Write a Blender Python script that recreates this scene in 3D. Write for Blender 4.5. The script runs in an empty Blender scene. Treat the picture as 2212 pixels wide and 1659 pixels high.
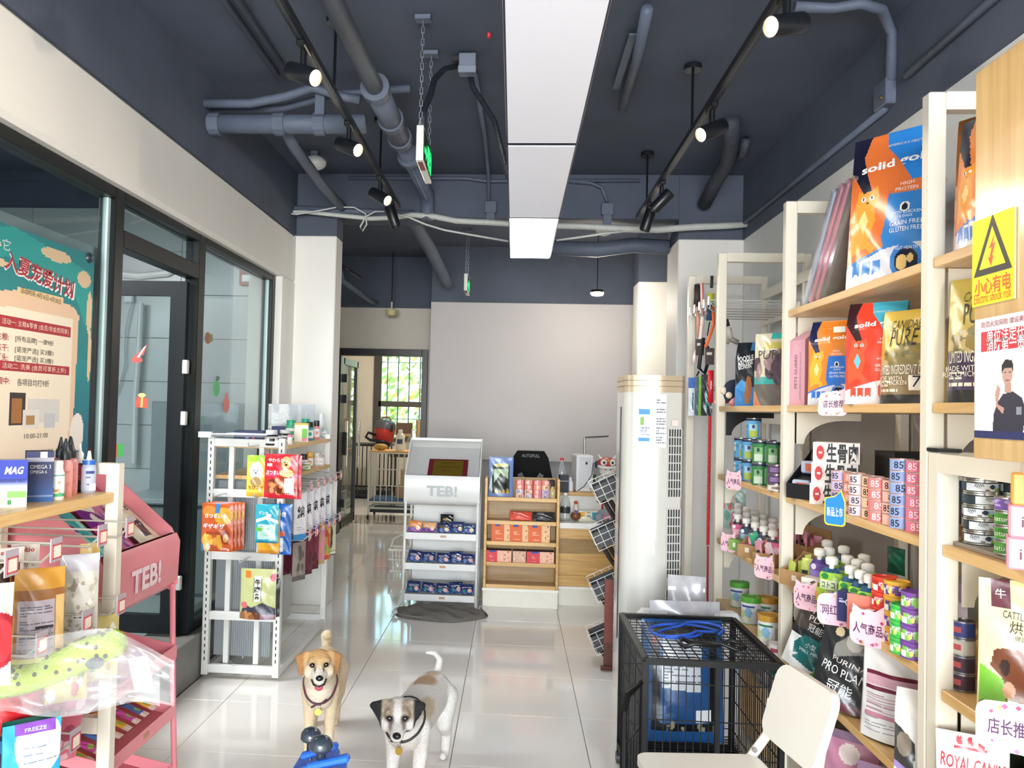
import bpy, bmesh, math, random
import numpy as np
from mathutils import Vector, Matrix
random.seed(7); np.random.seed(7)
scene = bpy.context.scene
COL = scene.collection
# ------------------------------------------------------------------ camera
CAMH, FPX, IW, IH = 1.52, 1750.0, 2212.0, 1659.0
YAW, PITCH, ROLL = math.radians(4.0), math.radians(1.6), 0.024
_F0 = Vector((-math.sin(YAW)*math.cos(PITCH), math.cos(YAW)*math.cos(PITCH), math.sin(PITCH)))
_R0 = Vector((math.cos(YAW), math.sin(YAW), 0))
_U0 = _R0.cross(_F0)
CF = _F0
CR = _R0*math.cos(ROLL) + _U0*math.sin(ROLL)
CU = _U0*math.cos(ROLL) - _R0*math.sin(ROLL)
_d = Vector((0, 1, 0))
PX0 = 1110 - FPX*_d.dot(CR)/_d.dot(CF)
PY0 = 885 + FPX*_d.dot(CU)/_d.dot(CF)
CAM = Vector((0, 0, CAMH))
cam_d = bpy.data.cameras.new('camera'); cam = bpy.data.objects.new('camera', cam_d); COL.objects.link(cam)
cam_d.sensor_fit = 'HORIZONTAL'; cam_d.sensor_width = 36.0; cam_d.lens = FPX/IW*36.0
cam_d.shift_x = (IW/2-PX0)/IW; cam_d.shift_y = (PY0-IH/2)/IW
cam_d.clip_start = 0.02
_m = Matrix((CR, CU, -CF)).transposed().to_4x4(); _m.translation = CAM
cam.matrix_world = _m
scene.camera = cam
def ray(x, y): return CF + CR*((x-PX0)/FPX) - CU*((y-PY0)/FPX)
def onX(x, y, X): d = ray(x, y); return CAM + d*(X/d.x)
def onY(x, y, Y): d = ray(x, y); return CAM + d*(Y/d.y)
def onZ(x, y, Z): d = ray(x, y); return CAM + d*((Z-CAMH)/d.z)
# ------------------------------------------------------------------ view, world, big lights
vs = scene.view_settings
vs.view_transform = 'Standard'; vs.look = 'None'; vs.gamma = 1.0; vs.use_curve_mapping = False
vs.exposure = 0.78
scene.cycles.use_denoising = True; scene.cycles.use_adaptive_sampling = True; scene.cycles.adaptive_threshold = .02
scene.cycles.max_bounces = 7; scene.cycles.diffuse_bounces = 4; scene.cycles.glossy_bounces = 3
scene.cycles.transmission_bounces = 4; scene.cycles.transparent_max_bounces = 14
scene.cycles.caustics_reflective = False; scene.cycles.caustics_refractive = False
scene.cycles.sample_clamp_indirect = 6.0
world = bpy.data.worlds.new('sky'); scene.world = world; world.use_nodes = True
_nt = world.node_tree; _bg = _nt.nodes['Background']
_sky = _nt.nodes.new('ShaderNodeTexSky'); _sky.sky_type = 'NISHITA'
_sky.sun_disc = False; _sky.sun_elevation = math.radians(48); _sky.sun_rotation = math.radians(150)
_nt.links.new(_sky.outputs[0], _bg.inputs[0]); _bg.inputs[1].default_value = 0.8
def area(name, loc, target, sx, sy, power, col=(1, 1, 1)):
    l = bpy.data.lights.new(name, 'AREA'); l.shape = 'RECTANGLE'; l.size = sx; l.size_y = sy
    l.energy = power; l.color = col
    o = bpy.data.objects.new(name, l); COL.objects.link(o); o.location = loc
    o.rotation_euler = (Vector(target)-Vector(loc)).to_track_quat('-Z', 'Y').to_euler()
    return o
# daylight entering through the glazed shop front behind the camera
area('shopfront_daylight', (0, -4.7, 1.75), (0, 5, 1.4), 3.1, 2.4, 430, (0.93, 0.97, 1.0))
area('side_room_area_light', (-3.6, 3.2, 2.6), (-2.6, 3.4, 0), 1.2, 3.2, 115, (0.95, 0.98, 1.0))  # unseen interior area light for the side room, without a fixture
# ------------------------------------------------------------------ colour and materials
def C(c):
    if isinstance(c, str):
        c = c.lstrip('#'); c = ''.join(k*2 for k in c) if len(c) == 3 else c; return tuple(int(c[i:i+2], 16)/255 for i in (0, 2, 4))
    return tuple(c[:3])
def lin(c):
    return tuple(x/12.92 if x <= .04045 else ((x+.055)/1.055)**2.4 for x in C(c))
_mats = {}
def M(col, rough=.5, metal=0., alpha=None, noise=.05, nscale=9., bump=0., bscale=60., emit=0., coat=0., spec=.5):
    key = (C(col), rough, metal, alpha, noise, nscale, bump, bscale, emit, coat, spec)
    if key in _mats: return _mats[key]
    m = bpy.data.materials.new('mat_%02d' % len(_mats)); m.use_nodes = True
    nt = m.node_tree; b = nt.nodes['Principled BSDF']
    b.inputs['Roughness'].default_value = rough; b.inputs['Metallic'].default_value = metal
    b.inputs['Coat Weight'].default_value = coat; b.inputs['Specular IOR Level'].default_value = spec
    L = lin(col)
    if noise:
        tc = nt.nodes.new('ShaderNodeTexCoord'); n = nt.nodes.new('ShaderNodeTexNoise')
        n.inputs['Scale'].default_value = nscale; n.inputs['Detail'].default_value = 4
        nt.links.new(tc.outputs['Object'], n.inputs['Vector'])
        r = nt.nodes.new('ShaderNodeMapRange'); r.inputs[3].default_value = 1-noise*1.6; r.inputs[4].default_value = 1+noise*1.6
        nt.links.new(n.outputs[0], r.inputs[0])
        mx = nt.nodes.new('ShaderNodeVectorMath'); mx.operation = 'SCALE'; mx.inputs[0].default_value = L
        nt.links.new(r.outputs[0], mx.inputs['Scale']); nt.links.new(mx.outputs[0], b.inputs['Base Color'])
    else:
        b.inputs['Base Color'].default_value = (*L, 1)
    if bump:
        tc2 = nt.nodes.new('ShaderNodeTexCoord'); n2 = nt.nodes.new('ShaderNodeTexNoise'); n2.inputs['Scale'].default_value = bscale
        nt.links.new(tc2.outputs['Object'], n2.inputs['Vector'])
        bp = nt.nodes.new('ShaderNodeBump'); bp.inputs['Strength'].default_value = bump; bp.inputs['Distance'].default_value = .01
        nt.links.new(n2.outputs[0], bp.inputs['Height']); nt.links.new(bp.outputs[0], b.inputs['Normal'])
    if emit:
        b.inputs['Emission Color'].default_value = (*L, 1); b.inputs['Emission Strength'].default_value = emit
    if alpha is not None: b.inputs['Alpha'].default_value = alpha
    _mats[key] = m; return m
def paint_mat(name, rough, bump=0., bscale=30., alpha=None, coat=0., fleck=0.):
    m = bpy.data.materials.new(name); m.use_nodes = True; nt = m.node_tree; b = nt.nodes['Principled BSDF']
    a = nt.nodes.new('ShaderNodeAttribute'); a.attribute_name = 'Col'
    b.inputs['Roughness'].default_value = rough; b.inputs['Coat Weight'].default_value = coat
    src = a.outputs['Color']
    if fleck:
        tc = nt.nodes.new('ShaderNodeTexCoord'); n = nt.nodes.new('ShaderNodeTexNoise'); n.inputs['Scale'].default_value = 90
        mp = nt.nodes.new('ShaderNodeMapping'); mp.inputs['Scale'].default_value = (1, 1, .25)
        nt.links.new(tc.outputs['Object'], mp.inputs[0]); nt.links.new(mp.outputs[0], n.inputs['Vector'])
        r = nt.nodes.new('ShaderNodeMapRange'); r.inputs[3].default_value = 1-fleck; r.inputs[4].default_value = 1+fleck
        nt.links.new(n.outputs[0], r.inputs[0])
        mx = nt.nodes.new('ShaderNodeVectorMath'); mx.operation = 'SCALE'
        nt.links.new(src, mx.inputs[0]); nt.links.new(r.outputs[0], mx.inputs['Scale']); src = mx.outputs[0]
    nt.links.new(src, b.inputs['Base Color'])
    if bump:
        tc2 = nt.nodes.new('ShaderNodeTexCoord'); n2 = nt.nodes.new('ShaderNodeTexNoise'); n2.inputs['Scale'].default_value = bscale
        nt.links.new(tc2.outputs['Object'], n2.inputs['Vector'])
        bp = nt.nodes.new('ShaderNodeBump'); bp.inputs['Strength'].default_value = bump; bp.inputs['Distance'].default_value = .01
        nt.links.new(n2.outputs[0], bp.inputs['Height']); nt.links.new(bp.outputs[0], b.inputs['Normal'])
    if alpha is not None: b.inputs['Alpha'].default_value = alpha
    return m
PAINT = paint_mat('printed_card', .55)
FILM = paint_mat('printed_film', .28, bump=.35, bscale=18)
INK = paint_mat('printed_ink', .5)
FUR = paint_mat('short_fur', .85, bump=.6, bscale=160, fleck=.14)
def wood(c0, c1, rough=.4, scale=(1.2, 22, 22), coat=.1):
    m = bpy.data.materials.new('wood_grain'); m.use_nodes = True; nt = m.node_tree; b = nt.nodes['Principled BSDF']
    tc = nt.nodes.new('ShaderNodeTexCoord'); mp = nt.nodes.new('ShaderNodeMapping'); mp.inputs['Scale'].default_value = scale
    n = nt.nodes.new('ShaderNodeTexNoise'); n.inputs['Scale'].default_value = 2.2; n.inputs['Detail'].default_value = 6; n.inputs['Distortion'].default_value = .6
    r = nt.nodes.new('ShaderNodeValToRGB'); r.color_ramp.elements[0].position = .32; r.color_ramp.elements[1].position = .68
    r.color_ramp.elements[0].color = (*lin(c0), 1); r.color_ramp.elements[1].color = (*lin(c1), 1)
    nt.links.new(tc.outputs['Object'], mp.inputs[0]); nt.links.new(mp.outputs[0], n.inputs['Vector'])
    nt.links.new(n.outputs[0], r.inputs[0]); nt.links.new(r.outputs[0], b.inputs['Base Color'])
    b.inputs['Roughness'].default_value = rough; b.inputs['Coat Weight'].default_value = coat
    return m
def glass(name, tint, refl=1.0, rough=.02, cover=0., covercol=(1, 1, 1)):
    """thin clear sheet: transparent + fresnel gloss, plus an optional milky film share"""
    m = bpy.data.materials.new(name); m.use_nodes = True; nt = m.node_tree
    nt.nodes.remove(nt.nodes['Principled BSDF']); out = nt.nodes['Material Output']
    t = nt.nodes.new('ShaderNodeBsdfTransparent'); t.inputs[0].default_value = (*lin(tint), 1)
    g = nt.nodes.new('ShaderNodeBsdfGlossy'); g.inputs['Roughness'].default_value = rough
    fr = nt.nodes.new('ShaderNodeLayerWeight'); fr.inputs[0].default_value = .5
    pw = nt.nodes.new('ShaderNodeMath'); pw.operation = 'POWER'; pw.inputs[1].default_value = 4.5; nt.links.new(fr.outputs['Facing'], pw.inputs[0])
    mu = nt.nodes.new('ShaderNodeMath'); mu.operation = 'MULTIPLY_ADD'; mu.inputs[1].default_value = .8*refl; mu.inputs[2].default_value = .035*refl
    nt.links.new(pw.outputs[0], mu.inputs[0])
    mx = nt.nodes.new('ShaderNodeMixShader'); nt.links.new(mu.outputs[0], mx.inputs[0])
    base = t.outputs[0]
    if cover:
        d = nt.nodes.new('ShaderNodeBsdfDiffuse'); d.inputs[0].default_value = (*lin(covercol), 1)
        m2 = nt.nodes.new('ShaderNodeMixShader')
        tc = nt.nodes.new('ShaderNodeTexCoord'); n = nt.nodes.new('ShaderNodeTexNoise'); n.inputs['Scale'].default_value = 14
        nt.links.new(tc.outputs['Object'], n.inputs['Vector'])
        r = nt.nodes.new('ShaderNodeMapRange'); r.inputs[3].default_value = max(0, cover*.4); r.inputs[4].default_value = min(1, cover*1.6)
        nt.links.new(n.outputs[0], r.inputs[0]); nt.links.new(r.outputs[0], m2.inputs[0])
        nt.links.new(t.outputs[0], m2.inputs[1]); nt.links.new(d.outputs[0], m2.inputs[2]); base = m2.outputs[0]
    nt.links.new(base, mx.inputs[1]); nt.links.new(g.outputs[0], mx.inputs[2])
    nt.links.new(mx.outputs[0], out.inputs[0]); return m
# ------------------------------------------------------------------ mesh building
class MB:
    def __init__(s): s.v = []; s.f = []; s.c = []
    def add(s, vs, fs, col=None):
        o = len(s.v); s.v += [tuple(p) for p in vs]
        for f in fs: s.f.append(tuple(i+o for i in f)); s.c.append(col)
        return s
    def box(s, c, d, col=None, rz=0, ry=0, rx=0, bev=0.):
        x, y, z = (k/2 for k in d)
        if bev:
            b = min(bev, x*.49, y*.49, z*.49); vs = []; 
            for sx in (-1, 1):
                for sy in (-1, 1):
                    for sz in (-1, 1):
                        vs += [(sx*x, sy*(y-b), sz*(z-b)), (sx*(x-b), sy*y, sz*(z-b)), (sx*(x-b), sy*(y-b), sz*z)]
            def I(a, bb, cc, k): return ((a*2+bb)*2+cc)*3+k
            fs = []
            for a in (0, 1):
                q = [I(a, 0, 0, 0), I(a, 0, 1, 0), I(a, 1, 1, 0), I(a, 1, 0, 0)]; fs.append(q if a == 0 else q[::-1])
                q = [I(0, a, 0, 1), I(1, a, 0, 1), I(1, a, 1, 1), I(0, a, 1, 1)]; fs.append(q if a == 0 else q[::-1])
                q = [I(0, 0, a, 2), I(0, 1, a, 2), I(1, 1, a, 2), I(1, 0, a, 2)]; fs.append(q if a == 0 else q[::-1])
            for a in (0, 1):
                for e in (0, 1):
                    q = [I(a, e, 0, 0), I(a, e, 1, 0), I(a, e, 1, 1), I(a, e, 0, 1)]; fs.append(q if (a != e) else q[::-1])
                    q = [I(a, 0, e, 0), I(a, 1, e, 0), I(a, 1, e, 2), I(a, 0, e, 2)]; fs.append(q if (a == e) else q[::-1])
                    q = [I(0, a, e, 1), I(1, a, e, 1), I(1, a, e, 2), I(0, a, e, 2)]; fs.append(q if (a != e) else q[::-1])
                    for g in (0, 1):
                        q = [I(a, e, g, 0), I(a, e, g, 1), I(a, e, g, 2)]; fs.append(q if (a+e+g) % 2 else q[::-1])
        else:
            vs = [(i*x, j*y, k*z) for i in (-1, 1) for j in (-1, 1) for k in (-1, 1)]
            fs = [(0, 1, 3, 2), (4, 6, 7, 5), (0, 4, 5, 1), (2, 3, 7, 6), (0, 2, 6, 4), (1, 5, 7, 3)]
        m = Matrix.Translation(c) @ Matrix.Rotation(rz, 4, 'Z') @ Matrix.Rotation(ry, 4, 'Y') @ Matrix.Rotation(rx, 4, 'X')
        return s.add([m @ Vector(p) for p in vs], fs, col)
    def bb(s, a, b, col=None, bev=0.):
        return s.box([(a[i]+b[i])/2 for i in range(3)], [abs(b[i]-a[i]) for i in range(3)], col, bev=bev)
    def tube(s, pts, r, col=None, n=8, cap=True, closed=False):
        pts = [Vector(p) for p in pts]; N = len(pts); rs = r if isinstance(r, (list, tuple)) else [r]*N
        vs = []; up = None
        for i, p in enumerate(pts):
            a = pts[i-1] if i > 0 else (pts[-1] if closed else pts[0]); b = pts[i+1] if i < N-1 else (pts[0] if closed else pts[-1])
            t = (b-a); t = t.normalized() if t.length > 1e-9 else Vector((0, 0, 1))
            if up is None:
                up = Vector((0, 0, 1)) if abs(t.z) < .9 else Vector((1, 0, 0))
            u = up - t*up.dot(t)
            if u.length < 1e-5: u = t.orthogonal()
            u.normalize(); w = t.cross(u); up = u
            for k in range(n):
                an = 2*math.pi*(k+.5)/n; vs.append(p + (u*math.cos(an)+w*math.sin(an))*rs[i])
        fs = []
        for i in range(N if closed else N-1):
            j = (i+1) % N
            for k in range(n):
                k2 = (k+1) % n; fs.append((i*n+k, i*n+k2, j*n+k2, j*n+k))
        if cap and not closed:
            fs.append(tuple(range(n))[::-1]); fs.append(tuple((N-1)*n+k for k in range(n)))
        return s.add(vs, fs, col)
    def lathe(s, prof, c=(0, 0, 0), n=20, cols=None, axis=None, cap=True):
        """prof: (r, z) pairs, bottom to top"""
        m = Matrix.Translation(c)
        if axis is not None: m = m @ Vector(axis).to_track_quat('Z', 'Y').to_matrix().to_4x4()
        vs = [m @ Vector((r*math.cos(2*math.pi*k/n), r*math.sin(2*math.pi*k/n), z)) for r, z in prof for k in range(n)]
        o = len(s.v); s.v += [tuple(p) for p in vs]
        for i in range(len(prof)-1):
            for k in range(n):
                k2 = (k+1) % n; s.f.append((o+i*n+k, o+i*n+k2, o+(i+1)*n+k2, o+(i+1)*n+k)); s.c.append(cols[i] if isinstance(cols, list) else cols)
        if cap:
            if prof[0][0] > 1e-6: s.f.append(tuple(o+k for k in range(n))[::-1]); s.c.append(cols[0] if isinstance(cols, list) else cols)
            if prof[-1][0] > 1e-6: s.f.append(tuple(o+(len(prof)-1)*n+k for k in range(n))); s.c.append(cols[-1] if isinstance(cols, list) else cols)
        return s
    def grid(s, fn, nu, nv, cols=None, flip=False):
        """fn(u, v) -> point; cols: array nv x nu x 3 or one colour"""
        vs = [fn(i/nu, j/nv) for j in range(nv+1) for i in range(nu+1)]
        o = len(s.v); s.v += [tuple(p) for p in vs]
        for j in range(nv):
            for i in range(nu):
                a = o+j*(nu+1)+i; q = (a, a+1, a+nu+2, a+nu+1); s.f.append(q[::-1] if flip else q)
                s.c.append(tuple(cols[j][i]) if isinstance(cols, np.ndarray) else cols)
        return s
    def prism(s, pts, mat, th, col=None, side=None):
        """pts: 2-D outline counter-clockwise; mat maps (x, y, z) ; extruded from z=0 to z=-th"""
        n = len(pts); vs = [mat @ Vector((x, y, 0)) for x, y in pts] + [mat @ Vector((x, y, -th)) for x, y in pts]
        o = len(s.v); s.v += [tuple(p) for p in vs]
        s.f.append(tuple(o+i for i in range(n))); s.c.append(col)
        s.f.append(tuple(o+n+i for i in range(n))[::-1]); s.c.append(side or col)
        for i in range(n):
            j = (i+1) % n; s.f.append((o+i, o+n+i, o+n+j, o+j)); s.c.append(side or col)
        return s
    def ball(s, c, r, col=None, n=14, m=9, sc=(1, 1, 1), rot=None):
        R = rot or Matrix.Identity(3); vs = []
        for j in range(m+1):
            th = math.pi*j/m
            for k in range(n):
                a = 2*math.pi*k/n
                vs.append(Vector(c) + R @ Vector((r*sc[0]*math.sin(th)*math.cos(a), r*sc[1]*math.sin(th)*math.sin(a), -r*sc[2]*math.cos(th))))
        fs = [(j*n+k, j*n+(k+1) % n, (j+1)*n+(k+1) % n, (j+1)*n+k) for j in range(m) for k in range(n)]
        return s.add(vs, fs, col)
    def mesh(s, name, mat, smooth=False):
        me = bpy.data.meshes.new(name); me.from_pydata(s.v, [], s.f)
        if any(c is not None for c in s.c):
            a = me.color_attributes.new('Col', 'BYTE_COLOR', 'CORNER')
            tot = np.array([len(f) for f in s.f]); cc = np.array([C(c) if c is not None else (.8, .8, .8) for c in s.c], dtype=np.float32)
            cc = np.where(cc <= .04045, cc/12.92, ((cc+.055)/1.055)**2.4)
            full = np.ones((tot.sum(), 4), dtype=np.float32); full[:, :3] = np.repeat(cc, tot, axis=0)
            a.data.foreach_set('color', full.ravel())
        me.materials.append(mat)
        if smooth: me.polygons.foreach_set('use_smooth', [True]*len(me.polygons))
        me.update(); return me
    def build(s, name, mat, parent=None, smooth=False, auto=None):
        me = s.mesh(name, mat, smooth or auto is not None)
        if auto is not None:
            me.set_sharp_from_angle(angle=math.radians(auto))
        return link(name, me, parent)
def link(name, me, parent=None):
    o = bpy.data.objects.new(name, me); COL.objects.link(o)
    if parent is not None: o.parent = parent
    return o
def tag(o, label, cat, group=None):
    o['label'] = label; o['category'] = cat
    if group: o['group'] = group
    return o
def struct(o): o['kind'] = 'structure'; return o
def thing(name, label, cat, loc=(0, 0, 0), rz=0, group=None):
    o = bpy.data.objects.new(name, None); COL.objects.link(o); o.empty_display_size = .05
    o.location = loc; o.rotation_euler = (0, 0, rz); return tag(o, label, cat, group)
def dup(o, loc=None, rot=None, label=None, group=None):
    r = o.copy(); COL.objects.link(r)
    if loc is not None: r.location = loc
    if rot is not None: r.rotation_euler = rot if not isinstance(rot, (int, float)) else (0, 0, rot)
    if label: r['label'] = label
    if group: r['group'] = group
    for ch in list(o.children):
        c = ch.copy(); COL.objects.link(c); c.parent = r
        for g in list(ch.children):
            d = g.copy(); COL.objects.link(d); d.parent = c
    return r
def nth(i): return ['first', 'second', 'third', 'fourth', 'fifth', 'sixth', 'seventh', 'eighth', 'ninth', 'tenth', 'eleventh', 'twelfth'][i]
def level(i, n): return 'bottom' if i == 0 else ('top' if i == n-1 else nth(i)+' from bottom')
# ------------------------------------------------------------------ printed canvases
class Cv:
    def __init__(s, w, h, bg):
        s.w, s.h = w, h; s.a = np.tile(np.array(C(bg), dtype=float), (h, w, 1))
        s.U, s.V = np.meshgrid((np.arange(w)+.5)/w, (np.arange(h)+.5)/h)
    def m(s, mask, col): s.a[mask] = C(col); return s
    def rect(s, u0, v0, u1, v1, col): return s.m((s.U >= u0) & (s.U <= u1) & (s.V >= v0) & (s.V <= v1), col)
    def ell(s, u, v, ru, rv, col): return s.m(((s.U-u)/ru)**2+((s.V-v)/rv)**2 <= 1, col)
    def poly(s, pts, col):
        ins = np.zeros_like(s.U, dtype=bool); n = len(pts)
        for i in range(n):
            x0, y0 = pts[i]; x1, y1 = pts[(i+1) % n]
            if y0 == y1: continue
            c = ((s.V > min(y0, y1)) & (s.V <= max(y0, y1))) & (s.U < (x1-x0)*(s.V-y0)/(y1-y0)+x0); ins ^= c
        return s.m(ins, col)
    def grad(s, c0, c1, v0=0., v1=1.):
        t = np.clip((s.V-v0)/(v1-v0), 0, 1)[..., None]; k = (s.V >= v0) & (s.V <= v1)
        g = np.array(C(c0))*(1-t)+np.array(C(c1))*t; s.a[k] = g[k]; return s
    def lines(s, u0, v0, u1, v1, n, col, fill=.45, seed=1):
        r = random.Random(seed); dv = (v1-v0)/n
        for i in range(n):
            vv = v0+dv*(i+.5); u = u0
            while u < u1-.02:
                L = r.uniform(.06, .3)*(u1-u0)
                s.rect(u, vv-dv*fill/2, min(u1, u+L), vv+dv*fill/2, col); u += L+.04*(u1-u0)
                if r.random() < .12: break
        return s
    def blobs(s, n, box, cols, size, seed=1, asp=1.):
        r = random.Random(seed); u0, v0, u1, v1 = box
        for i in range(n):
            z = size*r.uniform(.6, 1.3); s.ell(r.uniform(u0, u1), r.uniform(v0, v1), z, z*asp*r.uniform(.6, 1.3), r.choice(cols))
        return s
    def wave(s, v, amp, per, ph, col, above=False):
        k = v+amp*np.sin(2*math.pi*(s.U/per)+ph); return s.m((s.V > k) if above else (s.V < k), col)
    def noise(s, amt, seed=1):
        r = np.random.RandomState(seed); s.a = np.clip(s.a*(1+(r.rand(s.h, s.w, 1)-.5)*amt), 0, 1); return s
_glyph = {}
def glyph(txt, bold=0., res=2):
    k = (txt, bold, res)
    if k in _glyph: return _glyph[k]
    cu = bpy.data.curves.new('tmp', 'FONT'); cu.body = txt; cu.resolution_u = res; cu.offset = bold; cu.fill_mode = 'FRONT'
    cu.align_x = 'CENTER'; cu.align_y = 'CENTER'
    ob = bpy.data.objects.new('tmp', cu); COL.objects.link(ob)
    dg = bpy.context.evaluated_depsgraph_get(); ev = ob.evaluated_get(dg); me = ev.to_mesh()
    vs = np.array([v.co[:2] for v in me.vertices]); fs = [tuple(p.vertices) for p in me.polygons]
    ev.to_mesh_clear(); bpy.data.objects.remove(ob); bpy.data.curves.remove(cu)
    if len(vs):
        lo, hi = vs.min(0), vs.max(0); vs = vs-(lo+hi)/2; h = hi[1]-lo[1]; w = hi[0]-lo[0]
        vs = vs/h; w = w/h
    else: w = 1
    _glyph[k] = (vs, fs, w); return _glyph[k]
def letters(parent, surf, items, w, h, off=.0012, mat=None):
    """items: (text, u, v, height_m, colour, opts); surf(u, v, off) -> local point; each text fitted to opts['w'] if given"""
    for it in items:
        mb = MB()
        txt, u, v, hh, col = it[:5]; op = it[5] if len(it) > 5 else {}
        vs, fs, asp = glyph(txt, op.get('b', 0.), op.get('res', 2))
        if not len(vs): continue
        sx = hh*op.get('sx', 1.)
        if 'w' in op: sx = op['w']/asp
        a = math.radians(op.get('rot', 0)); ca, sa = math.cos(a), math.sin(a)
        P = []
        for x, y in vs:
            X, Y = x*sx, y*hh; X += op.get('sh', 0)*Y
            P.append(surf(u+(X*ca-Y*sa)/w, v+(X*sa+Y*ca)/h, off*op.get('lay', 1)))
        mb.add(P, fs, col); mb.build('lettering', mat or INK, parent)
# ------------------------------------------------------------------ product builders (front faces local -y, base at z=0)
def pouch(name, w, h, d, cv, back='#c8c8c8', prof='stand', edge=0., side=None, text=(), mat=None, wob=.004, seed=0, taper=None, lean=0., hole=None, parent=None):
    r = random.Random(seed); p1, p2 = r.uniform(0, 6), r.uniform(0, 6)
    def th(v):
        if prof == 'stand': return d*(max(0, 1-v**2.2)**.75*.97+.03)
        if prof == 'box': return d*(1 if v < .72 else max(.04, 1-((v-.72)/.28)**1.3))
        if prof == 'pillow': return d*(max(0, math.sin(math.pi*min(1, max(0, v))))**.5*.96+.04)
        if prof == 'flat': return d*(.25+.75*max(0, math.sin(math.pi*min(1, v*1.05)))**.7)
        return d
    def wd(v): return w*(taper(v) if taper else (1-.03*math.sin(math.pi*v)))
    def S(u, v, off=0.):
        u2 = max(0., min(1., u)); v2 = max(0., min(1., v))
        b = edge+(1-edge)*max(0, 1-abs(2*u2-1)**2.2)
        y = -th(v2)/2*b - wob*math.sin(u*9+v*7+p1)*math.sin(v*11+u*3+p2)*min(1, 6*min(u2, 1-u2, v2+.05, 1-v2+.02))
        return Vector(((u-.5)*wd(v2), y-off-lean*v*h*0, v*h))
    def B(u, v):
        b = edge+(1-edge)*max(0, 1-abs(2*u-1)**2.2)
        return Vector(((u-.5)*wd(v), th(v)/2*b, v*h))
    mb = MB(); mb.grid(S, cv.w, cv.h, cv.a)
    nb = 6; mb.grid(B, nb, 10, back, flip=True)
    if edge > 0:
        for uu in (0, 1):
            def Sd(a, v, uu=uu):
                A = S(uu, v); Bk = B(uu, v); p = A.lerp(Bk, a); p.x -= (1 if uu == 0 else -1)*-.12*th(v)*math.sin(math.pi*a)*.5*(-1); return p
            mb.grid(Sd, 2, 10, side or back, flip=(uu == 0))
    mb.add([B(0, 0), B(1, 0), S(1, 0), S(0, 0)], [(0, 1, 2, 3)], side or back)
    o = mb.build(name, mat or FILM, parent, smooth=True)
    if edge > 0: o.data.set_sharp_from_angle(angle=math.radians(40))
    if text: letters(o, S, text, w, h, off=.0022)
    return o
def carton(name, w, d, h, cv, side='#dddddd', top=None, text=(), sidecv=None, mat=None, sidetext=(), parent=None):
    mb = MB(); P = lambda u, v, off=0.: Vector(((u-.5)*w, -d/2-off, v*h))
    mb.grid(P, cv.w, cv.h, cv.a)
    R = lambda u, v, off=0.: Vector((w/2+off, (u-.5)*d, v*h))
    Lf = lambda u, v, off=0.: Vector((-w/2-off, (.5-u)*d, v*h))
    for fn in (R, Lf):
        if sidecv is not None: mb.grid(fn, sidecv.w, sidecv.h, sidecv.a)
        else: mb.grid(fn, 1, 1, side)
    mb.grid(lambda u, v: Vector(((.5-u)*w, d/2, v*h)), 1, 1, side)
    mb.grid(lambda u, v: Vector(((u-.5)*w, (v-.5)*d, h)), 1, 1, top or side)
    mb.grid(lambda u, v: Vector(((u-.5)*w, (.5-v)*d, 0)), 1, 1, top or side)
    o = mb.build(name, mat or PAINT, parent)
    if text: letters(o, P, text, w, h, off=.0008)
    if sidetext: letters(o, R, sidetext, d, h, off=.0008)
    return o
LIDM = None
def can(name, r, h, cv, text=(), lid=('#c9c9c6', .3, .9), rim=.004, lidh=None, n=28, parent=None, lidcol=None):
    """label wraps round; u=.5 faces local -y"""
    def S(u, v, off=0.):
        a = -math.pi/2+(u-.5)*2*math.pi; return Vector(((r+off)*math.cos(a), (r+off)*math.sin(a), rim+v*(h-2*rim)))
    mb = MB(); cw = cv.w; mb.grid(S, cw, cv.h, cv.a)
    o = mb.build(name, PAINT, parent, smooth=True)
    lm = M(lid[0], lid[1], lid[2], noise=.02)
    l = MB(); l.lathe([(r*.97, 0), (r*1.02, .001), (r*1.02, rim)], n=n); l.build('base_rim', lm, o, smooth=False)
    l = MB(); z = h-rim
    if lidh: l.lathe([(r*1.0, z-lidh), (r*1.045, z-lidh), (r*1.045, h-.001), (r*1.02, h), (r*.93, h), (r*.92, h-.004), (0.0, h-.004)], n=n)
    else: l.lathe([(r*1.0, z), (r*1.02, z), (r*1.02, h), (r*.96, h), (r*.95, h-.003), (0.0, h-.003)], n=n)
    l.build('lid', lm, o, auto=40)
    if text: letters(o, S, text, 2*math.pi*r, h-2*rim, off=.0006)
    return o
def place(o, p, rz=0, rx=0, ry=0, label=None, cat=None, group=None):
    o.location = p; o.rotation_euler = (rx, ry, rz)
    if label: tag(o, label, cat, group)
    return o
def bottle(name, prof, cols, capprof, capcol, rough=.35, label_cv=None, lab=None, text=(), capname='cap', caprough=.35, bodymat=None):
    """prof (r,z); label band from lab=(z0,z1,r)"""
    mb = MB(); mb.lathe(prof, n=20, cols=cols); o = mb.build(name, bodymat or paint_gloss(rough), None, auto=45)
    c = MB(); c.lathe(capprof, n=16); c.build(capname, M(capcol, caprough, noise=.02), o, auto=45)
    if lab:
        z0, z1, r = lab
        S = lambda u, v, off=0.: Vector(((r+off)*math.cos(-math.pi/2+(u-.5)*2*math.pi), (r+off)*math.sin(-math.pi/2+(u-.5)*2*math.pi), z0+v*(z1-z0)))
        l = MB(); l.grid(S, label_cv.w, label_cv.h, label_cv.a); lo = l.build('label_band', PAINT, o, smooth=True)
        if text: letters(o, S, text, 2*math.pi*r, z1-z0, off=.0008)
    return o
_pg = {}
def paint_gloss(r):
    if r not in _pg: _pg[r] = paint_mat('coloured_plastic', r)
    return _pg[r]
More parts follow.
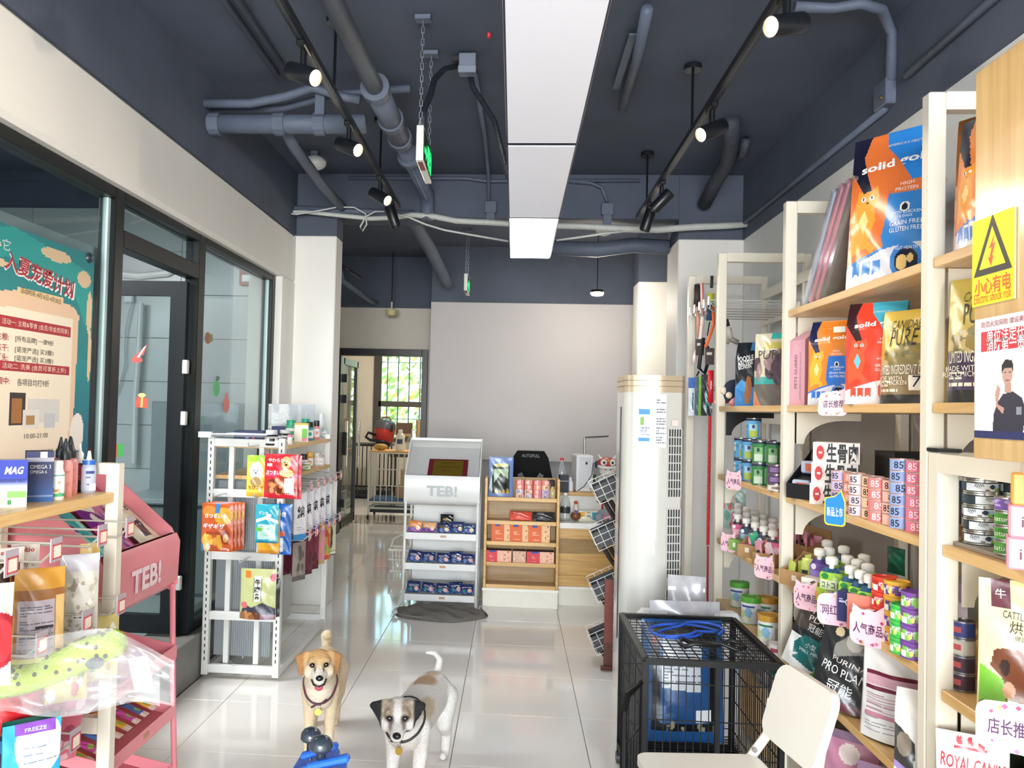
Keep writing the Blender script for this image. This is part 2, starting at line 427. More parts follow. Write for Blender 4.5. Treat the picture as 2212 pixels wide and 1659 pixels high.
def plate(name, pts, th, cv=None, col='#ffffff', mat=None, parent=None, text=(), W=1., H=1.):
    """flat outlined sheet in local xz, front -y; pts in metres"""
    m = Matrix(((1, 0, 0, 0), (0, 0, 1, 0), (0, 1, 0, 0), (0, 0, 0, 1)))
    m = Matrix(((1, 0, 0, 0), (0, 0, -1, 0), (0, 1, 0, 0), (0, 0, 0, 1)))
    mb = MB(); mb.prism(pts, m, th, col, col); o = mb.build(name, mat or PAINT, parent)
    P = lambda u, v, off=0.: Vector(((u-.5)*W, -off, v*H))
    if text: letters(o, P, text, W, H, off=.001)
    return o
def rrect(w, h, r, n=4, x0=0, y0=0):
    pts = []
    for cx, cy, a0 in ((w/2-r, h-r, 0), (-w/2+r, h-r, 90), (-w/2+r, r, 180), (w/2-r, r, 270)):
        for i in range(n+1):
            a = math.radians(a0+90*i/n); pts.append((x0+cx+r*math.cos(a), y0+cy+r*math.sin(a)))
    return pts
def decal(parent, name, pts, base, col, off=.0012, mat=None):
    """flat ink shape on parent local xz plane, front -y at y=base"""
    mb = MB(); mb.add([(x, base-off, z) for x, z in pts], [tuple(range(len(pts)))], col); return mb.build(name, mat or INK, parent)
def circ(x, z, r, n=20, rz=None): return [(x+r*math.cos(2*math.pi*k/n), z+(rz or r)*math.sin(2*math.pi*k/n)) for k in range(n)]
# ================================================================== SETTING
WHITE = M('#e6e4de', .6, noise=.02, nscale=3); DARK = M('#4e5666', .75, noise=.18, nscale=2.2, bump=.12, bscale=25)
GREYW = M('#bdb9bb', .55, noise=.03, nscale=2); BLACKF = M('#0e1416', .4, noise=.03, spec=.3)
XL, XR, ZC, ZW, YB = -1.70, 1.675, 3.30, 2.82, 9.5
fl = MB(); fl.bb((-3.0, -5.0, -.08), (XR, 14.6, -.006)); floor = struct(fl.build('floor', M('#6e6a64', .6)))
def tile_mat():
    m = bpy.data.materials.new('polished_tile'); m.use_nodes = True; nt = m.node_tree; b = nt.nodes['Principled BSDF']
    tc = nt.nodes.new('ShaderNodeTexCoord'); n = nt.nodes.new('ShaderNodeTexNoise'); n.inputs['Scale'].default_value = 1.3; n.inputs['Detail'].default_value = 6
    gm = nt.nodes.new('ShaderNodeNewGeometry'); nt.links.new(gm.outputs['Position'], n.inputs['Vector'])
    r = nt.nodes.new('ShaderNodeValToRGB'); r.color_ramp.elements[0].position = .3; r.color_ramp.elements[1].position = .75
    r.color_ramp.elements[0].color = (*lin('#e2ddd4'), 1); r.color_ramp.elements[1].color = (*lin('#ece8e1'), 1)
    nt.links.new(n.outputs[0], r.inputs[0]); nt.links.new(r.outputs[0], b.inputs['Base Color'])
    b.inputs['Roughness'].default_value = .07; b.inputs['Specular IOR Level'].default_value = .6
    return m
TILE = tile_mat(); _tm = {}
def tile(x0, y0, x1, y1, parent=floor):
    k = (round(x1-x0, 3), round(y1-y0, 3))
    if k not in _tm:
        b = MB(); b.box((0, 0, -.004), (k[0]-.003, k[1]-.003, .008), bev=.0012); _tm[k] = b.mesh('floor_tile', TILE)
    o = link('floor_tile', _tm[k], parent); o.location = ((x0+x1)/2, (y0+y1)/2, 0)
ys = [3.486+.6*k for k in range(-9, 19)]; xs = [-.239+.6*k for k in range(-5, 5)]
for yi in range(len(ys)-1):
    for xi in range(len(xs)-1):
        lo = XL+.002 if ys[yi+1] < 6.4 else -2.96
        x0, x1 = max(xs[xi], lo), min(xs[xi+1], XR-.002)
        if x1-x0 > .03: tile(x0, ys[yi], x1, min(ys[yi+1], 14.48))
b = MB(); b.bb((-4.3, -5.0, ZC), (XR+.1, 14.6, ZC+.08)); ceiling = struct(b.build('ceiling', DARK))
# left wall: white beam over the glazing, dark paint above, kerb under
b = MB(); b.bb((-1.95, -5.0, ZW), (XL, 6.1, ZC)); wl = struct(b.build('wall_left', DARK))
b = MB(); b.box((-1.825, .55, (2.45+ZW)/2), (.25, 11.1, ZW-2.45), bev=.02); b.build('plaster_beam', WHITE, wl)
b = MB(); b.bb((-1.95, 5.77, 0), (XL, 6.1, 2.45)); b.build('plaster_return', WHITE, wl)
b = MB(); b.bb((-1.95, -5.0, .0), (-1.735, 1.2, 2.47)); b.build('plaster_panel', WHITE, wl)
b = MB(); b.bb((-1.98, 1.2, 0), (XL, 5.77, .245), bev=.004); struct(b.build('trim_1', M('#77746f', .45, noise=.12, nscale=14)))
b = MB(); b.bb((XR, -5.0, 0), (XR+.1, 9.5, ZW)); wr = struct(b.build('wall_right', M('#e2e2e0', .6, noise=.02)))
b = MB(); b.bb((XR-.012, -5.0, ZW), (XR+.1, 9.5, ZC)); b.build('dark_frieze', DARK, wr)
# pillars and cross beam
def pillar(name, x0, x1, y0, y1):
    b = MB(); b.bb((x0, y0, 0), (x1, y1, ZW), bev=.006); p = struct(b.build(name, WHITE))
    b = MB(); b.bb((x0+.002, y0+.002, ZW), (x1, y1, ZC)); b.build('dark_capital', DARK, p); return p
pillar('wall_pillar_left', XL-.25, -1.385, 6.1, 6.32); pillar('wall_pillar_right', 1.195, XR, 6.1, 6.53); pillar('wall_pillar_rear', 1.205, XR, 8.1, 8.45)
b = MB(); b.bb((-1.385, 6.1, 2.97), (1.195, 6.38, ZC)); struct(b.build('ceiling_beam', DARK))
# rear walls
b = MB(); b.bb((-3.0, YB, 0), (-2.11, YB+.12, 2.69)); b.bb((-1.04, YB, 0), (-.93, YB+.12, 2.69)); b.bb((-2.11, YB, 2.17), (-1.04, YB+.12, 2.69))
wb = struct(b.build('wall_back', M('#cfc9be', .6, noise=.02)))
b = MB(); b.bb((-3.0, YB, 2.69), (-.93, YB+.12, ZC)); b.build('dark_frieze', DARK, wb)
b = MB(); b.bb((-3.1, 6.32, 0), (-3.0, YB, ZC)); struct(b.build('wall_rear_left', WHITE))
b = MB(); b.bb((-.93, 8.85, 0), (XR, 9.5, 2.68)); ws = struct(b.build('wall_sign', M('#a5a3aa', .55, noise=.03)))
b = MB(); b.bb((-.93, 8.80, .97), (XR-.002, 8.85, 2.68), bev=.004); b.build('sign_board', GREYW, ws)
b = MB(); b.bb((-.93, 8.85, 2.68), (XR, 9.5, ZC)); b.build('dark_frieze', DARK, ws)
# front wall behind the camera, with the glazed shop front
b = MB(); b.bb((-1.95, -5.15, 0), (-1.6, -5.0, ZC)); b.bb((1.6, -5.15, 0), (1.78, -5.0, ZC)); b.bb((-1.6, -5.15, 2.95), (1.6, -5.0, ZC)); b.bb((-1.6, -5.15, 0), (1.6, -5.0, .35))
struct(b.build('wall_front', WHITE))
w = struct(MB().bb((-1.6, -5.10, .35), (1.6, -5.05, .41)).bb((-1.6, -5.10, 2.89), (1.6, -5.05, 2.95)).bb((-.03, -5.10, .41), (.03, -5.05, 2.89)).build('window_5', BLACKF))
MB().bb((-1.6, -5.08, .41), (1.6, -5.074, 2.89)).build('pane', glass('shopfront_glass', '#ffffff', .8), w)
# ---- left glazing
GLS = glass('partition_glass', '#e2e8e8', 1.0)
FX0, FX1 = -1.83, -1.75
def bars(name, lst, mat=BLACKF):
    b = MB()
    for a, c in lst: b.bb(a, c, bev=.004)
    return struct(b.build(name, mat))
w1 = bars('window_1', [((FX0, 1.2, 2.40), (FX1, 3.40, 2.45)), ((FX0, 3.40, .245), (FX1, 3.48, 2.45)), ((FX0, 1.2, .245), (FX1, 3.40, .30)), ((FX0, 1.2, .3), (FX1, 1.28, 2.4))])
MB().bb((-1.795, 1.28, .3), (-1.785, 3.40, 2.40)).build('pane', GLS, w1)
MB().bb((-1.80, 3.38, .3), (-1.775, 3.40, 2.40)).build('gasket', M('#bcd0cf', .3), w1)
w2 = bars('window_2', [((FX0, 3.48, 2.41), (FX1, 4.345, 2.45)), ((FX0, 3.48, 2.20), (FX1, 4.345, 2.28)), ((FX0, 4.345, .245), (FX1, 4.435, 2.45))])
MB().bb((-1.795, 3.48, 2.28), (-1.785, 4.345, 2.41)).build('pane', GLS, w2)
w3 = bars('window_3', [((FX0, 4.435, 2.41), (FX1, 5.70, 2.45)), ((FX0, 5.70, .245), (FX1, 5.77, 2.45)), ((FX0, 4.435, .245), (FX1, 5.70, .30))])
MB().bb((-1.795, 4.435, .3), (-1.785, 5.70, 2.41)).build('pane', GLS, w3)
MB().bb((-1.80, 5.685, .3), (-1.775, 5.70, 2.41)).build('gasket', M('#bcd0cf', .3), w3)
d1 = struct(thing('door_1', '', '', (-1.80, 4.325, .26))); del d1['label'], d1['category']
b = MB(); W, H = .84, 1.92
b.bb((-W, -.022, 0), (0, .022, .10)); b.bb((-W, -.022, H-.08), (0, .022, H)); b.bb((-.09, -.022, .10), (0, .022, H-.08)); b.bb((-W, -.022, .10), (-W+.09, .022, H-.08))
b.build('door_frame', M('#15191c', .4, spec=.3), d1)
MB().bb((-W+.09, -.004, .10), (-.09, .004, H-.08)).build('pane', GLS, d1)
for z in (1.17, 1.45, .28): MB().box((.012, -.03, z), (.03, .03, .075), bev=.004).build('hinge', M('#d9d8d2', .3, .4), d1)
# seasonal stickers on the glass
def sticker(shapes, label, loc, rz, cat='sticker', grp='seasonal glass stickers'):
    b = MB()
    for i, (pts, col) in enumerate(shapes): b.add([(x, -.0004*i, z) for x, z in pts], [tuple(range(len(pts)))], col)
    o = b.build('glass_sticker', PAINT); o.location = loc; o.rotation_euler = (0, 0, rz); return tag(o, label, cat, grp)
DG = 4.28
p = onY(296, 776, DG); sticker([([(-.03, .0), (.035, .025), (.055, .085)], '#c8483c'), ([(-.01, .0), (.012, .01), (.05, .075), (.04, .07)], '#eee4de'), (circ(.0, -.004, .032, 14, .016), '#d05045')], 'small red striped cone hat sticker on glass door', p, 0)
p = onY(306, 868, DG); sticker([([(-.036, -.03), (.032, -.035), (.036, .02), (-.03, .026)], '#c4523f'), ([(-.006, -.03), (.006, -.03), (.008, .026), (-.004, .026)], '#dcb565'), (circ(.0, .036, .022, 12, .012), '#d8c07a')], 'red gift box sticker with gold bow on glass door', p, 0)
p = onY(254, 978, DG); sticker([([(-.06, -.03), (.03, -.02), (.035, .05), (-.055, .04)], '#3f9c4c'), ([(-.02, -.027), (.0, -.025), (.0, .048), (-.018, .046)], '#b5533c')], 'green gift box sticker with red ribbon on glass door', p, 0)
p = onX(468, 828, -1.781); sticker([(circ(0, -.03, .055, 14, .05), '#5fc07c'), ([(-.02, .015), (.03, .015), (.05, .04), (-.005, .045)], '#57806a')], 'green bauble sticker on the glass pane by white pillar', p, math.pi/2)
p = onX(489, 864, -1.781); sticker([(circ(0, -.03, .055, 14, .05), '#e08078'), ([(-.03, .015), (.03, .015), (.015, .045), (-.015, .045)], '#e08078')], 'red bauble sticker on the glass pane by white pillar', p, math.pi/2)
p = onX(449, 730, -1.781); sticker([(circ(0, 0, .045, 14, .035), '#a0664c'), ([(.02, -.03), (.08, -.01), (.07, .03), (.02, .02)], '#8a8a5a')], 'small brown pine cone sticker on the glass pane', p, math.pi/2)
# side room seen through the glazing
b = MB(); b.bb((-4.3, 6.02, 0), (-1.95, 6.12, 2.86)); wsr = struct(b.build('wall_side_room', M('#8d9494', .5)))
b = MB(); b.bb((-4.3, 6.02, 2.86), (-1.95, 6.12, ZC)); b.build('dark_frieze', DARK, wsr)
TW = M('#c3c8c8', .25, noise=.03); _wt = MB().box((0, 0, 0), (.597, .012, .330), bev=.002).mesh('wall_tile', TW)
for r in range(9):
    for c in range(4):
        o = link('wall_tile', _wt, wsr); o.location = (-2.26-.6*c+(.0), 6.014, .035+.333*r-.166+.0)
        if r == 0: o.location.z = .17
        else: o.location.z = .17+.333*r
b = MB(); b.bb((-4.4, -2.6, 0), (-4.3, 6.12, ZC)); struct(b.build('wall_side_left', M('#c6cccc', .5)))
b = MB(); b.bb((-4.3, -2.7, 0), (-1.95, -5.0, ZC)); struct(b.build('wall_side_front', M('#c6cccc', .5)))
b = MB(); b.bb((-4.3, -2.6, -.08), (-1.98, 6.02, .2)); struct(b.build('floor_side_room', M('#a9aeae', .3)))
b = MB(); b.tube([onY(305, 655, 5.95), onY(300, 760, 5.95), onY(293, 860, 5.95), onY(290, 1000, 5.95)], .022, n=8); tag(b.build('drain_pipe', M('#d8dcdc', .35)), 'white vertical pipe on tiled wall behind glass door', 'pipe')
b = MB(); b.tube([onY(250, 590, 5.982), onY(300, 596, 5.982), onY(360, 590, 5.982), onY(415, 560, 5.982)], .028, n=8); tag(b.build('hose', M('#cfd2cf', .4)), 'white hose along tiled wall above the glass door', 'hose')
b = MB(); b.tube([onY(282, 652, 5.97), onY(268, 720, 5.97), onY(266, 790, 5.97), onY(250, 850, 5.97)], .007, n=6); tag(b.build('power_cord', M('#dfe2e2', .4)), 'thin white cord hanging on tiled wall behind glass', 'cord')
b = MB(); b.box((0, 0, 0), (.07, .04, .07), bev=.008); o = b.build('wall_socket', M('#e6e8e8', .4)); o.location = onY(279, 644, 5.98); tag(o, 'small white wall socket above the hanging cord', 'socket')
t = thing('fire_call_point', 'red emergency light box high on tiled side room wall', 'alarm box', onY(537, 597, 5.985))
MB().box((0, 0, 0), (.135, .04, .14), bev=.008).build('housing', M('#c97a74', .5), t); MB().box((0, -.025, -.02), (.085, .02, .055), bev=.008).build('lamp_lens', M('#e8ecec', .2), t)
t = thing('grooming_bath', 'pale grey grooming bath with high splash panel behind glass', 'bath', (-2.28, 5.62, .2))
MB().bb((-.42, -.25, 0), (.30, .30, .62), bev=.03).build('tub', M('#7f8b8c', .4), t); MB().bb((-.42, .26, .62), (.30, .31, 1.32), bev=.01).build('splash_panel', M('#8d999b', .35), t); MB().bb((-.44, -.28, .62), (.32, .33, .66), bev=.01).build('rim', M('#a9b1b2', .3), t)
# ---- rear room
b = MB(); b.bb((-3.1, YB+.12, 0), (-3.0, 14.6, ZC)); struct(b.build('wall_store_left', M('#d9d2c4', .6)))
b = MB(); b.bb((.2, YB+.12, 0), (.3, 14.6, ZC)); struct(b.build('wall_store_right', M('#d9d2c4', .6)))
WX0, WX1, WZ0, WZ1, YR = -2.44, -1.15, .90, 2.75, 14.5
b = MB(); b.bb((-3.0, YR, 0), (WX0, YR+.1, ZC)); b.bb((WX1, YR, 0), (.2, YR+.1, ZC)); b.bb((WX0, YR, 0), (WX1, YR+.1, WZ0)); b.bb((WX0, YR, WZ1), (WX1, YR+.1, ZC))
struct(b.build('wall_store_back', M('#e0d6c4', .6)))
b = MB(); b.bb((-3.0, YR-.015, 0), (.2, YR, .09)); struct(b.build('baseboard_store', M('#23201e', .4)))
w4 = bars('window_4', [((WX0-.09, YR-.04, WZ0), (WX0+.05, YR+.02, WZ1)), ((WX1-.06, YR-.04, WZ0), (WX1, YR+.02, WZ1)), ((WX0, YR-.04, 1.52), (WX1, YR+.02, 1.62)), ((WX0, YR-.04, WZ0), (WX1, YR+.02, WZ0+.06))], M('#4a443e', .4))
MB().bb((WX0, YR+.005, WZ0), (WX1, YR+.011, WZ1)).build('pane', glass('rear_glass', '#f4fff8', .6), w4)
for k in range(6): MB().tube([(WX0+.13+.2*k, YR+.14, WZ0), (WX0+.13+.2*k, YR+.14, WZ1)], .015, n=6).build('security_bar', M('#8f9ca0', .4), w4)
for z in (2.33, 1.3): MB().tube([(WX0, YR+.15, z), (WX1, YR+.15, z)], .011, n=6).build('security_bar', M('#dfe8ea', .4), w4)
# foliage beyond the rear window: one shrub bank of separate leaves
def leafbank():
    r = random.Random(3); b = MB()
    for i in range(2600):
        x, y, z = r.uniform(-4.4, 1.2), r.uniform(16.2, 18.5), r.uniform(.0, 4.0)
        s = r.uniform(.05, .14); n = Vector((r.uniform(-1, 1), r.uniform(-1.5, .2), r.uniform(-.3, 1))).normalized(); u = n.orthogonal().normalized(); w = n.cross(u)
        c = r.choice(['#b9c96a', '#9cbc5c', '#d8c66a', '#86a84e', '#cfd88a', '#e0b060']); P = Vector((x, y, z))
        b.add([P-u*s, P+w*s*.5, P+u*s, P-w*s*.5], [(0, 1, 2, 3)], c)
    o = b.build('hedge', paint_mat('leaf', .6)); o['kind'] = 'stuff'; return tag(o, 'sunlit green and yellow hedge outside the barred rear window', 'hedge')
leafbank()
# rear black framed door, leaf swung open
d2 = bars('door_2', [((-2.13, YB-.05, 0), (-2.05, YB+.13, 2.20)), ((-1.09, YB-.05, 0), (-1.02, YB+.13, 2.20)), ((-2.05, YB-.05, 2.12), (-1.09, YB+.13, 2.20))], M('#16191b', .35))
b = MB(); y0, y1 = YB+.14, YB+1.05
b.bb((-2.10, y0, .03), (-2.055, y0+.07, 2.1)); b.bb((-2.10, y1-.07, .03), (-2.055, y1, 2.1)); b.bb((-2.10, y0, .03), (-2.055, y1, .13)); b.bb((-2.10, y0, 2.02), (-2.055, y1, 2.1)); b.build('leaf_frame', M('#16191b', .35), d2)
MB().bb((-2.085, y0+.07, .13), (-2.075, y1-.07, 2.02)).build('pane', GLS, d2)
MB().tube([(-2.0, y1-.12, .72), (-2.0, y1-.12, 1.32)], .016, n=8).build('pull_handle', M('#b9b5ad', .25, .9), d2)
MB().box((-2.04, y0+.1, 1.06), (.04, .09, .28), bev=.006).build('lock_case', M('#1a1c1e', .4), d2)
for z in (.35, 1.6, 1.85): MB().box((-2.03, y0-.02, z), (.05, .04, .10)).build('hinge', M('#3a3d3f', .3, .6), d2)
# ================================================================== CEILING FITTINGS
def fitting(o, label, cat, grp=None): return tag(o, label, cat, grp)
DP = M('#596273', .6, noise=.2, nscale=5, bump=.15)
BLK = M('#101216', .3, noise=.02)
PZ, PX_A, PX_B = 2.60, -.055, .234
for i, (ya, yb_) in enumerate(((.86, 2.055), (2.08, 3.27), (3.295, 4.545), (4.57, 5.76))):
    on = (i == 3)
    t = thing('panel_light', ['dim flat panel light nearest shop front', 'dim white panel light between two dim panels', 'dim white panel light joined to the glowing panel', 'glowing white panel light at the end of the row'][i], 'light', (0, 0, PZ), 0, 'row of panel lights')
    MB().bb((PX_A, ya, .004), (PX_B, yb_, .03), bev=.002).build('housing', M('#262a3a', .4), t)
    MB().bb((PX_A+.008, ya+.008, 0), (PX_B-.008, yb_-.008, .01)).build('diffuser', M('#f4f6ff', .5, noise=0, emit=8.0) if on else M('#eef1fb', .45, noise=.01, emit=.10), t)
    for yy in (ya+.2, yb_-.2): MB().tube([((PX_A+PX_B)/2, yy, .03), ((PX_A+PX_B)/2, yy, ZC-PZ)], .002, n=5).build('hanger_wire', M('#2a2d34', .5), t)
RZ = 2.93
def spot(parent_label, base, direction, power, grp):
    """base: point under the rail"""
    t = thing('track_spotlight', parent_label, 'spotlight', base, 0, grp)
    MB().box((0, 0, -.012), (.034, .11, .024), bev=.004).build('track_adapter', BLK, t)
    d = Vector(direction).normalized(); c = Vector((0, 0, -.115)); 
    MB().tube([(0, 0, -.02), (0, 0, -.10)], .013, n=8).build('stem', BLK, t)
    m = MB(); m.lathe([(.034, -.075), (.036, -.07), (.036, .068), (.034, .072), (.031, .072), (.030, .06)], c=c, axis=d, n=20); m.build('barrel', M('#15181d', .35, noise=.03), t, auto=40)
    m = MB(); m.lathe([(.030, .060), (.0, .062)], c=c, axis=d, n=20, cap=False)
    m.build('lens', M('#ffdcb0', .3, noise=0, emit=14 if power else .0), t)
    if power:
        l = bpy.data.lights.new('spot_beam', 'SPOT'); l.energy = power; l.color = (1.0, .86, .68); l.spot_size = math.radians(75); l.spot_blend = .7; l.shadow_soft_size = .03
        lo = bpy.data.objects.new('spot_beam', l); COL.objects.link(lo); lo.location = Vector(base)+c+d*.09; lo.rotation_euler = d.to_track_quat('-Z', 'Y').to_euler()
    return t
for side, xr, y1 in (('left', -.853, 5.68), ('right', .872, 5.95)):
    wall = 'glass partition' if side == 'left' else 'tall product shelving'
    t = thing('light_track', 'long black light track running beside the '+wall, 'light track', (xr, 0, RZ), 0, 'light tracks')
    MB().bb((-.017, .9, 0), (.017, y1, .03)).build('rail', BLK, t)
    MB().bb((-.006, .9, -.001), (.006, y1, .003)).build('slot', M('#4a4f58', .3, .5), t)
    for yy in ([2.2, 3.62, 4.9] if side == 'left' else [2.75, 4.153, 5.56]):
        MB().tube([(0, yy, .03), (0, yy, ZC-RZ)], .007, n=6).build('drop_rod', BLK, t)
        MB().lathe([(.045, ZC-RZ-.03), (.045, ZC-RZ-.005), (.04, ZC-RZ)], c=(0, yy, 0), n=18).build('ceiling_cup', M('#17191e', .25), t)
PW = 42
def onrail(x, y, xr): d = ray(x, y); p = onZ(x, y, RZ); return (xr, p.y, RZ)
for i, (px, py, d, pw) in enumerate([(632, 98, (.85, -.45, -.42), PW), (738, 268, (.8, -.5, -.42), PW), (800, 385, (.8, -.5, -.5), PW), (826, 432, (.35, .1, -1), 0)]):
    spot(['lit black spotlight on the glass side track, over the exit sign end', 'lit black spotlight on the glass side track, before the round pipe collar', 'lit black spotlight near rear end of the glass side track', 'unlit black spotlight hanging down at rear end of glass side track'][i], onrail(px, py, -.853), d, pw, 'spotlights')
for i, (px, py, d, pw) in enumerate([(1668, -20, (-.85, -.45, -.3), PW), (1512, 228, (-.8, -.45, -.45), PW), (1412, 395, (-.7, .15, -.75), 0), (1380, 440, (-.3, .1, -1), 0)]):
    spot(['lit black spotlight on the shelving side track beside bent conduit', 'lit black spotlight with worn barrel on the shelving side track', 'unlit black spotlight tilted down on the shelving side track', 'unlit black spotlight hanging down at rear end of shelving side track'][i], onrail(px, py, .872), d, pw, 'spotlights')
# exit signs on chains
def exit_sign(X, y0, y1, label):
    t = thing('exit_sign', label, 'exit sign', (X, y0, 2.635), 0, 'exit signs')
    L = y1-y0
    MB().bb((-.016, 0, 0), (.016, L, .16), bev=.003).build('housing', M('#e4e6dd', .4), t)
    MB().bb((.0155, .02, .012), (.0175, L-.012, .148)).build('face', M('#0c3a22', .4), t)
    m = MB(); e = .0185
    m.add([(e, .04, .05), (e, .04, .075), (e, .10, .075), (e, .10, .10), (e, .15, .0625), (e, .10, .025), (e, .10, .05)], [(0, 6, 5, 4, 3, 2, 1)])
    for k in range(2): m.bb((e-.001, .17+.05*k, .03), (e+.0003, .20+.05*k, .12))
    m.add([(e, .30, .02), (e, .33, .02), (e, .335, .11), (e, .29, .11)], [(0, 1, 2, 3)]); m.build('green_pictogram', M('#27d86a', .4, noise=0, emit=1.2), t)
    S = lambda u, v, off=0.: Vector((.018+off, u*L, v*.16))
    letters(t, S, [('出口', .68, .62, .06, '#27e070', {'b': .02}), ('EXIT', .68, .22, .035, '#27e070', {'b': .02})], L, .16, mat=M('#27d86a', .4, noise=0, emit=1.2))
    MB().bb((-.012, .03, -.001), (.012, .16, .0005)).build('type_label', M('#8c4a4a', .5), t)
    for yy in (.012, L-.012):
        m = MB(); z = .165; k = 0
        while z < ZC-2.635-.04:
            a = .006; q = [(a if k % 2 else 0, yy+(0 if k % 2 else a), z), (a if k % 2 else 0, yy+(0 if k % 2 else a), z+.03), (-a if k % 2 else 0, yy-(0 if k % 2 else a), z+.03), (-a if k % 2 else 0, yy-(0 if k % 2 else a), z)]
            m.tube(q, .0016, n=4, closed=True); z += .028; k += 1
        m.build('chain', M('#8d949e', .4, .6), t)
        MB().box((0, yy, ZC-2.635-.014), (.07, .05, .02)).build('ceiling_plate', DP, t)
exit_sign(-.45, 3.60, 3.99, 'hanging exit sign with green arrow, chained above shop aisle')
exit_sign(-.48, 7.60, 7.98, 'distant hanging exit sign before the grey sign wall')
# pipes and conduits
def pipe(name, pts, r, label, cat='pipe', mat=DP, grp=None, n=10, smooth=True):
    return tag(MB().tube(pts, r, n=n).build(name, mat, None, smooth=smooth), label, cat, grp)
t = thing('drain_pipe', 'thick grey painted pipe with collars running into the cross beam', 'pipe')
X_ = lambda y: -.755+(y-3)*.024
MB().tube([(X_(1.5), 1.5, 3.12), (X_(4.05), 4.05, 3.12)], .045, n=14).build('pipe_run', DP, t, smooth=True)
MB().tube([(X_(4.0), 4.0, 3.12), (X_(4.75), 4.75, 3.12)], .062, n=14).build('pipe_sleeve', DP, t, smooth=True)
MB().tube([(X_(4.7), 4.7, 3.12), (X_(6.0), 6.0, 3.12), (X_(6.0), 6.03, 3.08), (X_(6.0), 6.03, 2.93)], .05, n=14).build('pipe_run', DP, t, smooth=True)
for yy in (4.0, 4.45, 4.75, 5.1): MB().tube([(X_(yy), yy-.03, 3.12), (X_(yy), yy+.03, 3.12)], .074, n=14).build('collar', DP, t, smooth=False)
t = thing('cross_pipe', 'horizontal grey pipe from the wall to the collared pipe', 'pipe')
MB().tube([(XL, 4.28, 3.04), (-.83, 4.28, 3.04)], .052, n=12).build('pipe_run', DP, t, smooth=True)
for xx in (-1.66, -1.3, -1.08): MB().tube([(xx-.03, 4.28, 3.04), (xx+.03, 4.28, 3.04)], .062, n=12).build('collar', DP, t)
MB().box((-1.07, 4.24, 3.13), (.05, .05, .12)).build('bracket', DP, t)
pipe('bent_hose', [(XL, 4.22, 3.13), (-1.45, 4.22, 3.13), (-1.25, 4.2, 3.16), (-1.1, 4.18, 3.2), (-.95, 4.2, 3.16), (-.85, 4.2, 3.14)], .024, 'bent dark hose lying above the horizontal grey pipe', 'hose')
pipe('thin_pipe', [(XL, 4.34, 3.14), (-1.3, 4.34, 3.15), (-1.0, 4.32, 3.22), (-.6, 4.32, 3.25)], .02, 'thin painted pipe behind the horizontal grey pipe')
pipe('conduit', [(-1.31, 4.36, 3.06), (-1.31, 4.6, 3.02), (-1.34, 5.4, 3.02), (-1.33, 6.06, 3.02)], .034, 'grey conduit from the horizontal pipe to the cross beam', 'conduit')
for k, xx in enumerate((-1.30, -1.24)): pipe('ceiling_conduit', [(xx, .9, 3.275), (xx, 4.2, 3.275)], .016, 'twin thin conduit fixed to the ceiling beside the glazing', 'conduit', grp='twin ceiling conduits')
pipe('ceiling_conduit', [(-1.19, .9, 3.275), (-1.19, 3.4, 3.275)], .014, 'short thin conduit next to the twin ceiling conduits', 'conduit')
t = thing('ceiling_speaker', 'white rounded ceiling device beside the diagonal conduit', 'device', onZ(680, 352, 3.22))
MB().ball((0, 0, 0), .085, sc=(1, .75, .62)).build('shell', M('#dadcd8', .35), t, smooth=True); MB().box((0, 0, .055), (.05, .05, .07)).build('mount', DP, t)
t = thing('junction_box', 'grey junction box on ceiling feeding two flexible conduits', 'junction box', onZ(1010, 140, 3.24))
MB().box((0, 0, 0), (.085, .06, .10), bev=.004).build('box_body', M('#6c7484', .5), t); MB().box((0, -.033, -.035), (.09, .012, .035), bev=.003).build('cover', M('#7c8494', .5), t); MB().box((-.02, .05, .045), (.12, .05, .025)).build('back_plate', M('#15171b', .5), t)
pipe('flexible_conduit', [onY(992, 142, 4.05), onY(960, 150, 4.0), onY(938, 172, 3.9), onY(930, 205, 3.8), onY(915, 240, 3.72), (-.45, 3.68, 2.812)], .016, 'dark flexible conduit from the junction box to exit sign', 'conduit', M('#20242c', .5, bump=.4, bscale=120))
pipe('flexible_conduit', [onY(1014, 156, 4.05), onY(1022, 190, 4.03), onY(1045, 225, 4.0), onY(1068, 262, 3.95), (-.05, 3.9, 2.64)], .014, 'dark flexible conduit from the junction box to panel light', 'conduit', M('#20242c', .5, bump=.4, bscale=120))
pipe('ceiling_conduit', [onZ(1026, 160, 3.28), onZ(1048, 300, 3.28), onZ(1055, 375, 3.28), onY(1056, 436, 6.08)], .014, 'thin conduit from the ceiling down the cross beam by panel lights', 'conduit')
pipe('beam_conduit', [(-1.3, 6.07, 3.26), (-.4, 6.07, 3.26), (-.25, 6.07, 3.24), (.9, 6.07, 3.25)], .013, 'thin conduit running along the top of the cross beam', 'conduit')
def jbox(px, py, label):
    t = thing('junction_box', label, 'junction box', onY(px, py, 6.075))
    MB().box((0, 0, 0), (.09, .04, .09), bev=.004).build('box_body', DP, t); MB().box((0, 0, -.085), (.06, .03, .08)).build('lower_cover', DP, t)
jbox(1060, 448, 'dark painted junction box on cross beam beside panel light'); jbox(1312, 452, 'dark painted junction box on cross beam over emergency lamp')
pipe('bent_conduit', [onY(1230, 392, 6.07), onY(1275, 395, 6.07), onY(1300, 405, 6.07), onY(1312, 436, 6.07)], .013, 'thin bent conduit dropping into the beam junction box', 'conduit')
p = [onY(x, y, 6.0) for x, y in ((592, 457), (660, 458), (712, 463), (800, 472), (850, 470), (892, 464), (940, 468), (985, 477), (1050, 480), (1110, 484), (1210, 488), (1260, 489), (1340, 494), (1420, 496), (1500, 490), (1560, 488), (1618, 485))]
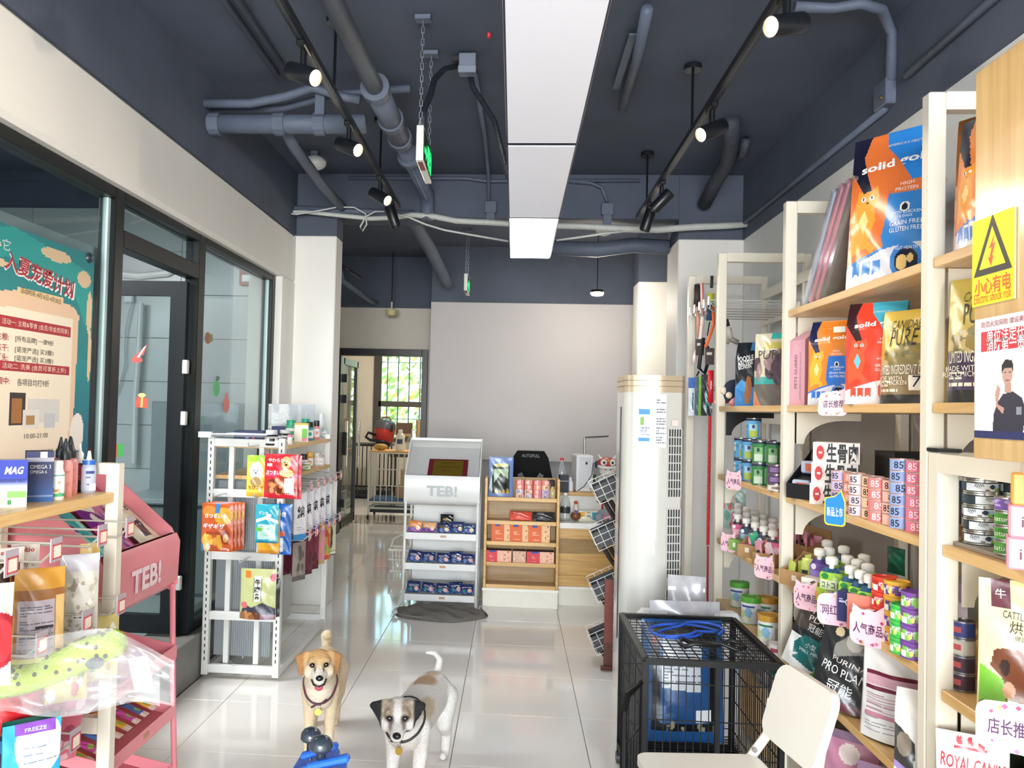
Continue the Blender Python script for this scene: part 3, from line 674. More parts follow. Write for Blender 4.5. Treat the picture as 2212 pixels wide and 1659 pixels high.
pipe('cable_bundle', p, [.012, .014, .016, .018, .018, .02, .022, .022, .022, .022, .023, .023, .025, .025, .025, .024, .022], 'long white taped cable bundle strung under the cross beam', 'cable', M('#bfc2bd', .5, noise=.1, nscale=30))
pipe('loose_cable', [onY(x, y, 5.95) for x, y in ((590, 457), (640, 463), (690, 455), (730, 447), (765, 448), (790, 462), (792, 485), (783, 499), (778, 490), (790, 468), (810, 457), (830, 457))], .006, 'thin white cable curling into a loop under beam', 'cable', M('#c4c6c2', .5), n=6)
pipe('loose_cable', [onY(x, y, 5.93) for x, y in ((838, 459), (880, 468), (920, 485), (960, 497), (1010, 506), (1098, 521))], .008, 'thin white cable sagging from the beam to panel light', 'cable', M('#c4c6c2', .5), n=6)
pipe('loose_cable', [onY(x, y, 5.93) for x, y in ((1202, 519), (1240, 514), (1300, 505), (1345, 500))], .008, 'thin white cable from panel light toward rear spotlight', 'cable', M('#c4c6c2', .5), n=6)
pipe('beam_pipe', [onY(590, 449, 6.04), onY(895, 462, 6.04)], .026, 'dark horizontal pipe along the cross beam near glass', 'pipe')
t = thing('emergency_lamp', 'white twin head emergency lamp behind the cable bundle', 'lamp', onY(1305, 486, 6.45))
MB().box((-.08, 0, 0), (.055, .05, .06), bev=.006).build('lamp_head', M('#d6d8d4', .4), t); MB().box((.08, 0, .0), (.055, .05, .06), bev=.006).build('lamp_head', M('#d6d8d4', .4), t); MB().ball((0, 0, -.045), .07, sc=(1, .5, .6)).build('lamp_body', M('#d6d8d4', .4), t, smooth=True)
# right side conduits
RXf = XR-.03
pipe('bent_conduit', [onZ(1718, 14, 3.27), onZ(1800, 18, 3.27), onZ(1860, 8, 3.27), onZ(1905, 20, 3.26), onX(1926, 70, RXf), onX(1925, 175, RXf)], .022, 'thick bent conduit curving down to the box over shelving', 'conduit')
t = thing('junction_box', 'dark junction box with brass screw on frieze over shelving', 'junction box', onX(1912, 205, RXf))
MB().box((0, 0, 0), (.05, .13, .12), bev=.006).build('box_body', DP, t); MB().lathe([(.01, 0), (.01, .006)], c=(-.026, -.02, -.02), axis=(-1, 0, 0), n=10).build('screw', M('#b99a56', .3, .9), t)
pipe('wall_conduit', [(RXf, 3.55, 2.99), (RXf, 3.0, 3.0), (RXf, .9, 3.0)], .018, 'straight conduit along frieze from the box toward the shop front', 'conduit')
pipe('wall_conduit', [(RXf, 3.75, 2.92), (RXf, 6.05, 2.92)], .016, 'straight conduit along frieze from the box toward the pillar', 'conduit')
pipe('wrapped_duct', [onZ(1578, 258, 3.28), onY(1580, 300, 5.05), onY(1572, 350, 5.4), onY(1545, 395, 5.75), onY(1522, 440, 6.02)], .05, 'dark wrapped duct bending down to the cross beam', 'duct', M('#3a3e49', .7, bump=.6, bscale=40), n=12)
pipe('wrapped_duct', [onZ(1612, 300, 3.28), onY(1606, 330, 5.3), onY(1590, 345, 5.45)], .03, 'short dark branch duct beside the bent wrapped duct', 'duct', M('#3a3e49', .7, bump=.6, bscale=40))
pipe('ceiling_pipe', [onZ(1398, 20, 3.25), onZ(1376, 130, 3.25), onZ(1345, 235, 3.25)], .026, 'painted pipe on ceiling between the panels and right track', 'pipe')
t = thing('strap', 'flat painted strap beside the ceiling pipe', 'strap', (0, 0, 0)); a, b_ = onZ(1344, 75, 3.27), onZ(1350, 190, 3.27)
MB().box((a+b_)/2, (.035, (b_-a).length, .01)).build('strap_body', DP, t)
t = thing('red_tag', 'small red tag stuck on ceiling beside the panel light', 'tag', onZ(1056, 76, 3.287)); MB().ball((0, 0, 0), .018, sc=(.6, 1, .8)).build('tag_body', M('#d8323c', .5), t)
# pendant lamp, camera dome and rear track
t = thing('pendant_lamp', 'small glowing pendant lamp near the grey sign wall', 'lamp', onY(1290, 634, 7.6)); lp = Vector(t.location)
MB().lathe([(.0, -.02), (.05, -.018), (.063, 0), (.06, .012)], n=20).build('lamp_glass', M('#fff0d0', .4, noise=0, emit=14), t, smooth=True); MB().lathe([(.063, .008), (.06, .03), (.012, .04)], n=20).build('shade', BLK, t); MB().tube([(0, 0, .04), (0, 0, ZC-lp.z)], .004, n=6).build('cord', BLK, t)
l = bpy.data.lights.new('pendant_glow', 'POINT'); l.energy = 20; l.color = (1, .9, .75); l.shadow_soft_size = .06; lo = bpy.data.objects.new('pendant_glow', l); COL.objects.link(lo); lo.location = lp+Vector((0, 0, -.1))
t = thing('smoke_detector', 'cream round detector hung over the rear door wall', 'detector', onY(846, 672, 9.2))
MB().lathe([(.04, -.06), (.062, -.05), (.068, 0), (.075, .012), (.0, .02)], n=20).build('dome', M('#cfc596', .5), t, auto=40); MB().box((0, 0, .06), (.02, .02, .09)).build('stem', M('#c9c3a4', .5), t); MB().tube([(0, 0, .1), (0, 0, ZC-t.location.z)], .006, n=6).build('hanging_rod', BLK, t)
pipe('rear_track', [onY(738, 575, 7.4), onY(778, 600, 7.9)], .016, 'short black light track behind the white pillar', 'light track', BLK)
pipe('rear_pipe', [(-1.75, 7.3, ZC), onY(738, 605, 7.6), onY(800, 650, 9.1), (onY(800, 650, 9.1).x, YB, 2.75)], .03, 'dark pipe sloping behind the white pillar', 'pipe')
pipe('rear_duct', [onY(886, 466, 6.39), onY(893, 478, 6.75), onY(930, 540, 7.5), onY(955, 590, 8.1), onY(966, 612, 8.4)], .06, 'long dark round duct running to the sign wall', 'duct')
pipe('rear_duct', [onY(1190, 535, 6.47), onY(1290, 540, 6.47), onY(1365, 530, 6.47), (1.19, 6.46, 2.83)], .06, 'dark duct crossing behind the beam toward shelving pillar', 'duct', DP)

t = thing('added_ceiling_lamp', 'round white globe added out of view to light the rear room', 'lamp', (-1.2, 11.6, ZC-.02)); MB().lathe([(.0, -.09), (.12, -.07), (.15, 0)], n=20).build('globe', M('#fff2dc', .4, noise=0, emit=5), t, smooth=True); MB().lathe([(.16, 0), (.16, .02)], n=20).build('base', M('#e6e4e0', .5), t)  # globe added out of view to go with the rear room fill light
l = bpy.data.lights.new('rear_room_fill', 'POINT'); l.energy = 95; l.color = (1, .92, .80); l.shadow_soft_size = .14; lo = bpy.data.objects.new('rear_room_fill', l); COL.objects.link(lo); lo.location = (-1.2, 11.6, ZC-.3)  # point light added to brighten the rear room
# ================================================================== RIGHT SHELVING
CREAM = M('#e3dccb', .45, noise=.02); OAK = wood('#d3a868', '#e6c38c'); OAKX = wood('#d3a868', '#e6c38c', scale=(22, 1.2, 22))
XS, XBK = 1.13, 1.62
SH = [1.965, 1.566, 1.19, .835, .50]; LS3 = .81
def bracket(parent, x0, x1, y, z, mat=CREAM, L=.26, hgt=.13):
    pts = [(0, 0), (L, 0), (L, -.03)]
    for k in range(9):
        a = math.radians(90*k/8); pts.append((.03+(L*.62)*(1-math.sin(a))*1.0, -.03-(hgt-.03)*(1-math.cos(a))))
    pts += [(0, -hgt)]; pts = pts[::-1]
    m = Matrix(((1, 0, 0, x0), (0, 0, 1, y), (0, 1, 0, z), (0, 0, 0, 1)))
    MB().prism(pts, m, .004).build('shelf_bracket', mat, parent)
def upright(parent, x, y, z, w=.048, d=.042):
    MB().bb((x, y-d, 0), (x+w, y, z), bev=.004).build('upright', CREAM, parent)
tu = thing('shelving_unit', 'tall cream metal shelving frame along the white wall', 'shelving', (0, 0, 0))
for i, yy in enumerate((2.348, 3.53, 4.661, 5.44)):
    zt = 2.43
    upright(tu, XS, yy, zt); upright(tu, 1.60, yy, zt, .04)
    MB().bb((XS+.048, yy-.04, zt-.05), (1.60, yy-.002, zt)).build('top_rail', CREAM, tu)
    MB().bb((XS+.048, yy-.04, .05), (1.60, yy-.002, .10)).build('bottom_rail', CREAM, tu)
for z in (2.30, 2.0, 1.62): MB().bb((1.595, 2.35, z-.03), (1.61, 5.4, z+.03)).build('back_rail', CREAM, tu)
MB().bb((1.645, 2.36, .1), (1.655, 4.64, 1.9)).build('back_panel', M('#b4b1ae', .4, noise=.03), tu)
for k in range(14): MB().bb((1.640, 3.58+.075*k, 1.60), (1.648, 3.62+.075*k, 2.2)).build('corrugation_rib', M('#e6e6e2', .4), tu)
for (y0, y1, zz) in ((2.352, 3.485, SH), (3.535, 4.615, SH[1:]), (1.02, 2.30, SH[:2])):
    for z in zz:
        o = MB().bb((XS+.012, y0, z-.028), (1.60, y1, z), bev=.002).build('wooden_shelf', OAKX, tu)
        if y0 < 2: continue
        black = (y0 > 3.4 and z == SH[1])
        bracket(tu, XS+.05, 1.6, y1-.004, z-.03, BLK if black else CREAM); bracket(tu, XS+.05, 1.6, y0+.008, z-.03, BLK if black else CREAM)
MB().bb((XS+.03, 2.36, .02), (1.6, 4.63, .12)).build('plinth', M('#c9c1ac', .5), tu)
MB().bb((XS-.0, 3.54, .02), (XS+.02, 4.61, .30), bev=.002).build('front_board', OAK, tu)
bracket(tu, XS+.05, 1.6, 2.30, 1.935); bracket(tu, XS+.05, 1.6, 2.30, 1.536)
# low unit next to it
lu = thing('low_shelving_unit', 'low cream shelving unit with black cap under the wooden panel', 'shelving', (0, 0, 0))
MB().bb((XS, 2.245, 0), (XS+.056, 2.30, 1.434), bev=.004).build('upright', CREAM, lu); MB().bb((1.58, 2.245, 0), (1.63, 2.30, 1.434)).build('upright', CREAM, lu)
MB().bb((XS, 1.0, 0), (XS+.05, 1.05, 1.434)).build('upright', CREAM, lu); MB().bb((1.58, 1.0, 0), (1.63, 1.05, 1.434)).build('upright', CREAM, lu)
MB().bb((XS-.002, 2.24, 1.434), (XS+.058, 2.302, 1.444)).build('cap', BLK, lu)
MB().bb((XS+.056, 2.25, 1.36), (1.58, 2.29, 1.434)).build('top_rail', CREAM, lu); MB().bb((XS, 1.05, 1.38), (XS+.03, 2.245, 1.43)).build('top_rail', CREAM, lu)
for z in (SH[2], LS3, .42):
    MB().bb((XS+.01, 1.05, z-.03), (1.60, 2.24, z), bev=.002).build('wooden_shelf', OAKX, lu); bracket(lu, XS+.06, 1.6, 2.242, z-.032)
MB().bb((1.632, 1.0, .1), (1.64, 2.24, 1.36)).build('back_panel', M('#b4b1ae', .4, noise=.03), lu)
MB().bb((1.42, 1.06, LS3), (1.60, 2.23, LS3+.065), bev=.002).build('raised_step', wood('#8f6a3c', '#a98550', scale=(22, 1.2, 22)), lu)
# wooden panel with the signs
PXW = 1.05
wp = thing('notice_board', 'pale varnished wooden notice board carrying the warning signs', 'notice board', (PXW, 0, 1.435))
MB().bb((0, 1.0, 0), (.022, 1.933, .89), bev=.002).build('board', wood('#cda56a', '#dfbc84', .18, (14, 14, .9), .6), wp)
MB().bb((.022, 1.02, .05), (.082, 1.91, .09)).build('batten', OAK, wp); MB().bb((.022, 1.02, .78), (.082, 1.91, .82)).build('batten', OAK, wp)
def onpanel(x, y): return onX(x, y, PXW)
a, c = onpanel(2103, 655), onpanel(2197, 458)
def flat_on_x(name, x, y0, y1, z0, z1, cv, label, cat, text=(), off=.003, mat=None):
    """sheet lying on a plane facing -x: left edge (far) y1 -> right edge (near) y0"""
    W, H = abs(y1-y0), z1-z0
    o = carton(name, W, .003, H, cv, '#f0f0f0', text=text, mat=mat); o.location = (x-off, (y0+y1)/2, z0); o.rotation_euler = (0, 0, -math.pi/2); return tag(o, label, cat)
zb = onpanel(2105, 665).z; zt = onpanel(2105, 482).z; yn = onpanel(2197, 500).y; yf = onpanel(2105, 500).y
cv = Cv(4, 4, '#f6e800')
ES = flat_on_x('warning_sign', PXW, yn, yf, zb, zt, cv, 'yellow electric shock warning sign on the wooden panel', 'sign', [('小心有电', .5, .215, .038, '#e2521c', {'b': .012, 'w': .135}), ('Electric shock risk', .5, .085, .022, '#d8701c', {'w': .138})])
W, H = yf-yn, zt-zb
def tri(cx, cz, s): return [(cx-s*.5, cz-s*.3), (cx+s*.5, cz-s*.3), (cx, cz+s*.62)]
decal(ES, 'warning_triangle', tri(0, H*.56, W*.9), -.0015, '#151515', .0006); decal(ES, 'triangle_field', tri(0, H*.565, W*.62), -.0015, '#f6e800', .0010)
k = W*.26; decal(ES, 'lightning_bolt', [(k*.25, H*.62+k*.75), (-k*.3, H*.62+k*.05), (-k*.02, H*.62+k*.08), (-k*.22, H*.62-k*.45), (-k*.36, H*.62-k*.42), (-k*.08, H*.62-k*.95), (k*.14, H*.62-k*.38), (k*.0, H*.62-k*.40), (k*.3, H*.62+k*.3), (k*.05, H*.62+k*.25)], -.0015, '#e4502a', .0014)
zb = onpanel(2110, 945).z; zt = onpanel(2110, 692).z; yf = onpanel(2110, 800).y; yn = yf-.245; W, H = yf-yn, zt-zb
cv = Cv(110, 132, '#e9e7ea')
cv.rect(.10, .72, 1.0, .89, '#d8323f'); cv.rect(0, 0, 1, .062, '#232c62')
cv.poly([(.29, .062), (.30, .20), (.36, .30), (.44, .36), (.58, .38), (.70, .33), (.76, .24), (.72, .062)], '#2b2b3e')
cv.poly([(.36, .28), (.40, .40), (.36, .44), (.32, .36), (.34, .26), (.44, .20), (.46, .25)], '#c79a8e'); cv.rect(.63, .20, .70, .26, '#8f95a0')
cv.ell(.50, .52, .075, .085, '#c9a294'); cv.rect(.46, .37, .55, .45, '#c29a8c'); cv.poly([(.42, .53), (.42, .60), (.47, .635), (.56, .63), (.585, .58), (.58, .53), (.56, .565), (.46, .57)], '#17171c')
cv.rect(.455, .53, .485, .54, '#3a2a28'); cv.rect(.52, .53, .55, .54, '#3a2a28'); cv.rect(.475, .465, .53, .475, '#a06a62')
flat_on_x('safety_poster', PXW, yn, yf, zb, zt, cv, 'white fire safety poster with red banner and man in dark uniform', 'poster', [('单位法定代表人', .58, .84, .030, '#ffffff', {'b': .015, 'w': .19}), ('消防第一责任人', .58, .765, .030, '#ffffff', {'b': .015, 'w': .19}), ('防范火灾风险 建设美好家园', .52, .945, .013, '#a83c52', {'w': .20})])
# ------------------------------------------------------------------ helper to set products on the shelving
def at(x, y, z, X=None):
    """pixel of a base point -> position on shelf height z"""
    return onZ(x, y, z) if X is None else onX(x, y, X)
def yx(px, X, z):
    """point at given X and height z that lies in pixel column px"""
    y = 885.
    for _ in range(6): p = onX(px, y, X); y += (p.z-z)*FPX/p.y
    return Vector((X, p.y, z))
R90 = -math.pi/2
# --- printed canvases for the fox / cat food bags (plain generic animal shapes)
def gold_cv(main, second, base, dark, animal, cream, w=100, h=150):
    c = Cv(w, h, main)
    c.poly([(.40, 1), (1, 1), (1, .62), (.80, .60), (.58, .80), (.45, .88)], second if second != main else main)
    c.poly([(0, 1), (.22, 1), (.16, .86), (.24, .72), (.30, .62), (.26, .55), (.0, .78)], dark)
    c.poly([(.45, .30), (.52, .62), (1, .66), (1, .22), (.5, .22)], base)
    c.rect(.52, .575, .90, .645, main)
    c.poly([(.06, .20), (.03, .42), (.10, .56), (.12, .64), (.18, .615), (.30, .62), (.38, .645), (.40, .57), (.34, .50), (.36, .42), (.30, .30), (.38, .24), (.34, .20), (.26, .25), (.16, .24)], animal)
    c.poly([(.15, .42), (.22, .50), (.28, .42), (.22, .34)], cream); c.ell(.19, .575, .028, .016, '#ffffff'); c.ell(.30, .575, .028, .016, '#ffffff'); c.ell(.19, .575, .012, .012, '#222a33'); c.ell(.30, .575, .012, .012, '#222a33'); c.ell(.245, .545, .014, .008, '#5a2a1c')
    k = .15+.10*np.sin((c.U-.1)*1.9); c.m(c.V < k+.02, base); c.m(c.V < k, '#dcdde6')
    c.ell(.74, .135, .165, .115, base); c.ell(.74, .135, .115, .08, dark); c.ell(.70, .125, .055, .05, cream); c.ell(.78, .15, .03, .03, cream)
    for q in (.10, .23, .36): c.rect(q, .075, q+.10, .16, base); c.ell(q+.05, .07, .03, .02, '#f2f2f2')
    c.ell(.70, .475, .055, .032, '#f2f2f2'); c.ell(.70, .475, .03, .024, '#20242e')
    return c
def gold_text(w, small=False):
    T = [('solid gold', .55, .775, w*.125, '#ffffff', {'b': .03, 'w': w*.80, 'rot': 4}), ('GRAIN FREE', .72, .375, w*.05, '#ffffff', {'w': w*.36}), ('GLUTEN FREE', .72, .335, w*.05, '#ffffff', {'w': w*.36}),
         ('HIGH', .70, .63, w*.04, '#ffffff', {'w': w*.15}), ('PROTEIN', .70, .595, w*.04, '#ffffff', {'w': w*.24}), ('WITH CHICKEN', .72, .44, w*.035, '#ffffff', {'w': w*.32}), ('& EGGS', .72, .415, w*.03, '#ffffff', {'w': w*.14}), ("AMERICA'S FIRST", .62, .90, w*.03, '#f2e0d6', {'w': w*.36}), ('GUT HEALTH', .74, .215, w*.035, '#ffffff', {'w': w*.22})]
    return T[:4] if small else T
def bagat(o, px, X, z, rz, label, cat='food bag', grp=None, rx=0, ry=0):
    return place(o, yx(px, X, z), rz, rx, ry, label, cat, grp)
S0, S1, S2, S3, S4 = SH
# --- top shelf (1.93)
gc = gold_cv('#e8773a', '#2f86d8', '#3a86d0', '#1b1c33', '#f2a23c', '#fbd58a')
o = pouch('cat_food_bag', .30, .54, .13, gc, '#2c4f9c', 'stand', .45, '#e8773a', gold_text(.30), wob=.007, seed=1)
bagat(o, 1928, 1.27, S0, math.radians(-52), 'large orange and blue cat food bag on the top shelf', 'food bag', 'dry food bags', rx=math.radians(-3))
# folded pet ramps in bubble wrap
def board(cols, px, label, ry, w=.30, h=.50, th=.035, y=0):
    t = thing('wrapped_scratcher', label, 'scratcher', (0, 0, 0), 0, 'wrapped cat scratchers')
    m = MB(); m.box((0, 0, h/2), (w, th, h), cols, bev=.006); m.build('board', M(cols, .55, noise=.1, nscale=40, bump=.3, bscale=90), t)
    m = MB(); m.box((0, -.004, h/2), (w+.012, th+.012, h+.006), bev=.008); m.build('bubble_wrap', glass('bubble_wrap', '#ffffff', 2.0, .12, .12), t)
    MB().box((w*.3, -th/2-.008, .09), (.035, .002, .05)).build('price_label', M('#f3e9e2', .5), t)
    return t
for i, (c, dy, lb, ry) in enumerate((('#b9c3dc', 0, 'pale blue wrapped scratcher board leaning on the top shelf', .40), ('#e08098', -.085, 'pink wrapped scratcher board next to the pale blue board', .40), ('#dd7f95', -.165, 'pink wrapped scratcher board beside the large orange bag', .40), ('#57493a', -.245, 'dark brown scratcher board behind the large orange bag', .40))):
    t = board(c, 0, lb, ry); t.location = (1.34, 3.44+dy*.8, S0+.02); t.rotation_euler = (.66, 0, 0)
# bags seen through beside the panel, upper
o = pouch('dog_food_bag', .30, .46, .14, Cv(30, 40, '#b06a34').poly([(.1, .1), (.3, .9), (.9, 1), (.95, .2)], '#8a5430').ell(.7, .55, .22, .3, '#2c3c46').rect(.3, .0, 1, .18, '#7c86b4'), '#5c3a22', 'stand', .4, '#6b4326', wob=.006, seed=3)
place(o, (1.40, 2.40, S0), R90+.5, label='brown food bag behind the upright beside wooden panel', cat='food bag', group='dry food bags')
o = pouch('cat_food_bag', .20, .36, .12, gold_cv('#e8873f', '#2f6fc8', '#3f7fd0', '#1b1c33', '#f2a23c', '#fbd58a', 40, 60), '#2c4f9c', 'stand', .5, '#3f7fd0', wob=.004, seed=4)
place(o, (1.235, 2.17, S0), math.radians(-70), label='orange and blue cat food bag half hidden by the wooden panel', cat='food bag', group='dry food bags')
# --- second shelf (1.54), bay between first and second uprights
gc2 = gold_cv('#ee8a34', '#f08c30', '#3277d2', '#17204c', '#f3b036', '#fbd58a')
o = pouch('cat_food_bag', .165, .325, .09, gc2, '#e07b28', 'box', .85, '#d8762a', gold_text(.165), wob=.003, seed=5)
bagat(o, 1800, 1.22, S1, math.radians(-47), 'orange and blue cat food bag with moon on second shelf', 'food bag', 'dry food bags')
MB().box((.045, -.05, .285), (.045, .002, .022)).build('price_label', M('#f6f2e6', .5), o)
gc3 = gold_cv('#e2442f', '#48b4d2', '#e4503a', '#33181c', '#ef5a36', '#6cc2d6')
o = pouch('dog_food_bag', .185, .345, .10, gc3, '#2f9cba', 'box', .85, '#2f9ab8', gold_text(.185), wob=.003, seed=6)
bagat(o, 1897, 1.22, S1, math.radians(-42), 'red and turquoise dog food bag on the second shelf', 'food bag', 'dry food bags')
pc = Cv(30, 50, '#d9a2b4').poly([(0, .0), (.1, .55), (.5, .95), (1, .8), (1, 0)], '#dfa9ba')
pb = carton('gift_pack_box', .12, .10, .27, pc, '#cf93a8', '#e3b4c2', [('PETS GUARD', .55, .52, .016, '#5a3444', {'rot': 90, 'w': .14}), ('COMPLEMENTARY FOOD FOR DOGS', .78, .45, .007, '#7a4a5c', {'rot': 90, 'w': .2})])
place(pb, yx(1738, 1.21, S1), R90+.35, label='tall pink carton with gable top on second shelf', cat='carton', group='cartons on the shelving')
m = MB(); m.add([(-.06, -.05, .27), (.06, -.05, .27), (.06, .05, .27), (-.06, .05, .27), (-.055, 0, .31), (.055, 0, .31)], [(0, 1, 5, 4), (2, 3, 4, 5), (1, 2, 5), (3, 0, 4)], '#dba6b8'); m.build('gable_top', PAINT, pb)
o = pouch('dog_food_bag', .15, .33, .1, Cv(24, 44, '#4f7fd0').ell(.3, .5, .4, .2, '#2b4aa0').rect(0, 0, 1, .25, '#d2d2d8'), '#3c66b8', 'stand', .4, '#3c66b8'); place(o, (1.40, 3.09, S1), R90+.3, label='blue food bag behind the pink gable top carton', cat='food bag', group='dry food bags')
def natural_bag(main, low, num, txt, w=.27, h=.44, seed=7):
    c = Cv(50, 70, main); c.rect(0, 0, 1, .42, low); c.rect(0, .0, 1, .10, '#35342f'); c.poly([(0, .40), (1, .36), (1, .58), (.6, .66), (.2, .52)], '#8a7d52'); c.blobs(26, (.05, .4, .95, .6), ['#c8b27c', '#9a8448', '#6f6a3c'], .06, seed, .6)
    c.lines(.08, .12, .5, .26, 3, '#efe6cf', .35); c.rect(.66, .15, .90, .30, '#f4f1e6')
    return pouch('dog_food_bag', w, h, .14, c, '#8b8060', 'stand', .35, main, [(txt, .5, .36, .03, '#f6efdc', {'w': w*.86}), (num, .78, .235, .035, '#1c1c1c', {}), ('MADE WITH', .28, .27, .014, '#f6efdc', {}), ('REAL CHICKEN', .30, .225, .014, '#f6efdc', {}), ('CANIDAE', .5, .84, .028, '#4b4a2c', {'w': w*.5}), ('PURE', .5, .70, .055, '#2f2f22', {'w': w*.45})], wob=.006, seed=seed)
o = natural_bag('#d9bb58', '#8a7350', '7', 'LIMITED INGREDIENT DIET', .20, .30)
bagat(o, 1972, 1.25, S1, math.radians(-62), 'yellow and brown dog food bag beside the nearest tall upright', 'food bag', 'dry food bags')
o = natural_bag('#c2ac52', '#4d3f57', '7', 'LIMITED INGREDIENT DIET', .19, .33, 9)
place(o, (1.225, 2.185, S1), math.radians(-55), label='olive and purple dog food bag half hidden by the wooden panel', cat='food bag', group='dry food bags')
o = pouch('dog_food_bag', .22, .30, .12, Cv(20, 30, '#e4e2dd').lines(.1, .2, .9, .9, 14, '#8e8e92', .3), '#d0ceca', 'stand', .4, '#d6d4d0'); place(o, (1.40, 2.43, S1), math.radians(-60), label='white food bag with printed back behind the olive purple bag', cat='food bag', group='dry food bags')
# bay further back on second shelf
c = Cv(36, 60, '#22262c').rect(0, 0, 1, .30, '#3d86c8').poly([(.0, .3), (.3, .42), (.5, .36), (.5, .2)], '#4a9ad8'); c.poly([(.40, .05), (.46, .40), (.56, .48), (.70, .44), (.72, .30), (.66, .05)], '#a2673c'); c.rect(.62, .86, .82, 1, '#4a86c0')
o = pouch('dog_food_bag', .125, .34, .09, c, '#14161a', 'box', .9, '#121418', [('POODLE', .45, .74, .03, '#ffffff', {'b': .02, 'w': .085, 'rot': 10}), ('MALTESE', .45, .67, .022, '#f2f2f2', {'b': .02, 'w': .08, 'rot': 10}), ('BICHON', .42, .61, .02, '#f2f2f2', {'b': .02, 'w': .07, 'rot': 10})], wob=.004, seed=10)
bagat(o, 1618, 1.24, S1, math.radians(-35), 'black and blue dog food bag with brown dog on second shelf', 'food bag', 'dry food bags')
c = Cv(40, 60, '#e7dfc4'); c.rect(0, .3, 1, .40, '#45b7b4'); c.rect(0, 0, 1, .3, '#777069'); c.poly([(0, 0), (.35, 0), (.1, .2), (0, .22)], '#e2936c'); c.blobs(10, (.1, .42, .9, .62), ['#7e6470', '#a58a8c', '#5f4a55'], .16, 3); c.rect(.3, .78, .9, .86, '#d8cf6a'); c.rect(.5, .92, 1, 1, '#3fc0b6')
o = pouch('dog_food_bag', .19, .36, .10, c, '#cfc7ae', 'stand', .3, '#ded6bc', [('PURE', .55, .70, .045, '#4b4a3c', {'w': .15}), ('7', .62, .40, .03, '#1c1c1c', {})], wob=.006, seed=11)
bagat(o, 1668, 1.26, S1, math.radians(-50), 'cream and teal dog food bag beside the second upright', 'food bag', 'dry food bags')
m = MB(); m.ball((0, 0, .07), .07, '#1d2740', sc=(1, .8, 1)); m.ball((-.07, 0, .05), .05, '#c0303c', sc=(1, .8, .9)); m.ball((-.02, -.05, .075), .022, '#e8dcc8'); m.ball((.03, -.055, .05), .018, '#e8dcc8'); m.tube([(-.07, -.02, .03), (-.08, -.06, .0)], .02, '#e8a0a8'); m.tube([(.05, -.02, .03), (.06, -.06, .0)], .02, '#e8a0a8')
o = m.build('plush_toy', paint_mat('plush', .9, .5, 90), None, smooth=True); p = yx(1585, 1.22, S1); place(o, (1.22, p.y, S1+.012), R90+.4, label='small navy and red plush toy beside the black dog food bag', cat='toy')
# --- third shelf (1.165): raw meat cartons, numbered cans, black trays
c = Cv(80, 40, '#f3ece6')
for k in range(26):
    a = 2*math.pi*k/26; c.poly([(.16, .5), (.16+.15*math.cos(a), .5+.46*math.sin(a)), (.16+.15*math.cos(a+.1), .5+.46*math.sin(a+.1))], '#f0b8b0')
c.ell(.16, .5, .085, .34, '#c32a30'); c.rect(.08, .36, .24, .64, '#c32a30'); c.rect(.12, .46, .20, .54, '#f0d8d2'); c.rect(.955, .05, .985, .95, '#f0e8e2')
sc = Cv(20, 20, '#ece6e0').rect(.1, .2, .22, .8, '#b84038').blobs(3, (.5, .2, .8, .8), ['#c9c2bc'], .12, 2)
mbx = None
for k in range(3):
    o = carton('raw_meat_carton', .160, .11, .078, c, '#ece6e0', '#f0eae4', [('生骨肉', .63, .5, .074, '#1a1414', {'b': .03, 'w': .108})], sc) if k == 0 else dup(mbx)
    mbx = mbx or o; p = yx(1802, 1.225, S2); place(o, (p.x+.004*k, p.y-.004*k, S2+.0785*k), math.radians(-27), label=f'white raw meat carton with bold black lettering, {["bottom", "middle", "top"][k]} of its stack', cat='carton', group='stacked raw meat cartons')
def slant_tray(px, X, label, rz):
    t = thing('display_tray', label, 'display tray', yx(px, X, S2), rz, 'black display trays'); m = MB()
    m.bb((-.06, -.06, 0), (.06, .06, .012)); m.box((0, .05, .10), (.12, .008, .20), rx=-.35); m.box((0, -.06, .03), (.12, .006, .06)); m.add([(-.06, -.06, 0), (-.06, .06, 0), (-.06, .09, .2), (-.06, -.06, .06)], [(0, 1, 2, 3)]); m.add([(.06, -.06, 0), (.06, .06, 0), (.06, .09, .2), (.06, -.06, .06)], [(3, 2, 1, 0)])
    m.box((0, 0, .085), (.12, .09, .004), rx=.5); m.build('tray_body', M('#17171b', .4), t)
    for z, y in ((.05, -.03), (.125, .02)): MB().box((0, y, z), (.085, .05, .05), bev=.006).build('small_tin', PAINT if False else M('#b9c6e0', .3), t); MB().box((.01, y-.026, z), (.05, .002, .03)).build('tin_label', M('#d4694e', .4), t)
slant_tray(1748, 1.20, 'black slanted display tray beside the raw meat cartons', math.radians(-60))
o = carton('display_carton', .16, .20, .21, Cv(4, 4, '#1b1b20'), '#17171b', '#202026'); place(o, (1.46, 3.08, S2), R90, label='tall black display carton behind the raw meat cartons', cat='carton', group='black display cartons')
o = carton('display_carton', .14, .30, .13, Cv(4, 4, '#1b1b20'), '#17171b', '#2a2422'); place(o, (1.47, 2.78, S2), R90, label='low black display carton behind the numbered cans', cat='carton', group='black display cartons')
def small_can_style(bg, fg, patch, key):
    c = Cv(48, 8, bg); c.rect(.0, 0, .12, 1, patch); c.rect(.62, 0, .80, 1, patch); c.rect(.55, .4, .57, .55, '#444')
    return can('numbered_can', .0335, .0345, c, [('85', .5, .5, .021, fg, {'b': .01}), ('85', .90, .5, .021, fg, {'b': .01}), ('85', .12, .5, .021, fg, {'b': .01})], lid=('#d8b4a8', .35, .3), rim=.002)
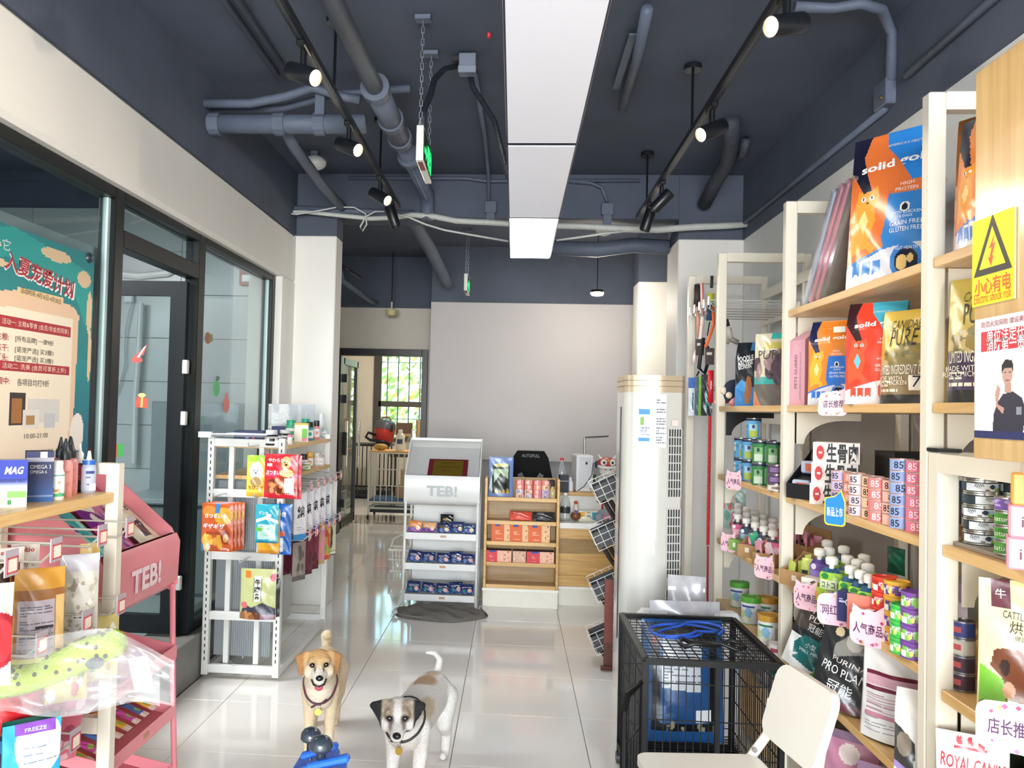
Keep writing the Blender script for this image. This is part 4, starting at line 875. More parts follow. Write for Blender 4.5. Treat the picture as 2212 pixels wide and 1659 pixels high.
STY = {'lilac': ('#c6b7d8', '#2b2630', '#b7a6cc'), 'coral': ('#ec8f7d', '#fff2ec', '#f0a494'), 'pearl': ('#ddd0da', '#2b2630', '#cdbccf'), 'peach': ('#f0c7a4', '#2b2420', '#eeb596'), 'rose': ('#e97c7c', '#ffe9e4', '#ec9a94'), 'blush': ('#f0bcae', '#2b2420', '#f3cabc'), 'blue': ('#8fa6d6', '#20242e', '#7d95c8'), 'pink': ('#e5748e', '#ffe0e6', '#ea93a6')}
proto = {k: small_can_style(*v, k) for k, v in STY.items()}; used = set()
def put_can(key, p, rz, label, grp):
    o = proto[key]
    if key in used: o = dup(o)
    used.add(key); return place(o, p, rz, label=label, cat='can', group=grp)
cols85 = [('lilac', 4, 3.00), ('coral', 4, 2.92), ('pearl', 4, 2.845), ('peach', 4, 2.77), ('rose', 4, 2.695), ('blush', 4, 2.62), ('blue', 6, 2.545), ('pink', 6, 2.468)]
for i, (k, n, Y) in enumerate(cols85):
    for z in range(n):
        put_can(k, (1.176+(.012 if i % 2 else 0), Y, S2+.0350*z), math.radians(-45)+random.uniform(-.35, .35), f'{k} numbered cat food can, {level(z, n)} of its stack before the black cartons', 'numbered cans on the third shelf')
# shelf talker cards
def card(kind, pos, rz, label, s=1., lean=0.):
    if kind == 'pink':
        pts = rrect(.092*s, .085*s, .02*s); pts = pts[:3]+[(.040*s, .105*s), (.018*s, .088*s), (-.018*s, .088*s), (-.038*s, .100*s)]+pts[7:]
        col, txt = '#f2c6d2', '人气商品'
    elif kind == 'pink2': pts = rrect(.10*s, .085*s, .02*s); pts = pts[:3]+[(.045*s, .108*s), (.015*s, .088*s)]+pts[5:]; col, txt = '#f4c3d6', '网红商品'
    elif kind == 'rec': pts = rrect(.11*s, .085*s, .02*s); pts = pts[:3]+[(.048*s, .108*s), (.016*s, .088*s)]+pts[5:]; col, txt = '#f7d3dc', '店长推荐'
    else: pts = rrect(.066*s, .085*s, .012*s); pts = pts[:2]+[(.02*s, .108*s), (.0, .09*s)]+pts[5:]; col, txt = '#f4e23c', '新品上市'
    o = plate('shelf_card', pts, .0012, col=col, W=.1*s, H=.1*s, text=[(txt, .5, .42, .028*s, '#4b2350' if kind != 'blue' else '#ffffff', {'b': .012, 'w': (.074 if kind != 'blue' else .05)*s, 'rot': 0})])
    if kind == 'blue': decal(o, 'blue_field', [(x*.90, .004*s+z*.92) for x, z in pts], 0, '#2a86d2', .0005)
    else:
        r = random.Random(int(pos[1]*1000)); m = MB()
        for i in range(14):
            a = r.uniform(0, 6.3); x, z = .042*s*math.cos(a), .042*s+.038*s*math.sin(a); q = .004*s*r.uniform(.5, 1.4); m.add([(x+q, -.0006, z), (x, -.0006, z+q), (x-q, -.0006, z), (x, -.0006, z-q)], [(0, 1, 2, 3)], r.choice(['#c8446a', '#d97aa0', '#b05a90', '#e0a060']))
        m.build('petal_print', INK, o)['kind'] = 'stuff'
    MB().box((0, .012, .088*s), (.02, .024, .003)).build('clip', M('#e8e8ea', .3), o)
    return place(o, pos, rz, lean, label=label, cat='card', group='shelf talker cards')
def cardpix(kind, px, py, label, X=1.115, s=1., rz=None, lean=.0):
    p = onX(px, py, X); card(kind, (p.x, p.y, p.z), math.radians(-50) if rz is None else rz, label, s, lean)
cardpix('blue', 1803, 1136, 'blue and yellow new product card under the raw meat cartons', s=1.15)
cardpix('rec', 1797, 898, 'pink recommendation card under the orange blue bag', s=1.0, rz=math.radians(-50), lean=-.2)
cardpix('pink', 1741, 1318, 'pink popular product card beside the cardboard box of sachets', s=1.1)
cardpix('pink2', 1808, 1352, 'pink trending product card under the green spout pouches', s=1.25, rz=math.radians(-25))
cardpix('pink', 1874, 1396, 'pink popular product card under the red cans', s=1.25)
cardpix('rec', 2188, 1628, 'large pink recommendation card under the beef treat bag', X=1.10, s=1.25, rz=math.radians(-30))
cardpix('pink', 1584, 1058, 'pink trending product card under the tall green cans', s=1.0)
cardpix('pink', 1573, 1192, 'pink popular product card at the end of the spout pouch shelf', s=1.0)
cardpix('pink', 1650, 1250, 'pink popular product card under the cardboard sachet boxes', s=1.05)
# --- fourth shelf (.80)
KRAFT = M('#b08a5e', .8, noise=.08, nscale=20)
def kraft_box(px, X, w, d, h, rz, label, fill, n=9, cut=True, seed=0, z=None):
    z0 = S3 if z is None else z
    t = thing('sachet_box', label, 'cardboard box', yx(px, X, z0), rz, 'open cardboard boxes'); m = MB(); e = .003
    m.bb((-w/2, -d/2, 0), (w/2, d/2, e)); m.bb((-w/2, -d/2, e), (w/2, -d/2+e, h*.5)); m.bb((-w/2, d/2-e, e), (w/2, d/2, h))
    for sx in (-1, 1):
        pts = [(-d/2, 0), (d/2, 0), (d/2, h)]+[(d/2-(d)*(1-math.cos(a))*1.0, h-(h*.5)*math.sin(a)**2*(1 if a < 1.58 else 1)) for a in [math.radians(q) for q in (15, 30, 45, 60, 75, 90)]]
        pts[-1] = (-d/2, h*.5); mt = Matrix(((0, 0, 1, sx*(w/2)), (1, 0, 0, 0), (0, 1, 0, 0), (0, 0, 0, 1))); m.prism(pts, mt, e*sx)
    m.build('box_body', KRAFT, t); MB().box((-.01, -d/2-.001, h*.28), (.022, .002, .022)).build('paper_label', M('#e9dccb', .6), t)
    r = random.Random(seed); base = Vector(t.location)
    for i in range(n):
        col = r.choice(fill); c = Cv(10, 14, col).rect(.2, .25, .8, .4, '#2b3a2c').rect(.1, .55, .9, .6, '#f2f2e8')
        s = pouch('sachet', .05, .085, .014, c, col, 'pillow', 0, None, wob=.002, seed=i)
        lx, ly = r.uniform(-w*.36, w*.36), -d*.33+d*.66*i/max(1, n-1); q = Matrix.Rotation(rz, 3, 'Z') @ Vector((lx, ly, 0))
        place(s, (base.x+q.x, base.y+q.y, z0+.012+r.uniform(0, h*.28)), rz+r.uniform(-.4, .4), r.uniform(-.35, .2), r.uniform(-.5, .5), label=f'small {label.split(" of ")[1].split(" ")[0]} sachet poking out of the {label.split(" of ")[0]}', cat='sachet', group='sachets in '+label[:40])
kraft_box(1745, 1.20, .17, .13, .125, math.radians(-62), 'cardboard box of lime sachets beside the purple carton', ['#b9c95a', '#c6d36a', '#a8ba48'], 9, seed=2)
kraft_box(1738, 1.42, .26, .12, .15, math.radians(-80), 'deep cardboard box of pink sachets behind the lime sachets', ['#e8a0b0', '#d98a9c'], 8, seed=4)
def spout_pouch(cols, txt, h=.135, w=.082):
    c = Cv(34, 50, cols[0]); c.rect(0, .42, 1, .66, cols[1]); c.rect(0, .86, 1, 1, cols[2]); c.ell(.24, .76, .17, .08, cols[3]); c.ell(.5, .30, .32, .10, '#8c8478'); c.ell(.45, .33, .2, .06, '#d8d2c4'); c.rect(0, 0, 1, .12, cols[0])
    o = pouch('spout_pouch', w, h, .04, c, cols[0], 'stand', .1, cols[0], [(txt, .52, .54, .022, '#2c5a34', {'b': .02, 'w': w*.78})] if txt else [], wob=.002, taper=lambda v: 1 if v < .8 else 1-.45*(v-.8)/.2)
    m = MB(); m.lathe([(.009, h-.004), (.009, h+.012), (.02, h+.012), (.0215, h+.02), (.0215, h+.034), (.015, h+.04), (0, h+.041)], n=16); m.build('spout_cap', M('#eeebe4', .35), o, auto=40); return o
sp = spout_pouch(('#a4cf3c', '#e6edc8', '#1f4f6e', '#2f8a46'), 'コトコト'); k = 0
gp = [(1796, 1.165), (1838, 1.165), (1860, 1.165), (1880, 1.165), (1790, 1.235), (1830, 1.235), (1852, 1.24), (1874, 1.24), (1786, 1.30), (1822, 1.31), (1866, 1.31)]
tray = thing('display_tray', 'lime green card tray holding the spout pouches', 'display tray', (1.225, (yx(1770, 1.165, S3).y+yx(1890, 1.165, S3).y)/2, S3), 0, 'card display trays')
L = (yx(1770, 1.165, S3).y-yx(1890, 1.165, S3).y)
m = MB(); m.bb((-.085, -L/2, 0), (.12, L/2, .004), '#b7d83e'); m.bb((-.085, -L/2, 0), (-.082, L/2, .055), '#c3dc44'); m.bb((-.085, -L/2, .0), (.12, -L/2+.003, .06), '#b7d83e'); m.bb((-.085, L/2-.003, .0), (.12, L/2, .06), '#b7d83e'); m.build('tray_body', PAINT, tray); m = MB(); m.bb((-.0865, L/2-.05, .012), (-.0855, L/2-.02, .04), '#f0a848'); m.build('cookie_print', PAINT, tray)
for i, (px, X) in enumerate(gp):
    o = sp if i == 0 else dup(sp)
    place(o, yx(px, X, S3+.005), math.radians(-42)+random.uniform(-.1, .1), label=['front', 'middle', 'back'][0 if i < 4 else (1 if i < 8 else 2)]+' row green spout pouch with white cap in lime card tray', cat='pouch', group='green spout pouches')
o = spout_pouch(('#6b4fa0', '#8f7ac0', '#4a3580', '#e8e0f0'), ''); place(o, yx(1770, 1.19, S3+.004), math.radians(-55), label='purple spout pouch standing in the white card sleeve', cat='pouch')
c = Cv(20, 20, '#efe6da').ell(.7, .62, .22, .26, '#5a2f66').lines(.1, .15, .45, .6, 4, '#8a7a6a'); o = carton('card_sleeve', .07, .055, .07, c, '#e8dccb'); o.location = (0, 0, 0); place(o, yx(1757, 1.16, S3), math.radians(-45), label='white card sleeve with purple dot beside the lime tray', cat='carton')
o = carton('supplement_box', .06, .07, .10, Cv(20, 30, '#262f66').lines(.1, .62, .45, .8, 2, '#c8d0f0'), '#20285a', '#303a78', [('03', .66, .66, .022, '#ffffff', {'b': .01})]); place(o, yx(1836, 1.12+.03, S3), math.radians(-40), label='navy carton numbered 03 before the green spout pouches', cat='carton')
t = thing('card_holder', 'clear acrylic holder with a coral card beside red cans', 'card holder', yx(1868, 1.15, S3), math.radians(-40)); MB().bb((-.045, -.03, 0), (.045, .03, .11)).build('acrylic_case', glass('acrylic', '#f4f4f4', 1.2, .05, .10), t); MB().bb((-.044, -.0335, .0), (.03, -.0312, .115)).build('coral_card', M('#ec7f6a', .5), t)
S_ = lambda u, v, off=0.: Vector(((u-.5)*.074-.007, -.034-off, v*.115)); letters(t, S_, [('网红爆款', .5, .6, .012, '#f8d8cc', {'w': .05}), ('口碑零食', .5, .42, .012, '#f8d8cc', {'w': .05})], .074, .115)
def color_can(bg, blk, txt='#ffffff', lid='#c0392b'):
    c = Cv(64, 14, bg); r = random.Random(len(bg)+ord(bg[1])); 
    for q in range(6): u = q/6+.03; c.rect(u, .25, u+.09, .75, blk); c.rect(u+.03, .1, u+.12, .5, blk); c.ell(u+.13, .35, .02, .2, '#f6e27a')
    c.rect(.34, .1, .42, .5, '#efeff2')
    return can('snack_can', .036, .047, c, [('罐罐', .5, .55, .014, txt, {'b': .01}), ('鲜肉', .66, .55, .012, txt, {'b': .01}), ('罐罐', .84, .55, .012, txt, {'b': .01})], lid=(lid, .35, 0), rim=.003, lidh=.004)
for nm, bg, blk, lid, n, px, X in (('red', '#d23428', '#b3241c', '#d8402e', 4, 1910, 1.175), ('yellow', '#eaa63a', '#6a3f86', '#e8b23e', 4, 1937, 1.185), ('green', '#2fae48', '#62c24e', '#48b84e', 3, 1952, 1.155), ('purple', '#7a4a9c', '#86c25a', '#7c4aa0', 4, 1976, 1.165)):
    pr = None
    for z in range(n):
        o = color_can(bg, blk, lid=lid) if pr is None else dup(pr)
        pr = pr or o; p = yx(px, X, S3); place(o, (p.x, p.y, S3+.0475*z), math.radians(-45)+random.uniform(-.3, .3), label=f'{nm} snack can, {level(z, n)} of its stack beside coral card', cat='can', group='snack cans on the fourth shelf')
o = pouch('treat_bag', .10, .17, .03, Cv(20, 30, '#cfc4cf').rect(0, .62, 1, 1, '#a98fb6').ell(.4, .35, .2, .16, '#4a3560'), '#c8c0c8', 'pillow'); place(o, (1.42, 2.72, S3), R90+.4, label='clear bag with lilac header behind the spout pouches', cat='treat bag')
o = pouch('sachet', .09, .10, .02, Cv(16, 18, '#1f6a54').rect(.2, .4, .8, .7, '#2f8a6c'), '#1a5a48', 'pillow'); place(o, (1.45, 3.18, S3+.10), R90+.3, label='dark green sachet above the lime sachet box', cat='sachet')
# --- fifth shelf (.47)
c = Cv(60, 90, '#202326'); c.rect(0, 0, 1, .42, '#eef0ee'); c.poly([(.25, .12), (.75, .05), (.95, .25), (.80, .46), (.35, .46), (.15, .3)], '#1f6f70'); c.poly([(.7, 0), (1, 0), (1, .14), (.85, .10)], '#4cae3c'); c.ell(.2, .66, .3, .14, '#4a4038')
o = pouch('dog_food_bag', .19, .29, .10, c, '#2a2a2c', 'stand', .35, '#34373a', [('PURINA', .58, .89, .011, '#e6e6e6', {'w': .06}), ('PRO', .55, .80, .022, '#ffffff', {'w': .08}), ('PLAN', .55, .70, .022, '#ffffff', {'w': .09}), ('冠能', .52, .58, .030, '#ffffff', {'w': .065}), ('小型', .56, .35, .020, '#dff4f0', {}), ('SMALL MINI', .56, .27, .012, '#dff4f0', {'w': .085})], wob=.008, seed=21)
place(o, yx(1752, 1.20, S4+.03), math.radians(-48), math.radians(-10), math.radians(14), label='black and white dog food bag with teal hexagon on low shelf', cat='food bag', group='dry food bags'); o.location = (1.17, o.location.y-.02, S4+.022)
c = Cv(60, 90, '#2b2c2e'); c.poly([(.3, .55), (.95, .72), (1, .95), (.5, .85), (.3, .7)], '#8a8884'); c.ell(.62, .78, .16, .10, '#b9b6b0'); c.ell(.30, .84, .085, .055, '#d8c8a0'); c.rect(0, 0, 1, .10, '#5a2430'); c.poly([(0, .1), (1, .1), (1, .18), (0, .16)], '#2b2c2e')
o = pouch('dog_food_bag', .20, .30, .10, c, '#e4e2e0', 'stand', .4, '#d9d8d6', [('PURINA', .62, .53, .017, '#e8dcd8', {'w': .12, 'rot': -6}), ('PRO PLAN', .55, .415, .030, '#ffffff', {'w': .16, 'rot': -6}), ('冠能', .55, .235, .040, '#ffffff', {'w': .085, 'rot': -6})], wob=.009, seed=22)
place(o, (1.155, 2.95, S4+.012), math.radians(-48), math.radians(-7), math.radians(8), label='dark grey dog food bag with white lettering on low shelf', cat='food bag', group='dry food bags')
c = Cv(70, 100, '#e6e6e6'); c.rect(.04, .66, .96, .70, '#6d1f3c'); c.rect(.04, .56, .9, .66, '#d5a8b8'); c.rect(.04, .51, .8, .545, '#6d1f3c')
for k in range(8): c.rect(.06, .27+.028*k, .92, .277+.028*k, '#c69aac'); 
c.lines(.06, .28, .9, .5, 9, '#a88a96', .22, 5); c.lines(.06, .08, .9, .24, 6, '#9a9a9e', .28, 6); c.rect(.45, .055, .92, .095, '#cf2430'); c.rect(.05, .235, .95, .265, '#c8889e')
o = pouch('dog_food_bag', .25, .295, .14, c, '#d8d6d4', 'stand', .3, '#cfcdcb', [], wob=.010, seed=23)
place(o, (1.25, 2.67, S4+.004), math.radians(-38), math.radians(-4), label='white dog food bag with red printed tables facing aisle', cat='food bag', group='dry food bags')
c = Cv(50, 80, '#e6e3de'); c.rect(.40, .66, 1, .70, '#6a5aa8'); c.rect(.40, .50, 1, .53, '#6a5aa8'); c.lines(.42, .12, .98, .48, 11, '#8f86b8', .4, 8); c.rect(.42, .10, 1, .18, '#9c8ac0'); c.poly([(0, .08), (.34, .0), (.36, .42), (0, .62)], '#3a3836'); c.ell(.17, .38, .14, .14, '#857a6c'); c.poly([(0, .08), (.34, .0), (.34, .06), (0, .16)], '#9a82b8')
o = pouch('cat_food_bag', .155, .235, .10, c, '#d6d2cc', 'box', .8, '#35322f', [], wob=.008, seed=24)
place(o, (1.20, 2.435, S4+.004), math.radians(-35), label='crumpled white and purple cat food bag beside the nearest upright', cat='food bag', group='dry food bags')
o = pouch('dog_food_bag', .30, .29, .12, Cv(30, 30, '#1f3a26').lines(.0, .1, 1, .9, 7, '#2f5236', .3), '#1a3020', 'stand', .4, '#1a3020'); place(o, (1.46, 2.49, S4+.004), R90, label='dark green food sack behind the white purple bag', cat='food bag', group='dry food bags')
o = pouch('dog_food_bag', .16, .28, .08, Cv(30, 50, '#58b04c').lines(.1, .1, .9, .6, 8, '#d8ecd0', .4, 3), '#3a8a3a', 'stand', .3, '#3f9440'); place(o, (1.34, 3.12, S4+.004), math.radians(-48), label='bright green food bag between the two black bags', cat='food bag', group='dry food bags')
c = Cv(40, 50, '#2c2a28').poly([(.1, .1), (.9, .2), (.95, .75), (.2, .8)], '#d8d0c0').rect(0, .8, 1, 1, '#6a5030'); o = pouch('treat_bag', .16, .26, .08, c, '#8a8070', 'stand', .3, '#c8c0ae', [('inner', .5, .66, .022, '#26242a', {'w': .07})], wob=.006, seed=27); place(o, (1.24, 3.35, S4+.004), math.radians(-45), label='clear topped black treat bag beside the second upright', cat='treat bag')
o = carton('treat_carton', .12, .10, .09, Cv(20, 16, '#efece8').rect(.1, .55, .5, .7, '#8a2a3a'), '#e6e2dd'); place(o, (1.19, 3.33, S4), math.radians(-40), label='white carton under the clear topped treat bag', cat='carton')
# under the lowest shelf
for i, (Y, c0, lb) in enumerate(((2.73, '#e8a8bc', 'pink and white food bag on the plinth'), (2.52, '#2e2b33', 'black food bag on the plinth behind the chair'), (3.02, '#c98aa2', 'dusty pink food bag on the plinth'))):
    c = Cv(36, 40, c0).rect(0, 0, 1, .45, '#e9e2e4').ell(.5, .75, .2, .12, '#f0e0d8').rect(0, .9, 1, 1, '#8a6f86') if i != 1 else Cv(30, 40, c0).poly([(.1, .2), (.5, .8), (.6, .3)], '#d77a96').ell(.7, .5, .12, .2, '#caa888')
    o = pouch('cat_food_bag', .19, .27, .1, c, c0, 'stand', .3, c0, [('ROYAL', .5, .38, .022, '#b3243a', {'w': .11, 'rot': 8}), ('CANIN', .5, .28, .03, '#b3243a', {'w': .13, 'rot': 8})] if i != 1 else [], wob=.006, seed=30+i); place(o, (1.23, Y, .125), math.radians(-40), label=lb, cat='food bag', group='dry food bags')
# --- low unit products
def ziwi(r, h, main, sky, grass):
    c = Cv(72, 24, main); c.rect(.60, 0, .74, .42, grass); c.rect(.60, .42, .74, .78, sky); c.rect(.76, .08, .96, .74, '#c9cdd0'); c.rect(0, .86, 1, 1, '#20262c'); c.rect(0, 0, 1, .08, '#20262c'); c.ell(.575, .55, .03, .25, '#1d2b44'); c.rect(.0, .08, .30, .86, '#23303a'); c.ell(.66, .3, .015, .12, '#15301a'); c.rect(.50, .12, .54, .3, '#8a6a52')
    return can('pet_food_can', r, h, c, [('ZIWI', .44, .68, h*.22, '#1e2226', {'b': .01}), ('Peak', .44, .47, h*.12, '#3a3e42', {})], lid=('#b9b8ae', .25, .9), rim=.004)
z0 = ziwi(.0385, .0325, '#e6ebee', '#9cc4dc', '#8ab04a')
for k in range(6):
    o = z0 if k == 0 else dup(z0); p = yx(2118, 1.215, S2); place(o, (p.x, p.y, S2+.012+.0330*k), math.radians(-28)+[0, .5, -.2, .9, .25, -.1][k], label=f'pale label pet food can with landscape, {level(k, 6)} of its stack', cat='can', group='landscape label cans')

t = MB(); t.bb((1.165, 1.90, S2), (1.56, 2.235, S2+.011), bev=.002); tag(t.build('riser_board', M('#8d857a', .6)), 'flat grey riser board under the stacked landscape cans', 'board')
for k in range(6):
    c = Cv(40, 14, ['#b8a28a', '#e6e2da', '#e6e2da', '#6fa4d4', '#6fa4d4', '#8fc4e0'][k]).blobs(14, (.35, .1, .6, .9), ['#7a5a48', '#a07a5a'] if k < 3 else ['#d8ecf4'], .03, k, 4).rect(.62, .2, .66, .8, '#333333')
    o = can('tuna_can', .030, .0325, c, lid=('#c2c0b8', .25, .9)); p = yx(2074, 1.215, S2); place(o, (p.x+.01, p.y-.05, S2+.012+.0330*k), math.radians(-30), label=f'{["brown", "cream", "cream", "light blue", "light blue", "sky blue"][k]} tuna can, {level(k, 6)} of the stack by the low upright', cat='can', group='tuna cans by the low upright')
for k in range(6):
    o = dup(z0); p = yx(2196, 1.30, S2); place(o, (p.x, p.y, S2+.012+.0330*k), math.radians(-60)+.7*k, label=f'landscape label can, {level(k, 6)} of the stack behind the green cans', cat='can', group='landscape label cans')
for k in range(4):
    c = Cv(40, 14, '#4f9a3c' if k < 3 else '#7a5cae').blobs(8, (.3, .1, .8, .9), ['#3f8434', '#69b04c'] if k < 3 else ['#c4aee0'], .05, k, 3)
    o = can('gelatin_can', .027, .034, c, [('natural', .45, .5, .012, '#f4fbe8', {})] if k < 3 else [], lid=('#b9b8ae', .3, .8)); p = yx(2176, 1.185, S2); place(o, (p.x, p.y, S2+.012+.0345*k), math.radians(-35), label=f'{"green" if k < 3 else "purple topped"} can, {level(k, 4)} of the stack beside pink packs', cat='can', group='green can stack')
for k, (c0, px) in enumerate((('#ee9aac', 2232), ('#ee9aac', 2236), ('#f0a046', 2242))):
    t = thing('cup_pack', [ 'pink sleeve cup pack on the shelf board', 'pink sleeve cup pack stacked on another pink pack', 'orange sleeve cup pack on top of the pink packs'][k], 'cup pack', yx(px, 1.17, S2)+Vector((0, 0, .0725*k)), math.radians(-28), 'sleeve cup packs')
    MB().bb((-.05, -.035, 0), (.05, .035, .0715), bev=.004).build('sleeve', M(c0, .4), t); cvl = Cv(20, 14, '#f6f2f0'); MB().bb((-.028, -.037, .008), (.052, -.0345, .064)).build('cup_window', M('#f4f0ee', .35), t)
    S_ = lambda u, v, off=0.: Vector(((u-.5)*.1, -.037-off, v*.07)); letters(t, S_, [('iCare', .62, .52, .026, '#5c2036' if k < 2 else '#c8642c', {'b': .01})], .1, .07)
c = Cv(70, 110, '#e9e2a4'); c.rect(.12, .80, .30, 1, '#5a1f2e'); c.poly([(0, .0), (1, 0), (1, .34), (.7, .30), (.45, .40), (.2, .30), (0, .38)], '#76b53a'); c.poly([(.14, .50), (.10, .38), (.22, .30), (.24, .18), (.30, .05), (1, .03), (1, .34), (.62, .36), (.46, .48), (.36, .52), (.22, .52)], '#6a3a22'); c.poly([(.40, .12), (.50, .34), (.85, .34), (1, .28), (1, .1)], '#8f5430'); c.ell(.28, .22, .06, .06, '#c89a7a'); c.ell(.24, .38, .05, .06, '#2e1a14'); c.poly([(.5, .42), (.62, .34), (.66, .44)], '#d8d4cc'); c.poly([(0, 0), (.12, 0), (.05, .12), (0, .1)], '#5a1f2e')
o = pouch('treat_bag', .21, .33, .06, c, '#c8c488', 'stand', .1, '#d8d494', [('CATTLE MARROW BONE', .58, .745, .018, '#2a241c', {'w': .15, 'rot': -4}), ('烘干牛髓骨', .62, .66, .030, '#2a241c', {'w': .14, 'rot': -4}), ('健齿 口香醇 磨牙洁齿', .62, .585, .012, '#3a342c', {'w': .12, 'rot': -4}), ('牛', .205, .90, .022, '#ffffff', {})], wob=.005, seed=41)
place(o, yx(2226, 1.235, LS3), math.radians(-24), label='pale green treat bag with brown bull on the low unit', cat='treat bag', group='treat bags')
for k in range(4):
    o = can('stew_can', .027, .045, Cv(24, 10, ['#3a2438', '#3a2438', '#b9b2a6', '#2c3a78'][k]).rect(.3, .3, .5, .7, '#b0484a'), lid=('#8a8a90', .3, .8), lidh=None); p = yx(2064, 1.195, LS3); place(o, (p.x+.004, p.y-.03, LS3+.001+.0455*k), math.radians(-40), label=f'small dark stew can, {level(k, 4)} of the stack beside the raised step', cat='can', group='dark stew can stack')
o = can('stew_can', .045, .036, Cv(48, 10, '#27406e').ell(.42, .5, .05, .4, '#b8663a').lines(.5, .2, .7, .8, 3, '#aab8d8'), lid=('#6f6a66', .3, .8)); place(o, (1.50, 2.06, LS3+.066), math.radians(-30), label='flat blue stew can on the raised wooden step', cat='can')
c = Cv(60, 90, '#e4e3e4'); c.rect(.0, .66, 1, .675, '#b8303c'); c.ell(.42, .40, .42, .20, '#1f5fae'); c.rect(0, .2, 1, .28, '#e4e3e4'); c.rect(.25, .88, .7, .90, '#b8303c'); c.blobs(8, (.28, .91, .68, .96), ['#b8303c'], .025, 3)
o = pouch('cat_food_bag', .16, .30, .09, c, '#d0cfd2', 'stand', .5, '#c9c8cc', [('ROYAL CANIN', .5, .76, .034, '#b8303c', {'b': .01, 'w': .14, 'rot': -4}), ('INDOOR', .42, .47, .024, '#ffffff', {'w': .10, 'rot': -4}), ('室内成猫', .44, .36, .022, '#ffffff', {'w': .10, 'rot': -4})], wob=.005, seed=43)
place(o, (1.185, 2.18, .42), math.radians(-25), label='white and blue cat food bag behind the low upright', cat='food bag', group='dry food bags')
o = pouch('treat_bag', .14, .24, .08, Cv(30, 40, '#cfccc4').rect(.0, .35, 1, .62, '#9a9890').rect(0, .55, 1, .62, '#2f2f32').lines(.1, .2, .9, .5, 6, '#55555a', .3), '#c4c1b8', 'stand', .2, '#c4c1b8'); place(o, (1.285, 2.08, .42), math.radians(-25), label='clear treat bag with grey label beside the white blue bag', cat='treat bag', group='treat bags')
o = pouch('dog_food_bag', .26, .30, .12, Cv(30, 40, '#3c3a36').lines(.1, .1, .9, .9, 12, '#5a574f', .3), '#33312e', 'stand', .4, '#33312e'); place(o, (1.44, 2.0, .42), math.radians(-35), label='dark food sack at the back of the low unit', cat='food bag', group='dry food bags')
# ------------------------------------------------------------------ farther bay
tall = None
def tall_can(bg, sky, grass, nm='tall_can', h=.105, r=.036):
    c = Cv(60, 40, bg); c.rect(.44, .05, .62, .40, grass); c.rect(.44, .40, .62, .72, sky); c.rect(.66, .05, .95, .8, '#c3c8cc'); c.ell(.53, .6, .03, .1, '#1c2a50'); c.rect(0, .9, 1, 1, '#1d2740'); c.rect(.2, .3, .34, .8, '#e8eef0'); c.blobs(4, (.22, .3, .32, .7), ['#d8a24a', '#3a3a3a'], .02, 4, 2)
    return can(nm, r, h, c, [('ZIWI', .30, .62, .014, '#20262c', {})] if bg != '#2f7a40' else [], lid=('#8d9094', .3, .8))
a = tall_can('#5fa8d8', '#a9d0e8', '#b5c64a'); g = tall_can('#2f7a40', '#7ab070', '#c8d6c0')
for (pr, px, X, k, lb) in ((a, 1600, 1.20, 0, 'bottom'), (a, 1600, 1.20, 1, 'top'), (a, 1618, 1.19, 0, 'bottom'), (a, 1618, 1.19, 1, 'top')):
    o = dup(pr); p = yx(px, X, S2); place(o, (p.x, p.y, S2+.1055*k), math.radians(-40+px % 7*9), label=f'tall blue pet food can, {lb} of the {"outer" if px == 1600 else "inner"} pair', cat='can', group='tall cans on farther bay')
for (px, X, k) in ((1641, 1.175, 0), (1641, 1.175, 1), (1672, 1.215, 0), (1672, 1.215, 1), (1660, 1.27, 1)):
    o = dup(g); p = yx(px, X, S2+(.1055 if px == 1660 else 0)); place(o, (p.x, p.y, S2+.1055*k), math.radians(-40), label=f'tall green pet food can, {"top" if k else "bottom"} row, {["nearest the blue cans", "beside the purple cans", "behind the other green cans"][[1641, 1672, 1660].index(px)]}', cat='can', group='tall cans on farther bay')
o = dup(g); place(o, (1.27, yx(1660, 1.27, S2).y, S2), 0, label='tall green pet food can under the rearmost green can', cat='can', group='tall cans on farther bay')
place(a, (1.215, yx(1627, 1.215, S2).y, S2+.2115), math.radians(-30), label='tall blue can with clear lid standing on top of the cans', cat='can', group='tall cans on farther bay')
place(g, (1.30, yx(1640, 1.30, S2).y, S2), 0, label='tall green pet food can behind the inner blue pair', cat='can', group='tall cans on farther bay')
for k in range(2): o = can('flat_can', .036, .042, Cv(40, 10, '#4a2f5a').rect(.4, .2, .6, .8, '#8a6a9a'), lid=('#8d8a86', .3, .8)); p = yx(1676, 1.165, S2); place(o, (p.x, p.y-.01, S2+.030+.0425*k), -.6, label=f'flat purple can, {"upper" if k else "lower"} one on the white tin', cat='can', group='flat purple cans')
o = can('flat_tin', .038, .029, Cv(40, 8, '#dcd6cc').rect(.45, .2, .6, .7, '#8a7a70'), lid=('#c9c6bf', .3, .8)); p = yx(1676, 1.165, S2); place(o, (p.x, p.y-.01, S2), -.6, label='flat white tin under the purple cans', cat='tin')
